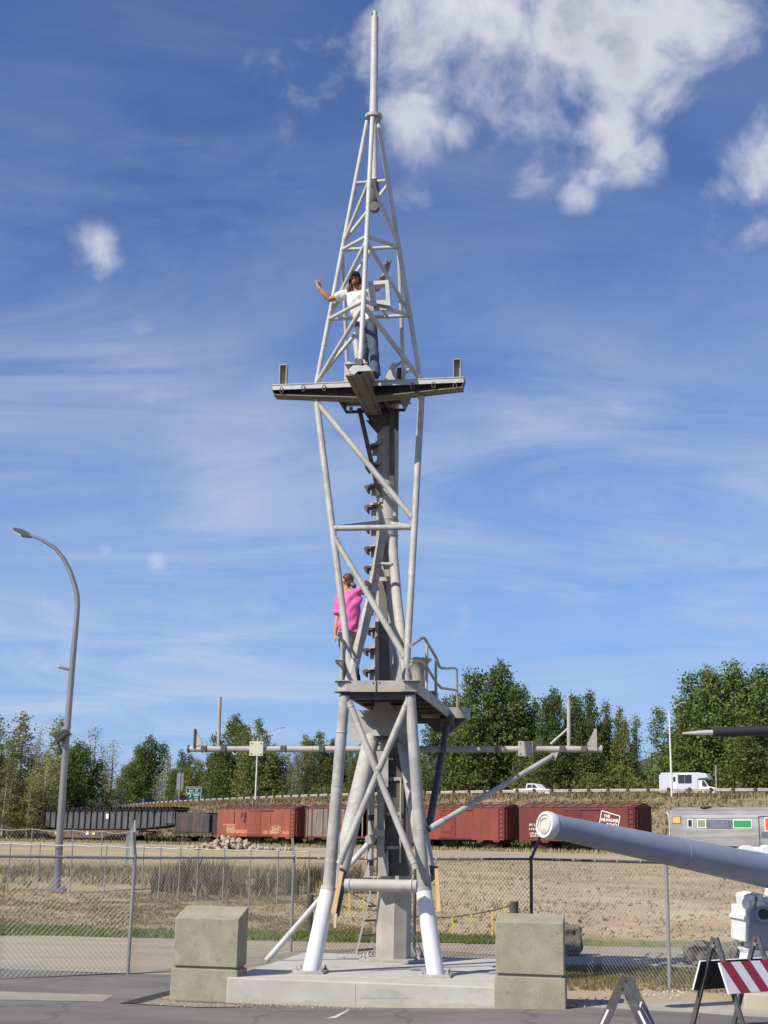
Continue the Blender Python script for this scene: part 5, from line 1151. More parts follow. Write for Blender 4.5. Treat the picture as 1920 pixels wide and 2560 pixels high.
for i, (px, ty, Yd, kind, wf, base) in enumerate(TREES):
    if base == 'r':
        while True:                    # keep every trunk clear of the carriageway
            q = at(px, ty, Yd); sx_ = min(np.arange(0, arc[-1], 2.0), key=lambda s: (G(s).x - q.x)**2 + (G(s).y - q.y)**2)
            if (Vector((q.x, q.y, 0)) - G(sx_)).dot(GN(sx_)) > 30 + (i % 4) * 3: break
            Yd += 3
    top = at(px, ty, Yd); zb = ROADZ + .1 if base == 'r' else 1.6; Hh = top.z - zb
    nm, ds_ = KN[kind]; cnt[kind] = cnt.get(kind, 0) + 1; c = cnt[kind]
    pn = 'at the left edge' if px < 0 else ('at the right edge' if px > 1920 else None)
    place = 'beyond the highway' if base == 'r' else 'standing left of the embankment'
    rank = [t for t in TREES if t[3] == kind].index(TREES[i]) + 1
    if pn: lab = '%s %s, %s' % (ds_, place, pn)
    elif tot_[kind] == 1: lab = '%s %s' % (ds_, place)
    else: lab = '%s %s, %s of its kind from the left' % (ds_, place, ordinal(rank) if rank <= 20 else 'number %d' % rank)
    root = empty(nm, (top.x, top.y, zb), random.uniform(0, 6.28), lab, 'tree', 'trees along the highway')
    tm, cm = TM['birch' if kind == 'bare' else kind][i % 3]
    k = Hh / 24.0; root.scale = (k * wf, k * wf, k)
    mesh_obj('trunk', tm, root)
    if kind != 'bare': mesh_obj('crown', cm, root)
# yellow-green thicket behind the highway
def thicket(name, n, gen, m, leaf, label):
    C = []; r = np.random.default_rng(31)
    for k in range(n):
        p, rad, h_ = gen(); mm = int(90 * rad * h_ / 4)
        q = r.normal(0, 1, (mm, 3)); q /= np.linalg.norm(q, axis=1)[:, None]; q *= r.uniform(.5, 1, (mm, 1)) ** .6
        q = q * np.array([rad, rad, h_*.55]) + np.array([p.x, p.y, p.z + h_*.45]); C.append(q + r.normal(0, .18, q.shape))
    P_ = np.concatenate(C); nL = len(P_); a = r.normal(0, 1, (nL, 3)); a /= np.linalg.norm(a, axis=1)[:, None]; b = np.cross(a, r.normal(0, 1, (nL, 3))); b /= np.linalg.norm(b, axis=1)[:, None]; s = (leaf*r.uniform(.55, 1.25, nL))[:, None]*.5
    v = np.empty((nL*4, 3)); v[0::4] = P_ - a*s; v[1::4] = P_ + b*s*.7; v[2::4] = P_ + a*s*1.25; v[3::4] = P_ - b*s*.7
    me = bpy.data.meshes.new(name); me.vertices.add(nL*4); me.vertices.foreach_set('co', v.ravel()); me.loops.add(nL*4); me.loops.foreach_set('vertex_index', np.arange(nL*4)); me.polygons.add(nL); me.polygons.foreach_set('loop_start', np.arange(nL)*4); me.polygons.foreach_set('loop_total', np.full(nL, 4)); me.update(calc_edges=True); me.materials.append(m)
    o = bpy.data.objects.new(name, me); COL.objects.link(o); return tag(o, label, 'shrubs', kind='stuff')
def g1():
    s = random.uniform(g_of_x(-62), g_of_x(62)); p = G(s) + GN(s) * random.uniform(28, 44); h_ = random.uniform(1.8, 5.5); return Vector((p.x, p.y, ROADZ - .2)), random.uniform(1.1, 2.4), h_
thicket('roadside_thicket', 330, g1, leafy('yellow_green_thicket', (.21, .23, .06), (.14, .17, .045), (.28, .26, .08), scale=.22), .42, 'yellow-green thicket lining the far side of the highway')
def g2():
    p = at(random.uniform(-420, 330), 2060, random.uniform(184, 204)); return Vector((p.x, p.y, 1.6)), random.uniform(1.0, 2.3), random.uniform(1.5, 4.0)
thicket('field_thicket', 170, g2, leafy('olive_thicket', (.13, .14, .045), (.08, .10, .03), (.20, .16, .07), scale=.25), .38, 'low olive thicket under the trees at the far left')
def g3():
    s = random.uniform(g_of_x(-62), g_of_x(62)); p = G(s) + GN(s) * random.uniform(46, 75); return Vector((p.x, p.y, ROADZ)), random.uniform(1.8, 3.4), random.uniform(5, 11)
thicket('woodland_understorey', 220, g3, LEAF['mid'], .6, 'dim green woodland filling the gaps between the roadside trees')
# wooded ridge far away
rd = MB(); nn_ = 160
for k in range(nn_ + 1):
    x = -500 + 1300*k/nn_; zt = 22 + 66*math.exp(-((x - 290)/130)**2) + 4*math.sin(k*.21) + 3*abs(math.sin(k*2.7)) + 2.2*random.random()
    rd.pts([(x, 1150, -5), (x, 1190, zt*.7), (x, 1260, zt)])
for k in range(nn_):
    for j in (0, 1): rd.f.append((k*3+j, (k+1)*3+j, (k+1)*3+j+1, k*3+j+1))
o = rd.build('hills', mat('distant_conifer_ridge', (.035, .055, .05), .95, var=(.055, .075, .065), vscale=.08, coords='World'), None); o['kind'] = 'structure'

# ------------------------------------------------------------------ things on the highway
whitep = mat('white_vehicle_paint', (.72, .72, .72), .35); glassv = mat('dark_vehicle_glass', (.025, .03, .035), .1, spec=.7); tyre = mat('tyre_rubber', (.02, .02, .02), .8); chrome = mat('grey_hub', (.4, .4, .4), .4, .6)
greyv = mat('pale_blue_grey_panel', (.50, .53, .58), .4, var=(.46, .49, .54), vscale=1)
def wheel(root, x, y, r=.38):
    w = MB().lathe((x, y - .11, r), [(r*.85, 0), (r, .03), (r, .19), (r*.85, .22)], 18, (0, 1, 0)).build('wheel', tyre, root); MB().lathe((x, y - .125, r), [(r*.55, 0), (r*.5, .02)], 14, (0, 1, 0)).build('hub', chrome, w)
def on_road(px, off):
    d = px_dir(px, 1985); best = min(np.arange(0, arc[-1], .5), key=lambda s: abs((G(s).x) * d.y - G(s).y * d.x)); p = G(best) + GN(best) * off; t = (G(best+.5) - G(best-.5)).normalized()
    d2 = px_dir(px, 1985); best = min(np.arange(0, arc[-1], .5), key=lambda s: abs((G(s)+GN(s)*off).x * d2.y - (G(s)+GN(s)*off).y * d2.x)); p = G(best) + GN(best)*off
    return Vector((p.x, p.y, ROADZ)), math.atan2(t.y, t.x)
p, rz = on_road(1725, 6); rv = empty('motorhome', p, rz, 'white box-bodied motorhome driving right along the highway', 'motorhome'); rv.scale = (.74, .8, .86)
MB().prism([(-4.3, -1.15, .55), (1.7, -1.15, .55), (1.7, -1.15, 2.35), (3.3, -1.15, 2.35), (3.45, -1.15, 2.55), (3.05, -1.15, 3.15), (1.6, -1.15, 3.28), (-4.3, -1.15, 3.28)], (0, 2.3, 0)).build('box_body', greyv, rv, smooth=None, bevel=.04)
MB().prism([(1.72, -1.0, .5), (4.55, -1.0, .5), (4.6, -1.0, 1.05), (4.3, -1.0, 1.25), (3.35, -1.0, 1.42), (2.75, -1.0, 2.3), (1.72, -1.0, 2.33)], (0, 2.0, 0)).build('cab', whitep, rv, smooth=None, bevel=.05)
MB().prism([(2.35, -1.008, 1.4), (3.2, -1.008, 1.4), (2.72, -1.008, 2.16), (2.35, -1.008, 2.16)], (0, .012, 0)).build('cab_window', glassv, rv, smooth=None)
MB().prism([(3.38, -.86, 1.45), (2.80, -.86, 2.26), (2.80, .86, 2.26), (3.38, .86, 1.45)], (.05, 0, .03)).build('windscreen', glassv, rv, smooth=None)
w = MB().box((-.35, -1.16, 2.45), (2.2, .04, 1.25)).build('window', glassv, rv, smooth=None, bevel=.01); MB().box((-.35, -1.185, 2.45), (.05, .02, 1.2)).build('mullion', chrome, w)
dd = MB().box((-2.1, -1.16, 1.75), (.85, .03, 2.3)).build('door', whitep, rv, smooth=None); MB().box((-2.05, -1.18, 2.4), (.4, .02, .7)).build('door_window', glassv, dd, smooth=None)
MB().prism([(1.8, -1.16, 2.36), (3.25, -1.16, 2.36), (3.4, -1.16, 2.62), (1.8, -1.16, 2.5)], (0, .02, 0)).build('overcab_strip', darkm, rv, smooth=None)  # dark strip along the lower edge of the overcab
MB().box((-4.45, 0, 1.8), (.2, 2.2, 2.4)).build('rear_wall', whitep, rv, smooth=None, bevel=.03)
MB().box((2.9, -1.12, 1.7), (.12, .22, .3)).build('wing_mirror', blackm, rv, smooth=None)
for x in (-2.6, 3.6): wheel(rv, x, -1.0); wheel(rv, x, 1.1)
def pickup(px, off, name, label, paint, flip=1):
    p, rz = on_road(px, off); c = empty(name, p, rz + (math.pi if flip < 0 else 0), label, 'pickup truck')
    MB().prism([(-2.7, -.95, .55), (2.7, -.95, .55), (2.75, -.95, .95), (2.55, -.95, 1.12), (1.1, -.95, 1.2), (-2.7, -.95, 1.2)], (0, 1.9, 0)).build('body', paint, c, smooth=None, bevel=.05)
    MB().prism([(-.95, -.86, 1.2), (1.15, -.86, 1.2), (.45, -.86, 1.83), (-.75, -.86, 1.86)], (0, 1.72, 0)).build('cab', paint, c, smooth=None, bevel=.05)
    for q in ([(-.75, 1.28), (-.02, 1.28), (-.02, 1.74), (-.62, 1.74)], [(.06, 1.28), (.88, 1.28), (.40, 1.74), (.06, 1.74)]):
        for y in (-.875, .863): MB().prism([(a, y, z) for a, z in q], (0, .012, 0)).build('window', glassv, c, smooth=None)
    MB().box((-1.85, -.97, 1.05), (1.5, .02, .1)).build('trim', darkm, c, smooth=None)
    for x in (-1.75, 1.75): wheel(c, x, -.85); wheel(c, x, .95)
    return c
pickup(1342, 7.5, 'pickup_truck', 'white pickup truck on the highway behind the guard rail', whitep)
pickup(369, 3.2, 'pickup_truck', 'black pickup truck on the highway at the far left', mat('black_vehicle_paint', (.012, .012, .014), .3), -1)
pickup(452, 3.2, 'pickup_truck', 'dark maroon pickup truck on the highway beside the grey road sign', mat('maroon_vehicle_paint', (.05, .008, .008), .3), -1)
# exit sign
p, rz = on_road(483, 12); sg = empty('exit_sign', p, 0, 'green highway sign reading EXIT 77 WEST', 'road sign')
grs = mat('highway_sign_green', (.008, .085, .055), .5); silver = mat('sign_white', (.68, .70, .68), .6); palegr = mat('pale_green_lettering', (.30, .48, .40), .6)
sw, sh = 2.95, 2.5; sz0 = at(483, 1967, p.y).z - ROADZ - sh
MB().box((0, 0, sz0 + sh/2), (sw, .08, sh)).build('panel', grs, sg, smooth=None)
for z in (sz0 + .03, sz0 + sh*.55 - .03, sz0 + sh - .03): MB().box((0, -.045, z), (sw, .012, .06)).build('border', silver, sg, smooth=None)
for x in (-sw/2 + .03, sw/2 - .03): MB().box((x, -.046, sz0 + sh/2), (.06, .012, sh)).build('border', silver, sg, smooth=None)
for x in (-1.2, 1.2): MB().box((x, .12, (sz0 + sh)/2), (.14, .14, sz0 + sh)).build('post', postm, sg, smooth=None)
for t_, s_, x_, z_, m_ in (('Historic Districts', .33, 0, sz0 + 2.2, palegr), ('EXIT', .40, -.45, sz0 + 1.72, silver), ('77', .58, .55, sz0 + 1.74, silver), ('WEST', .48, .55, sz0 + .95, silver), ('NEXT', .3, .55, sz0 + .45, silver)):
    me = text_mesh(t_, s_, .012); me.materials.append(m_); o = mesh_obj('lettering', me, sg); o.location = (x_, -.052, z_); o.rotation_euler = (R(90), 0, 0)
ra_ = [(-.85 + .36*math.cos(a), -.055, sz0 + .8 + .36*math.sin(a)) for a in [R(150 - 20*k) for k in range(12)]]; MB().path(ra_, .09, 8).build('arrow_symbol', silver, sg)
p, rz = on_road(448, 1.8); sb_ = empty('road_sign', p + ZX * -.2, R(-8), 'back of a tall grey road sign on a thin post', 'road sign')
MB().tube((0, 0, -.4), (0, 0, 5.9), .08).build('post', galv, sb_); MB().box((0, .1, 4.3), (1.25, .04, 3.0)).build('panel', mat('sign_back_grey', (.20, .21, .225), .5, .3), sb_, smooth=None)
for z in (3.2, 5.3): MB().box((0, .04, z), (1.1, .05, .09)).build('crosspiece', galv, sb_, smooth=None)
p, rz = on_road(1797, 1.4); mk = empty('marker_post', p, 0, 'thin grey marker post by the guard rail right of the motorhome', 'post'); MB().tube((0, 0, -.3), (0, 0, 3.4), .07).build('post_tube', galv, mk); MB().box((0, -.08, 2.9), (.16, .02, .8)).build('reflector_strip', galv2, mk)
# highway lamps: slender white poles with a raking arm
palepole = mat('pale_lamp_pole', (.62, .61, .58), .5)
def hwy_lamp(foot, head, off, arm, label):
    d = px_dir(*foot); p0, rz = on_road(foot[0], off); z0 = ROADZ - .6
    top = at(head[0], head[1], p0.y); c = empty('highway_lamp', (p0.x, p0.y, z0), 0, label, 'street lamp', 'lamps along the highway')
    MB(c.location).path([(p0.x, p0.y, z0), (p0.x, p0.y, top.z)], [.14, .08], 10).build('pole', palepole, c)
    a0 = Vector((p0.x, p0.y, top.z)); pts_ = [a0] + [at(q[0], q[1], p0.y) for q in arm]; pts_ = [a0] + [a0 + (q - pts_[0]) for q in pts_[1:]] if False else [a0] + pts_[1:]
    MB(c.location).path(pts_, .05, 8).build('arm', galv, c); e = pts_[-1]
    MB(c.location).ell(e + Vector((.25, 0, 0)), (.45, .2, .1)).build('lamp_head', galv2, c)
hwy_lamp((640, 2005), (645, 1846), -2.2, [(672, 1832), (690, 1822), (702, 1819)], 'slender pale lamp pole with arched arm left of the mast')
hwy_lamp((1682, 1992), (1674, 1778), -2.4, [(1682, 1771), (1703, 1757)], 'white lamp pole with raking arm in front of the motorhome')
# ------------------------------------------------------------------ chain-link fences
fgalv = mat('galvanised_fence_pipe', (.33, .335, .335), .45, .45, var=(.26, .265, .265), vscale=4, coords='World')
wirem = mat('fence_wire', (.40, .405, .40), .45, .45); wired = mat('brown_fence_wire', (.13, .085, .06), .6, .2); fdark = mat('dark_fence_pipe', (.045, .045, .05), .5, .2, var=(.08, .08, .085), vscale=3, coords='World')
def mesh_span(mb_, a, b, z0, z1, cell=.062, r=.0020, zf=None):
    """woven wire between two posts, cut at top and bottom; a real zig-zag lattice of thin wires"""
    a, b = Vector(a), Vector(b); L = (b - a).length; d = (b - a) / L; H = z1 - z0; nrm = Vector((-d.y, d.x, 0))
    k = -H
    while k < L:
        for s in (1, -1):
            u0, u1 = k, k + H
            t0, t1 = max(0, -u0 / H), min(1, (L - u0) / H)
            if t1 <= t0: continue
            za, zb_ = (t0, t1) if s > 0 else (1 - t0, 1 - t1)
            P0 = a + d * (u0 + H*t0) + ZX * (z0 + za*H) + nrm * (.003*s); P1 = a + d * (u0 + H*t1) + ZX * (z0 + zb_*H) + nrm * (.003*s)
            mb_.path([P0, P1], r, 3, caps=False)
        k += cell * 1.414
def fence(name, label, posts, h, pm, wm, arms=(), rail=True, cell=.062, r=.0020, post_r=.03, rail_r=.023, tops=None, fabric=True, z_wave=0.0, rail_m=None, skip_posts=()):
    root = empty(name, posts[0], 0, label, 'fence'); off = root.location
    for i, p in enumerate(posts):
        if i in skip_posts: continue
        po = MB(off).tube(p - ZX*.1, p + ZX * (h + .03), post_r, n=12).build('post', pm, root); MB(off).ell(p + ZX*(h + .03), (post_r*1.15, post_r*1.15, post_r)).build('cap', pm, po)
    for i in range(len(posts) - 1):
        a, b = posts[i], posts[i+1]
        if rail: MB(off).path([a + ZX*h, (a+b)/2 + ZX*(h - z_wave), b + ZX*h], rail_r, 10).build('top_rail', rail_m or pm, root)
        if fabric:
            f = MB(off); za, zb_ = a.z, b.z; z = (za + zb_)/2; mesh_span(f, Vector((a.x, a.y, 0)), Vector((b.x, b.y, 0)), min(za, zb_) + .03, min(za, zb_) + h + .02, cell, r)
            f.build('wire_mesh', wm, root, smooth=None)
            if rail and cell < .1:
                n_ = max(2, int((b-a).length / .55))
                for k in range(1, n_):
                    q = a.lerp(b, k/n_) + ZX*h; dd = (b-a).normalized(); MB(off).tube(q - dd*.012, q + dd*.012, rail_r*1.25, n=8).build('tie_clip', wirem, root)
    for i, v in arms: MB(off).bar(posts[i] + ZX*(h), posts[i] + ZX*h + v, .045, .05).build('barb_arm', pm, root, smooth=None)
    return root
pA, pB, p1 = atz(-420, 2470, 0), atz(-60, 2452, 0), atz(319, 2436, 0)
p2 = P(*atz(727, 2380, 0).xy); pm_ = P(*atz(668, 2388, 0).xy)
fence('chain_link_fence', 'grey galvanised chain-link fence with barbed-wire arms, nearest on the left', [P(*pA.xy), P(*pB.xy), P(*p1.xy), p2], 1.86, fgalv, wirem, arms=((2, Vector((-.05, -.05, .42))), (3, Vector((-.05, .0, .40)))))
p3 = P(*atz(1330, 2426, .06).xy); p25 = P(*atz(1035, 2398, .04).xy)
fence('chain_link_fence', 'dark brown chain-link fence behind the mast and the right block', [p2 + AX*.06, p25, p3], 1.86, fdark, wired, arms=((2, Vector((.17, .0, .40))),), r=.0032, skip_posts=(0,))
p4 = P(*atz(1675, 2470, .085).xy); p5 = p4 + (p4 - p3).normalized() * 3.0
p4.z = gz(p4.x, p4.y); p5.z = gz(p5.x, p5.y)
fence('chain_link_fence', 'grey chain-link fence on the right, below the gun barrel', [p3 + (p4-p3).normalized()*.08, p4, p5, p5 + (p4 - p3).normalized()*3], 1.86, fgalv, wirem, skip_posts=(0,), rail_m=fdark)
# second fence at the edge of the weeds, and a far one with an open gate leaf
def px_post(x, y, Y): q = at(x, y, Y); return P(q.x, q.y)
def line_posts(xs_, y, Ys): return [px_post(x, y, Yd) for x, Yd in zip(xs_, Ys)]
xs2 = [-30, 15, 90, 172, 258, 352, 395, 445, 490, 556, 622, 692, 770]
fence('chain_link_fence', 'thin wire-mesh fence running through the weeds on the slope', line_posts(xs2, 2250, [44.5 - (x+30)*.0030 for x in xs2]), 1.60, fgalv, wirem, cell=.10, r=.0024, post_r=.021, rail_r=.015, z_wave=.03)
xs3 = [-40, 75, 178, 252, 318]
fence('chain_link_fence', 'distant low mesh fence in front of the bridge girder', line_posts(xs3, 2150, [70, 68.5, 67, 66, 65]), 1.55, fgalv, wirem, cell=.16, r=.004, post_r=.03, rail_r=.02, z_wave=.10)
g0 = px_post(314, 2160, 62); gt = empty('mesh_gate', g0, 0, 'open mesh gate leaf with slanted top edge in the distance', 'gate')
m = MB(g0); A_, B_ = g0 + ZX*1.45, px_post(331, 2160, 60) + ZX*2.15; B0 = px_post(337, 2180, 58)
for a, b in ((g0, A_), (A_, B_), (B_, B0 + ZX*.05), (B0 + ZX*.05, g0 + ZX*.05)): m.tube(a, b, .035, n=8)
m.build('gate_frame', fgalv, gt)
m = MB(g0)
for k in range(14):
    f = k/13; m.tube(g0.lerp(B0, f) + ZX*.05, A_.lerp(B_, f), .008, n=4); m.tube(g0.lerp(A_, f), B0.lerp(B_, f), .008, n=4)
m.build('gate_mesh', wirem, gt)
# ------------------------------------------------------------------ street lamp at the left
cL = lambda x, y: (.4518*x, 1280 + .4518*y)
fb = atz(.4518*310, 1280 + .4518*2128, .36); LY = fb.y; fb.z = rough_z(fb.x, fb.y)
lamp = empty('street_lamp', fb, 0, 'tall curved aluminium street lamp with floodlight box, left of the mast', 'street lamp')
lampm = mat('brushed_aluminium_pole', (.33, .315, .305), .38, .6, var=(.26, .25, .24), vscale=1.2, stretch=(1, 1, .3), coords='World')
pp = [(310, 2128), (333, 1760), (356, 1400), (384, 1050), (405, 800), (424, 590), (429, 520), (426, 460), (412, 400), (388, 330), (352, 258), (305, 200), (240, 160), (165, 126)]
rr = [.130, .122, .113, .104, .097, .090, .087, .09, .085, .08, .072, .064, .056, .048]
pts_ = [at(*cL(*q), LY) for q in pp]; pts_[0] = fb
MB(fb).path(pts_, rr, 16).build('pole', lampm, lamp)
MB(fb).box(fb + ZX*.04, (.55, .55, .09)).build('base_plate', lampm, lamp)
for sx in (-1, 1):
    for sy in (-1, 1): MB(fb).tube(fb + Vector((sx*.2, sy*.2, .05)), fb + Vector((sx*.2, sy*.2, .16)), .03, n=6).build('bolt', fgalv, lamp)
h0, h1 = at(*cL(162, 124), LY), at(*cL(72, 97), LY); hd = (h1 - h0).normalized()
hu = Vector((0, 1, 0)).cross(hd).normalized() * -1
if hu.z < 0: hu = -hu
MB(fb).prism([h0 + hu*.05, h0.lerp(h1, .5) + hu*.11, h1 + hu*.08, h1 - hu*.02, h0.lerp(h1, .5) - hu*.10, h0 - hu*.05], (0, .42, 0)).build('lamp_head', mat('dark_lamp_head', (.10, .10, .105), .4, .4), lamp)
MB(fb).prism([h0.lerp(h1, .45) - hu*.105, h1 - hu*.03, h1 - hu*.045, h0.lerp(h1, .45) - hu*.125], (0, .34, 0)).build('lens', mat('lamp_lens', (.75, .75, .72), .2), lamp)
a0, a1 = at(*cL(400, 876), LY), at(*cL(325, 857), LY); MB(fb).tube(a0, a1, .05, n=10).build('stub_arm', lampm, lamp); MB(fb).tube(a1, a1 + (a1-a0).normalized()*.02, .055, n=10).build('stub_cap', mat('white_cap', (.75, .75, .74), .5), lamp)
b = [at(*cL(*q), LY) for q in ((312, 1250), (375, 1208), (398, 1228), (335, 1275))]
MB(fb).prism(b, (0, -.45, 0)).build('floodlight_box', mat('dark_floodlight', (.045, .045, .045), .5), lamp, smooth=None)
MB(fb).bar(at(*cL(322, 1270), LY) - Vector((0, .1, 0)), at(*cL(352, 1360), LY), .07, .05).bar(at(*cL(350, 1275), LY), at(*cL(345, 1300), LY), .05, .05).build('floodlight_bracket', blackm, lamp, smooth=None)
# ------------------------------------------------------------------ naval gun at the right
gunp = mat('light_blue_grey_paint', (.225, .26, .335), .5, var=(.19, .22, .285), vscale=2.2, v2=(.17, .185, .215), v2scale=9, v2amt=.45, v2th=(.56, .72), coords='World', bump=.12, bscale=120); gunw = mat('white_gun_paint', (.74, .75, .78), .5, var=(.66, .67, .70), vscale=4, coords='World'); rimw = mat('chalky_white_rim', (.55, .56, .58), .6, v2=(.42, .22, .10), v2scale=8, v2amt=.8, v2th=(.54, .64), coords='World'); shadeb = mat('shaded_white_gun_paint', (.22, .25, .31), .5, var=(.19, .22, .27), vscale=2, coords='World')  # shadeb: bluish shade put into the white mount's colour
mz = at(1363, 2062, 17.3); br_ = at(1960, 2186, 19.7); gdir = (mz - br_).normalized(); gb = P(br_.x + .6, br_.y + .5)
gun = empty('naval_gun', gb, 0, 'long grey-blue naval gun barrel on a white pedestal mount', 'naval gun')
far = br_ - gdir * 1.6; Lg = (mz - far).length
prg = [(.25, 0), (.25, Lg*.15), (.240, Lg*.30), (.207, Lg*.55), (.175, Lg*.80), (.153, Lg*.955), (.161, Lg*.962), (.150, Lg*.99), (.148, Lg)]
MB(gb).lathe(far, prg[:-2] + [(.160, Lg*.985)], 40, gdir).build('barrel', gunp, gun, smooth=30)
mzr = MB(gb).lathe(far + gdir * Lg*.983, [(.166, 0), (.174, .03), (.174, .09), (.165, .12), (.132, .125), (.13, .105), (.02, .105)], 40, gdir).build('muzzle_rim', rimw, gun, smooth=30)
MB(gb).lathe(far + gdir * (Lg*.983), [(.115, .102), (.113, .122), (.086, .124), (.083, .11), (.01, .11)], 32, gdir).build('tampion', mat('stained_tampion', (.52, .49, .44), .7, v2=(.34, .25, .16), v2scale=12, v2amt=.6, coords='World'), mzr, smooth=30)
for k in (.60,): MB(gb).lathe(far + gdir*Lg*k, [(np.interp(Lg*k, [q[1] for q in prg], [q[0] for q in prg]) + .004, 0), (np.interp(Lg*k, [q[1] for q in prg], [q[0] for q in prg]) + .004, .02)], 36, gdir).build('barrel_joint', gunp, gun)
cM = lambda x, y: (1780 + .1809*x, 2080 + .1809*y); MY = 19.6
def mnt(name, px, th, m_, Y=MY, par=gun): return MB(gb).prism([at(*cM(*q), Y) for q in px], (0, th, 0)).build(name, m_, par, smooth=None)
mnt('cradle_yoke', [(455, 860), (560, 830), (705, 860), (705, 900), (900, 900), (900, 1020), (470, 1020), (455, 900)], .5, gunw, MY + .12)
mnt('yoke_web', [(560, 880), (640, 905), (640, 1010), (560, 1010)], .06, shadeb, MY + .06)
for x in (470, 555, 655): MB(gb).path([at(*cM(x, 880), MY), at(*cM(x + 10, 960), MY - .03), at(*cM(x - 5, 1015), MY)], [.03, .035, .03], 10).build('recoil_fitting', gunw, gun)
MB(gb).ell(at(*cM(470, 990), MY - .05), (.06, .06, .08)).build('recoil_fitting', gunw, gun); MB(gb).ell(at(*cM(520, 900), MY - .05), (.07, .06, .05)).build('recoil_fitting', gunw, gun); MB(gb).ell(at(*cM(668, 1000), MY - .05), (.06, .06, .06)).build('recoil_fitting', gunw, gun)
mnt('upper_carriage', [(465, 1020), (900, 1020), (900, 1200), (465, 1200)], .8, gunw, MY + .1)
mnt('flange_plate', [(455, 1165), (905, 1165), (905, 1215), (455, 1215)], .9, gunw, MY + .05)
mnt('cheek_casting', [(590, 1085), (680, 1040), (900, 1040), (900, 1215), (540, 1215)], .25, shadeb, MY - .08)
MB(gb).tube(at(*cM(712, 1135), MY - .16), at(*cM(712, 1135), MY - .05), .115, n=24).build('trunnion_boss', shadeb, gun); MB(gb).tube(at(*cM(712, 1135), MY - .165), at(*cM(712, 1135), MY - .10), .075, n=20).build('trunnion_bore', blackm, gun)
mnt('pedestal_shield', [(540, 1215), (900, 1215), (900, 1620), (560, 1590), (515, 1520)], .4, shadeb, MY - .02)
mnt('pedestal_side', [(487, 1215), (545, 1215), (520, 1520), (490, 1520)], .9, gunw, MY + .05)
gq = at(*cM(860, 1640), MY + .5)
MB(gb).lathe(Vector((gq.x, gq.y, gb.z + .18)), [(.75, 0), (.75, .08), (.55, .16), (.48, .45), (.52, gq.z - gb.z - .15)], 28).build('pedestal_base', gunw, gun)
conb = [atz(1880, 2521, .08), atz(1838, 2492, .08)]
mp_ = T(0, 0, 0)
pk = atz(1862, 2524, .09); ap, bp_, _ = toT(pk)
MB(gb).hexa([T(ap, bp_, 0), T(ap + 4, bp_, 0), T(ap + 4, bp_ + 3, 0), T(ap, bp_ + 3, 0), T(ap, bp_, .30), T(ap + 4, bp_, .30), T(ap + 4, bp_ + 3, .30), T(ap, bp_ + 3, .30)]).build('concrete_plinth', mat('tan_concrete', (.42, .375, .29), .9, var=(.36, .32, .25), vscale=2, coords='World'), gun, smooth=None, bevel=.02)
# sight tube above the barrel
c8 = lambda x, y: (1620 + .1809*x, 1860 + .1809*y); SY = 20.1
q0, q1 = at(*c8(1385, 1510), SY), at(*c8(1385, 1510), SY) + Vector((0, .35, 0))
MB(gb).lathe(q0, [(.115, 0), (.115, .22), (.085, .22), (.08, .02)], 28, (0, 1, 0)).build('sight_ring', gunw, gun); MB(gb).tube(q0 + Vector((0, .03, 0)), q0 + Vector((0, .2, 0)), .083, n=24).build('sight_bore', mat('dark_brown_bore', (.05, .035, .025), .7), gun)
MB(gb).tube(at(*c8(1425, 1470), SY + .12), at(*c8(1640, 1480), SY + .12), .055, n=14).tube(at(*c8(1425, 1550), SY + .12), at(*c8(1640, 1540), SY + .12), .05, n=14).build('sight_arm', gunw, gun)
MB(gb).prism([at(*c8(*q), SY) for q in ((1580, 1440), (1660, 1395), (1900, 1395), (1900, 1550), (1680, 1550), (1630, 1530), (1590, 1530))], (0, .3, 0)).build('sight_housing', gunw, gun, smooth=None)
MB(gb).box(at(*c8(1385, 1580), SY) + Vector((0, .1, 0)), (.1, .12, .05)).build('sight_foot', gunw, gun)
MB(gb).bar(at(*c8(1760, 1560), SY + .15), at(*cM(800, 900), MY + .4), .12, .12).build('sight_post', gunw, gun)
# dark thin barrel from a second exhibit outside the frame
sY = 20.5; t0, t1, t2 = at(1703, 1834, sY), at(1781, 1831, sY), at(1925, 1826, sY); tdir = (t2 - t1).normalized()
ob = P(t2.x + 4.2, t2.y + .1); th_ = empty('slim_gun_barrel', ob, 0, 'slim black gun barrel with pale tapered tip reaching in from the right', 'gun barrel')
MB(ob).lathe(t1 + tdir*.02, [(.040, -(t1-t0).length*.0), (.034, -(t1 - t0).length*.5), (.014, -(t1-t0).length)][::-1], 20, tdir).build('tip', mat('pale_steel_tip', (.58, .56, .53), .4, .4), th_)
MB(ob).lathe(t1, [(.04, 0), (.072, .01), (.072, .03), (.076, .9), (.080, 2.5), (.09, 5.5)], 24, tdir).build('sleeve', mat('matt_black_sleeve', (.022, .022, .024), .6, bump=.2, bscale=80), th_)
e = t1 + tdir*5.0; MB(ob).tube(Vector((e.x, e.y, ob.z)), e, .16, .12, 16).box(Vector((e.x, e.y, ob.z + .15)), (1.2, 1.2, .3)).box(e, (.9, .5, .5)).build('stand', gunp, th_)
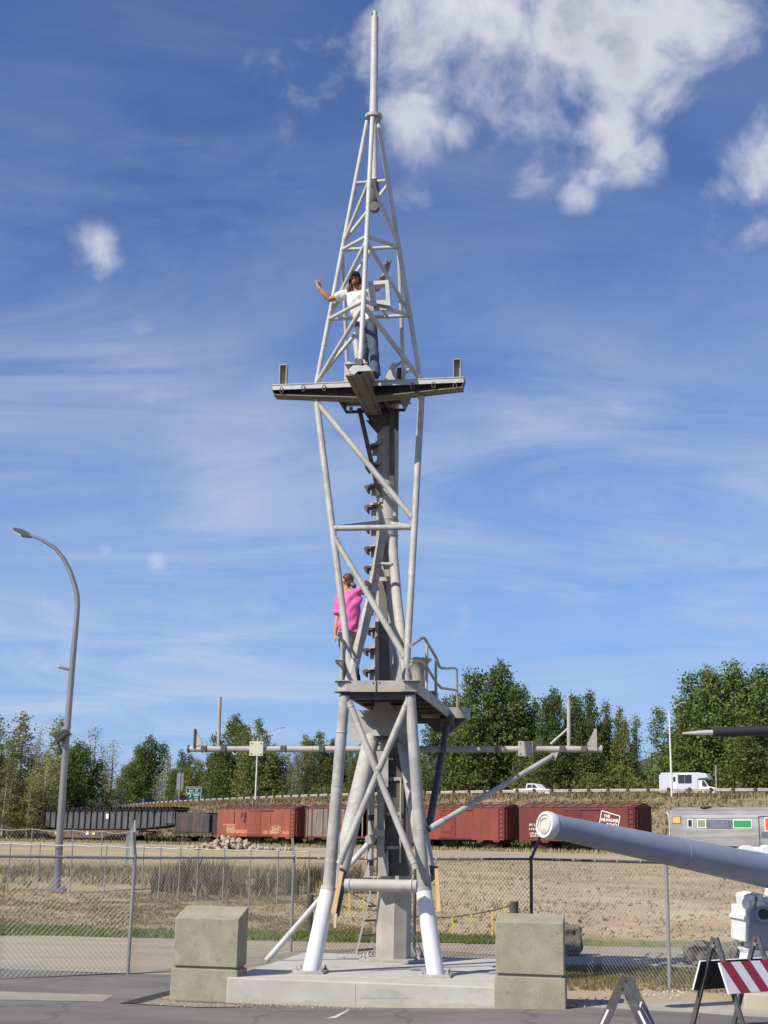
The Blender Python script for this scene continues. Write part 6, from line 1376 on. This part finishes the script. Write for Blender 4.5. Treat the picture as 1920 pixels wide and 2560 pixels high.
# ------------------------------------------------------------------ barricades
legm = mat('weathered_black_leg', (.055, .055, .058), .6, var=(.09, .09, .09), vscale=6, coords='World'); bwhite = mat('white_reflective_board', (.70, .70, .71), .5, var=(.62, .62, .63), vscale=6, coords='World'); bred = mat('dark_red_stripe', (.27, .02, .04), .5); bback = mat('black_board_back', (.03, .03, .032), .7)
def barricade(base, ux, half, length, h, label, board_z=(.43, .75), over=.12, lw=.055):
    """two hinged A-frames joined by striped boards; ux: unit vector along the boards"""
    root = empty('a_frame_barricade', base, 0, label, 'barricade', 'striped a-frame barricades'); vx = Vector((-ux.y, ux.x, 0)); apex = base + ZX*h
    for e in (0, length):
        o_ = base + ux*e
        for s in (-1, 1):
            ft = o_ + vx*s*half; tp = o_ + vx*s*.02 + ZX*h
            lg = MB(base).bar(ft, tp, lw, .035, ux).build('leg', legm, root, smooth=None)
        MB(base).tube(o_ + ZX*(h - .09) - ux*.045, o_ + ZX*(h - .09) + ux*.045, .02, n=10).build('hinge_bolt', fgalv, root)
    for s in (-1, 1):
        def pt(u, z): f = 1 - z/h; return base + ux*u + vx*s*(half*f + .012 + .035) + ZX*z
        u0, u1 = -over, length + over + .25; z0, z1 = board_z[0]*h, board_z[1]*h
        nrm = (pt(0, z1) - pt(0, z0)).cross(ux).normalized(); nrm = nrm if nrm.dot(vx*s) > 0 else -nrm
        bd = MB(base).prism([pt(u0, z0), pt(u1, z0), pt(u1, z1), pt(u0, z1)], -nrm*.022).build('board', bwhite, root, smooth=None)
        MB(base).prism([pt(u0+.005, z0+.004) - nrm*.0225, pt(u1-.005, z0+.004) - nrm*.0225, pt(u1-.005, z1-.004) - nrm*.0225, pt(u0+.005, z1-.004) - nrm*.0225], -nrm*.003).build('board_back', bback, bd, smooth=None)
        Hh = z1 - z0; k = u0 - Hh
        face = [(nrm*.0008, nrm*.002)]
        while k < u1:
            for d0, d1 in face:
                def cl(u): return min(u1, max(u0, u))
                sg_ = 1
                poly = []
                for (u, t) in ((k + Hh*.55, 0), (k + Hh*.55 + .18, 0), (k + .18 + .0, 1), (k, 1)):
                    poly.append((u, t))
                if min(u for u, t in poly) > u0 and max(u for u, t in poly) < u1:
                    MB(base).prism([pt(u, z0 + t*Hh) + d0 for u, t in poly], d1).build('stripe', bred, bd, smooth=None)
            k += .36
        if s < 0: MB(base).bar(base + vx*s*half*.94 + ZX*.07, base + ux*length + vx*s*half*.94 + ZX*.07, .02, .06).build('tie_board', bwhite, root, smooth=None)
    return root
bb = atz(1797, 2590, .06); barricade(P(bb.x, bb.y), Vector((.80, .60, 0)), .40, .78, 1.05, 'larger black a-frame barricade with red and white striped board')
sb2 = at(1557, 2465, 13.2); sbz = P(sb2.x, sb2.y); barricade(sbz, Vector((.22, .975, 0)).normalized(), .40, .8, sb2.z - sbz.z, 'smaller a-frame barricade seen end-on at the bottom edge', board_z=(.05, .74), over=.02, lw=.085)
# ------------------------------------------------------------------ step ladder behind the column
cS = lambda x, y: (860 + .1447*x, 2180 + .1447*y)
alu = mat('ladder_aluminium', (.50, .50, .49), .4, .5); treadm = mat('brown_tread', (.20, .15, .11), .6, .2)
l0 = atz(*cS(208, 1425), SLAB_Z); LYd = l0.y
lad = empty('step_ladder', Vector((l0.x + .4, LYd + .2, SLAB_Z)), 0, 'open aluminium step ladder standing behind the column', 'step ladder'); lo_ = lad.location
la_, lb_ = at(*cS(455, 335), LYd), at(*cS(700, 400), LYd); apx = at(*cS(640, -400), LYd + .1)
def ray_r(px, Y): return at(*cS(*px), Y)
f0 = Vector((l0.x, LYd, SLAB_Z)); f1 = ray_r((450, 1410), LYd + .42); f1.z = SLAB_Z
t0_ = f0.lerp(ray_r((458, 330), LYd), 1.25); t1_ = t0_ + Vector((.16, .30, 0)); 
MB(lo_).bar(f0, t0_, .03, .075, Vector((0, 1, 0))).build('front_rail', alu, lad, smooth=None); MB(lo_).bar(f1, t1_, .03, .075, Vector((0, 1, 0))).build('front_rail', alu, lad, smooth=None)
for k in range(1, 6):
    f = (k - .72) / 5.4; MB(lo_).bar(f0.lerp(t0_, f), f1.lerp(t1_, f), .09, .03).build('tread', treadm, lad, smooth=None)
q0, q1 = ray_r((1225, 1475), LYd + .05), ray_r((1350, 1400), LYd + .45); q0.z = SLAB_Z; q1.z = SLAB_Z
MB(lo_).bar(q0, t0_ + Vector((.12, 0, 0)), .03, .06, Vector((0, 1, 0))).build('rear_rail', alu, lad, smooth=None); MB(lo_).bar(q1, t1_ + Vector((.12, 0, 0)), .03, .06, Vector((0, 1, 0))).build('rear_rail', alu, lad, smooth=None)
for k in range(1, 6):
    f = (k - .6) / 5.4; MB(lo_).bar(q0.lerp(t0_ + Vector((.12, 0, 0)), f), q1.lerp(t1_ + Vector((.12, 0, 0)), f), .04, .03).build('rear_bar', alu, lad, smooth=None)
MB(lo_).bar(t0_ + Vector((.06, -.02, .03)), t1_ + Vector((.06, .02, .03)), .26, .04).build('top_cap', treadm, lad, smooth=None)
# loose tool on the slab
tl = atz(*cF(775, 441), SLAB_Z); to = empty('hand_tool', tl + ZX*.004, R(-6), 'small flat steel tool lying on the slab near the column', 'tool')
MB().box((0, 0, .012), (.34, .05, .02)).build('shaft', galv, to, smooth=None); MB().prism([(-.17, -.05, .003), (-.30, -.02, .003), (-.30, .05, .003), (-.17, .06, .003)], (0, 0, .025)).build('blade', galv2, to, smooth=None); MB().box((.2, 0, .02), (.16, .09, .036)).build('handle', darkm, to, smooth=None)
# ------------------------------------------------------------------ rope barrier with yellow ribbons beyond the fence
RY = 34.0
rp = [at(*cF(*q), RY) for q in ((600, 195), (740, 170), (860, 230), (960, 268), (1080, 278), (1165, 276), (1240, 265), (1325, 250), (1370, 237), (1412, 222))]
rb = empty('rope_barrier', P(rp[5].x, rp[5].y), 0, 'sagging rope hung with yellow ribbons beyond the fence', 'rope barrier'); ro = rb.location
MB(ro).path(rp, .018, 6).build('rope', darkm, rb)
pc = P(rp[-1].x, rp[-1].y); MB(ro).tube(pc, pc + ZX*(rp[-1].z - pc.z + .05), .11, n=10).build('stake', darkm, rb)
pc = P(rp[0].x, rp[0].y); MB(ro).tube(pc, pc + ZX*(rp[0].z - pc.z + .05), .08, n=10).build('stake', darkm, rb)
yr = mat('yellow_ribbon', (.66, .50, .06), .6)
for (q, len_, kink) in ((cF(755, 180), .62, 0), (cF(808, 205), .36, .06), (cF(1165, 276), .50, .02), (cF(1240, 262), .26, .04), (cF(1323, 252), .92, .01), (cF(1370, 238), .20, .03)):
    a = at(*q, RY - .05); MB(ro).bar(a, a - ZX*len_*.5 + Vector((kink, 0, 0)), .045, .01, (0, 1, 0)).bar(a - ZX*len_*.5 + Vector((kink, 0, 0)), a - ZX*len_*.85, .04, .01, (0, 1, 0)).build('ribbon', yr, rb, smooth=None)
# ------------------------------------------------------------------ boulders and rubble pile
stone = mat('dark_mossy_stone', (.15, .135, .115), .95, var=(.085, .078, .068), vscale=3, v2=(.24, .22, .18), v2scale=9, v2amt=.6, bump=1.0, bscale=14)
def boulder(name, c, dims, label, seed, rz=0, flat_end=False):
    r = random.Random(seed); bm = bmesh.new(); bmesh.ops.create_icosphere(bm, subdivisions=4, radius=1)
    ks = [(r.uniform(1.5, 6), r.uniform(0, 6), Vector((r.gauss(0, 1), r.gauss(0, 1), r.gauss(0, 1))).normalized()) for k in range(14)]
    for v in bm.verts:
        n_ = v.co.copy(); p = Vector([math.copysign(abs(a)**.62, a) for a in n_]); d = 1 + sum(.035*math.sin(f*3*n_.dot(ax) + ph) for f, ph, ax in ks)
        v.co = Vector((p.x*dims[0]/2*d, p.y*dims[1]/2*d, p.z*dims[2]/2*d))
    me = bpy.data.meshes.new('rock'); bm.to_mesh(me); bm.free(); me.polygons.foreach_set('use_smooth', [True]*len(me.polygons)); me.materials.append(stone)
    o = bpy.data.objects.new(name, me); COL.objects.link(o); o.location = c; o.rotation_euler.z = rz; return tag(o, label, 'boulder', 'dark boulders behind the fence')
def bpos(x, y, Y, dz): q = at(x, y, Y); return Vector((q.x, q.y, gz(q.x, q.y) + dz))
boulder('boulder', bpos(1752, 2400, 26.0, .17), (.60, .5, .45), 'rounded dark boulder behind the fence near the barricades', 4, .1)
boulder('boulder', bpos(1832, 2392, 27.0, .15), (.42, .5, .40), 'smaller dark boulder seen through the barricade frame', 9, .4)
boulder('boulder', bpos(1418, 2345, 28.0, .24), (.50, .55, .70), 'tall dark boulder peeking out beside the right block', 12, .2)
rk = [MB() for k in range(4)]; rmat = mat('tan_broken_rock', (.42, .35, .25), .95, var=(.31, .25, .17), vscale=1.5, coords='World', bump=.5, bscale=6)
rmesh = []
for k in range(4):
    bm = bmesh.new(); bmesh.ops.create_icosphere(bm, subdivisions=1, radius=.5)
    for v in bm.verts: v.co = Vector((v.co.x*random.uniform(.7, 1.4), v.co.y*random.uniform(.7, 1.3), v.co.z*random.uniform(.55, 1.1)))
    me = bpy.data.meshes.new('rock'); bm.to_mesh(me); bm.free(); me.materials.append(rmat); rmesh.append(me)
pc = at(572, 2130, 100); pc.z = rough_z(pc.x, pc.y); pile = empty('rubble_pile', pc, 0, 'heap of tan broken rock in the field before the train', 'rubble')
for k in range(150):
    u = random.gauss(0, 1); v = random.gauss(0, .8); hgt = max(.05, 1.0*math.exp(-(u*u*.55 + v*v)*.9)) * random.uniform(.35, 1.0); s = random.uniform(.18, .52)
    o = mesh_obj('rock', rmesh[k % 4], pile); o.location = (u*1.35, v*1.1, hgt*.95 - .05); o.rotation_euler = (random.random()*6, random.random()*6, random.random()*6); o.scale = (s, s, s)
for k in range(30):
    o = mesh_obj('rock', rmesh[k % 4], pile); o.location = (random.uniform(1.5, 4.6), random.gauss(0, .7), .08); s = random.uniform(.12, .4); o.scale = (s, s, s); o.rotation_euler = (random.random()*6, random.random()*6, 0)
# ------------------------------------------------------------------ people
def loft(mb_, cs, rw, rd, side, n=18):
    """closed stack of ellipses through centres cs; rw along 'side', rd across it"""
    cs = [Vector(c) for c in cs]; side = Vector(side).normalized(); i = len(mb_.v)
    for k, c in enumerate(cs):
        t = (cs[min(k+1, len(cs)-1)] - cs[max(k-1, 0)]).normalized(); sd = (side - t*side.dot(t)).normalized(); dp = t.cross(sd)
        mb_.pts([c + sd*rw[k]*math.cos(2*math.pi*j/n) + dp*rd[k]*math.sin(2*math.pi*j/n) for j in range(n)])
    for k in range(len(cs)-1):
        for j in range(n): mb_.f.append((i+k*n+j, i+k*n+(j+1) % n, i+(k+1)*n+(j+1) % n, i+(k+1)*n+j))
    mb_.f.append(tuple(i+j for j in reversed(range(n)))); mb_.f.append(tuple(i+(len(cs)-1)*n+j for j in range(n)))
    return mb_
def fused(mb_, name, m, parent, voxel=.012, smooth=3, folds=None):
    me = mb_.mesh(name, m, None); o = bpy.data.objects.new(name, me); COL.objects.link(o)
    r = o.modifiers.new('r', 'REMESH'); r.mode = 'VOXEL'; r.voxel_size = voxel; r.use_smooth_shade = True
    s = o.modifiers.new('s', 'SMOOTH'); s.factor = .5; s.iterations = smooth
    dg = bpy.context.evaluated_depsgraph_get(); me2 = bpy.data.meshes.new_from_object(o.evaluated_get(dg)); bpy.data.objects.remove(o)
    if folds:
        nv = len(me2.vertices); co = np.empty(nv*3); me2.vertices.foreach_get('co', co); co = co.reshape(-1, 3); no = np.empty(nv*3); me2.vertices.foreach_get('normal', no); no = no.reshape(-1, 3)
        dsp = sum(a * np.sin(co @ np.array(d) + p) for a, d, p in folds); co = co + no * dsp[:, None]; me2.vertices.foreach_set('co', co.ravel()); me2.update()
    me2.name = name
    if not me2.materials: me2.materials.append(m)
    me2.polygons.foreach_set('use_smooth', [True]*len(me2.polygons))
    return mesh_obj(name, me2, parent)
skin = mat('fair_skin', (.50, .27, .18), .55, var=(.43, .21, .135), vscale=14, coords='World'); skin2 = mat('tanned_skin', (.40, .20, .12), .55, var=(.33, .15, .09), vscale=14, coords='World')  # skin tones with random mottling
hairm = mat('brown_hair', (.055, .028, .015), .5, var=(.10, .052, .025), vscale=30, stretch=(1, 1, .15), coords='World'); capm = mat('dark_brown_cap', (.03, .021, .017), .75); patchm = mat('tan_cap_patch', (.42, .25, .15), .7)
shirtw = mat('white_tshirt', (.70, .68, .66), .85, var=(.64, .62, .60), vscale=6, coords='World'); jeansm = mat('blue_jeans', (.042, .066, .105), .85, var=(.09, .125, .155), vscale=5, v2=(.035, .05, .085), v2scale=14, v2amt=.5, coords='World'); pinkm = mat('pink_tshirt', (.66, .135, .36), .85, var=(.58, .10, .30), vscale=6, coords='World'); pants = mat('charcoal_trousers', (.035, .037, .042), .85, var=(.05, .052, .058), vscale=8, coords='World'); bootm = mat('brown_boots', (.06, .04, .028), .7); inkm = mat('tattooed_forearm', (.20, .11, .075), .6, var=(.10, .065, .05), vscale=22, coords='World')
def limb(mb_, P_, r_): return mb_.path(P_, r_, 14)
def hand(mb_, wrist, up_, side, nrm, horns=True, s=1.0):
    """palm and five fingers; up_: towards the fingertips, side: towards the thumb, nrm: out of the palm"""
    up_, side, nrm = up_.normalized(), side.normalized(), nrm.normalized()
    pc = wrist + up_*.05*s; loft(mb_, [wrist - up_*.01, wrist + up_*.03*s, wrist + up_*.085*s], [.026*s, .040*s, .042*s], [.019*s, .018*s, .014*s], side, 12)
    for k, (off, ln) in enumerate(((.031, .076), (.010, .083), (-.011, .078), (-.031, .062))):
        b = wrist + up_*.085*s + side*off*s
        out = side * (.22 if k == 0 else (-.30 if k == 3 else 0))
        if horns and k in (1, 2) or not horns:
            c = .5 if not horns else 1.0
            q = [b, b + (up_*(1 - .35*c) + nrm*.6*c)*.035*s, b + up_*(.035 - .035*c)*s + nrm*.05*c*s + up_*.03*(1-c)*s, b + up_*(-.02*c + .07*(1-c))*s + nrm*.045*c*s]
            mb_.path(q, [.0095*s, .0095*s, .009*s, .008*s], 8)
        else:
            d = (up_ + out).normalized(); mb_.path([b, b + d*ln*.5*s, b + (d + nrm*.05).normalized()*ln*1.12*s], [.010*s, .0092*s, .0075*s], 8)
    tb = wrist + up_*.03*s + side*.032*s
    tip = (wrist + up_*.075*s + nrm*.045*s - side*.002*s) if horns else (tb + up_*.06*s + side*.02*s + nrm*.015)
    mb_.path([tb, (tb + tip)/2 + side*.018*s + nrm*.012*s, tip], [.0125*s, .0115*s, .010*s], 8)
    return mb_
# ---- man in a white shirt at the top, arms raised
cI = lambda x, y: (760 + .16878*x, 620 + .16878*y)
BM = -1.38; zdk = (zn + .215) + (ztop + .025 - zn - .215) * ((BM + 2.42) / 1.72) + .004
def I(x, y, db=0): return LB(cI(x, y), BM + db)
hipc = I(905, 1130); hipc_b = BM
footL, footR = I(905, 1960, .05), I(1065, 1985, -.05)
footL.z = zdk; footR.z = zdk
man = empty('person', (footL + footR)/2, 0, 'person in white t-shirt, jeans and dark cap making horn signs at the mast top', 'person'); mo = man.location
headc = I(760, 470, -.02); hx = -AX
kL, kR = I(885, 1500, -.05), I(1035, 1500, -.05); hL, hR = hipc - AX*.085, hipc + AX*.095
sh_l, sh_r = I(610, 690, .0), I(985, 600, .02); chest = (sh_l + sh_r)/2 - ZX*.13; waist = I(880, 1030, 0); neck = I(790, 625, 0)
el_l, wr_l = I(375, 765, -.02), I(222, 590, -.06); el_r, wr_r = I(1085, 610, .03), I(1235, 312, -.02)
body = MB(mo)
loft(body, [hipc - ZX*.08, waist, chest, (sh_l+sh_r)/2, neck + ZX*.0], [.14, .135, .165, .15, .055], [.10, .09, .105, .07, .055], AX)
limb(body, [neck - ZX*.04, headc - ZX*.06], [.058, .052])
hu_ = (headc - neck).normalized()
body.ell(headc + ZX*.015, (.078, .098, .112)); body.ell(headc - ZX*.065 - BX*.03, (.058, .068, .062)); body.path([headc - BX*.09 + ZX*.02, headc - BX*.122 - ZX*.025], [.012, .018], 8); body.ell(headc - BX*.092 - ZX*.065, (.03, .02, .012)); body.ell(headc - BX*.085 + ZX*.028, (.065, .02, .012))
for s in (-1, 1): body.ell(headc + AX*s*.08 - ZX*.005, (.012, .022, .034))
for sh, el, wr in ((sh_l, el_l, wr_l), (sh_r, el_r, wr_r)): limb(body, [sh, sh.lerp(el, .55), el, el.lerp(wr, .35), wr], [.066, .060, .050, .054, .034])
for h_, k_, f_ in ((hL, kL, footL), (hR, kR, footR)): limb(body, [h_, k_, k_.lerp(f_, .35), f_ + ZX*.07], [.085, .058, .056, .038])
hand(body, wr_l, I(195, 430, -.06) - I(222, 590, -.06), AX*.9 - ZX*.1, -BX, s=1.2); hand(body, wr_r, I(1250, 180, -.03) - I(1235, 312, -.03), -AX, -BX, s=1.2)
fused(body, 'body', skin2, man, .0075, 2)
tsh = MB(mo)
loft(tsh, [hipc + ZX*.02, waist + ZX*.02, chest - ZX*.02, chest + ZX*.08, (sh_l+sh_r)/2 + ZX*.0, neck - ZX*.045], [.178, .172, .20, .205, .165, .085], [.128, .12, .135, .125, .092, .07], AX)
for sh, el, f in ((sh_l, el_l, .62), (sh_r, el_r, .70)): limb(tsh, [sh - (el-sh)*.18, sh, sh.lerp(el, .35), sh.lerp(el, f)], [.075, .088, .085, .082])
fused(tsh, 'tshirt', shirtw, man, .011, 3, [(.006, (38, 10, 22), 0), (.005, (-26, 8, 34), 1), (.003, (60, 20, 11), 2)])
jn = MB(mo)
loft(jn, [hipc - ZX*.10, hipc, hipc + ZX*.10], [.15, .172, .165], [.115, .13, .12], AX)
for h_, k_, f_ in ((hL, kL, footL), (hR, kR, footR)): limb(jn, [h_ - ZX*.02, h_.lerp(k_, .5), k_, k_.lerp(f_, .5), f_ + ZX*.04], [.112, .098, .082, .082, .086])
fused(jn, 'jeans', jeansm, man, .011, 3, [(.0025, (14, 5, 30), 0), (.002, (-22, 5, 24), 1)])
for f_ in (footL, footR):
    bt = MB(mo); loft(bt, [f_ + BX*.09 + ZX*.045, f_ + ZX*.055, f_ - BX*.10 + ZX*.045, f_ - BX*.19 + ZX*.035], [.04, .048, .05, .03], [.04, .055, .042, .028], AX, 12); fused(bt, 'boot', bootm, man, .01, 2)
hr = MB(mo)
for s in (-1, 1): hr.path([headc + AX*s*.07 + ZX*.05, headc + AX*s*.088 - ZX*.06 + BX*.0, headc + AX*s*.10 - ZX*.17 - BX*.01, headc + AX*s*.09 - ZX*.25 - BX*.03], [.035, .042, .045, .022], 10)
hr.path([headc + BX*.05 + ZX*.06, headc + BX*.085 - ZX*.06, headc + BX*.08 - ZX*.2], [.075, .075, .06], 12)
hr.ell(headc - BX*.075 - ZX*.105, (.045, .035, .035))
fused(hr, 'hair', hairm, man, .010, 1, [(.006, (90, 60, 5), 0)])
cp = MB(mo); cc = headc + ZX*.055 - BX*.005
cp.ell(cc + ZX*.01, (.092, .110, .088)); fused(cp, 'cap', capm, man, .009, 2)
cb_ = MB(mo); cb_.prism([cc - AX*.078 - BX*.06, cc - AX*.07 - BX*.135 - ZX*.01, cc - BX*.175 - ZX*.02, cc + AX*.07 - BX*.135 - ZX*.01, cc + AX*.078 - BX*.06], ZX*.012); cb_.build('cap_brim', capm, man, smooth=None)
MB(mo).box(cc - BX*.108 + ZX*.045, (.07, .012, .042), MT @ Matrix.Rotation(R(-22), 3, 'X')).build('cap_patch', patchm, man, smooth=None)
for s in (-1, 1): MB(mo).ell(headc + AX*s*.034 - BX*.092 + ZX*.008, (.02, .012, .014)).build('eye', blackm, man)
MB(mo).box(hipc + ZX*.085 - BX*.122, (.05, .012, .035), MT).build('belt_buckle', chrome, man, smooth=None)
# ---- person in a pink shirt on the lower platform
cJ = lambda x, y: (820 + .1356*x, 1420 + .1356*y)
BP = -.95
def J(x, y, db=0): return LB(cJ(x, y), BP + db)
fA, fB = J(300, 2080, .1), J(545, 2085, 0); fA.z = ZD + .006; fB.z = ZD + .006
wom = empty('person', (fA + fB)/2, 0, 'person in pink t-shirt and dark trousers with hair in a bun on the mast platform', 'person'); wo = wom.location
hd_ = J(345, 240); nk = J(345, 400); shl, shr = J(225, 560, .02), J(585, 440, -.02); ch_ = (shl + shr)/2 - ZX*.14; wa = J(380, 1010); hp = J(375, 1190)
ell_, wrl = J(178, 900, 0), J(132, 1225, -.02); elr, wrr = J(690, 262, -.05), J(800, 330, .12)
face = (-AX*.9 + BX*.42).normalized()
def figure():
    b = MB(wo)
    loft(b, [hp - ZX*.08, wa, ch_, (shl + shr)/2, nk], [.14, .125, .16, .145, .05], [.10, .09, .105, .07, .05], AX)
    limb(b, [nk - ZX*.05, hd_ - ZX*.04], [.056, .05]); b.ell(hd_ + ZX*.012, (.092, .085, .108)); b.ell(hd_ + face*.035 - ZX*.06, (.062, .058, .058)); b.path([hd_ + face*.085 + ZX*.01, hd_ + face*.118 - ZX*.025], [.011, .016], 8); b.ell(hd_ + face*.09 - ZX*.065, (.014, .014, .012)); b.ell(hd_ + face.cross(ZX)*.083 - ZX*.008, (.02, .016, .032)); b.ell(hd_ - face.cross(ZX)*.083 - ZX*.008, (.02, .016, .032))
    limb(b, [shl, shl.lerp(ell_, .55), ell_, ell_.lerp(wrl, .35), wrl], [.058, .050, .040, .043, .027]); limb(b, [shr, shr.lerp(elr, .5), elr, elr.lerp(wrr, .4), wrr], [.058, .052, .046, .043, .028])
    for h_, k_, f_ in ((hp - AX*.085, J(330, 1640, -.02), fA), (hp + AX*.085, J(455, 1640, -.04), fB)): limb(b, [h_, k_, k_.lerp(f_, .35), f_ + ZX*.07], [.085, .058, .056, .038])
    hand(b, wrl, Vector((-.06, 0, -1)), -BX + AX*.3, AX, horns=False); hand(b, wrr, AX*.6 + ZX*.5, ZX, -BX, horns=False)
    return b
fused(figure(), 'body', skin, wom, .0075, 2)
ts = MB(wo)
loft(ts, [hp - ZX*.01, wa, ch_ - ZX*.02, ch_ + ZX*.08, (shl+shr)/2 + ZX*.005, nk - ZX*.04], [.185, .175, .198, .205, .168, .075], [.135, .125, .135, .125, .092, .065], AX)
limb(ts, [shl - (ell_-shl)*.15, shl, shl.lerp(ell_, .4), shl.lerp(ell_, .86)], [.07, .086, .086, .084]); limb(ts, [shr - (elr-shr)*.15, shr, shr.lerp(elr, .45), shr.lerp(elr, .70)], [.07, .088, .09, .09])
fused(ts, 'tshirt', pinkm, wom, .011, 3, [(.007, (30, 8, -26), 0), (.006, (22, 10, -34), 1.2), (.003, (55, 10, -30), 2)])
tr_ = MB(wo); loft(tr_, [hp - ZX*.12, hp - ZX*.0, hp + ZX*.07], [.155, .168, .155], [.12, .13, .115], AX)
for h_, k_, f_ in ((hp - AX*.085, J(330, 1640, -.02), fA), (hp + AX*.085, J(455, 1640, -.04), fB)): limb(tr_, [h_ - ZX*.02, h_.lerp(k_, .5), k_, k_.lerp(f_, .5), f_ + ZX*.04], [.11, .098, .082, .078, .08])
fused(tr_, 'trousers', pants, wom, .011, 3, [(.004, (20, 5, 50), 0)])
for f_ in (fA, fB):
    bt = MB(wo); loft(bt, [f_ + AX*.03 - BX*.08 + ZX*.045, f_ + ZX*.055, f_ - AX*.03 + BX*.10 + ZX*.045, f_ - AX*.05 + BX*.18 + ZX*.035], [.04, .048, .05, .03], [.04, .055, .042, .028], AX, 12); fused(bt, 'shoe', blackm, wom, .01, 2)
hr = MB(wo); hr.ell(hd_ - face*.028 + ZX*.035, (.10, .094, .098)); hr.ell(hd_ - face*.06 - ZX*.03, (.07, .07, .075)); hr.path([hd_ - face*.09 - ZX*.05, hd_ - face*.135 - ZX*.085], [.045, .04], 10); hr.ell(hd_ - face*.15 - ZX*.095, (.048, .045, .045))
fused(hr, 'hair', hairm, wom, .009, 2, [(.003, (80, 60, 40), 0)])
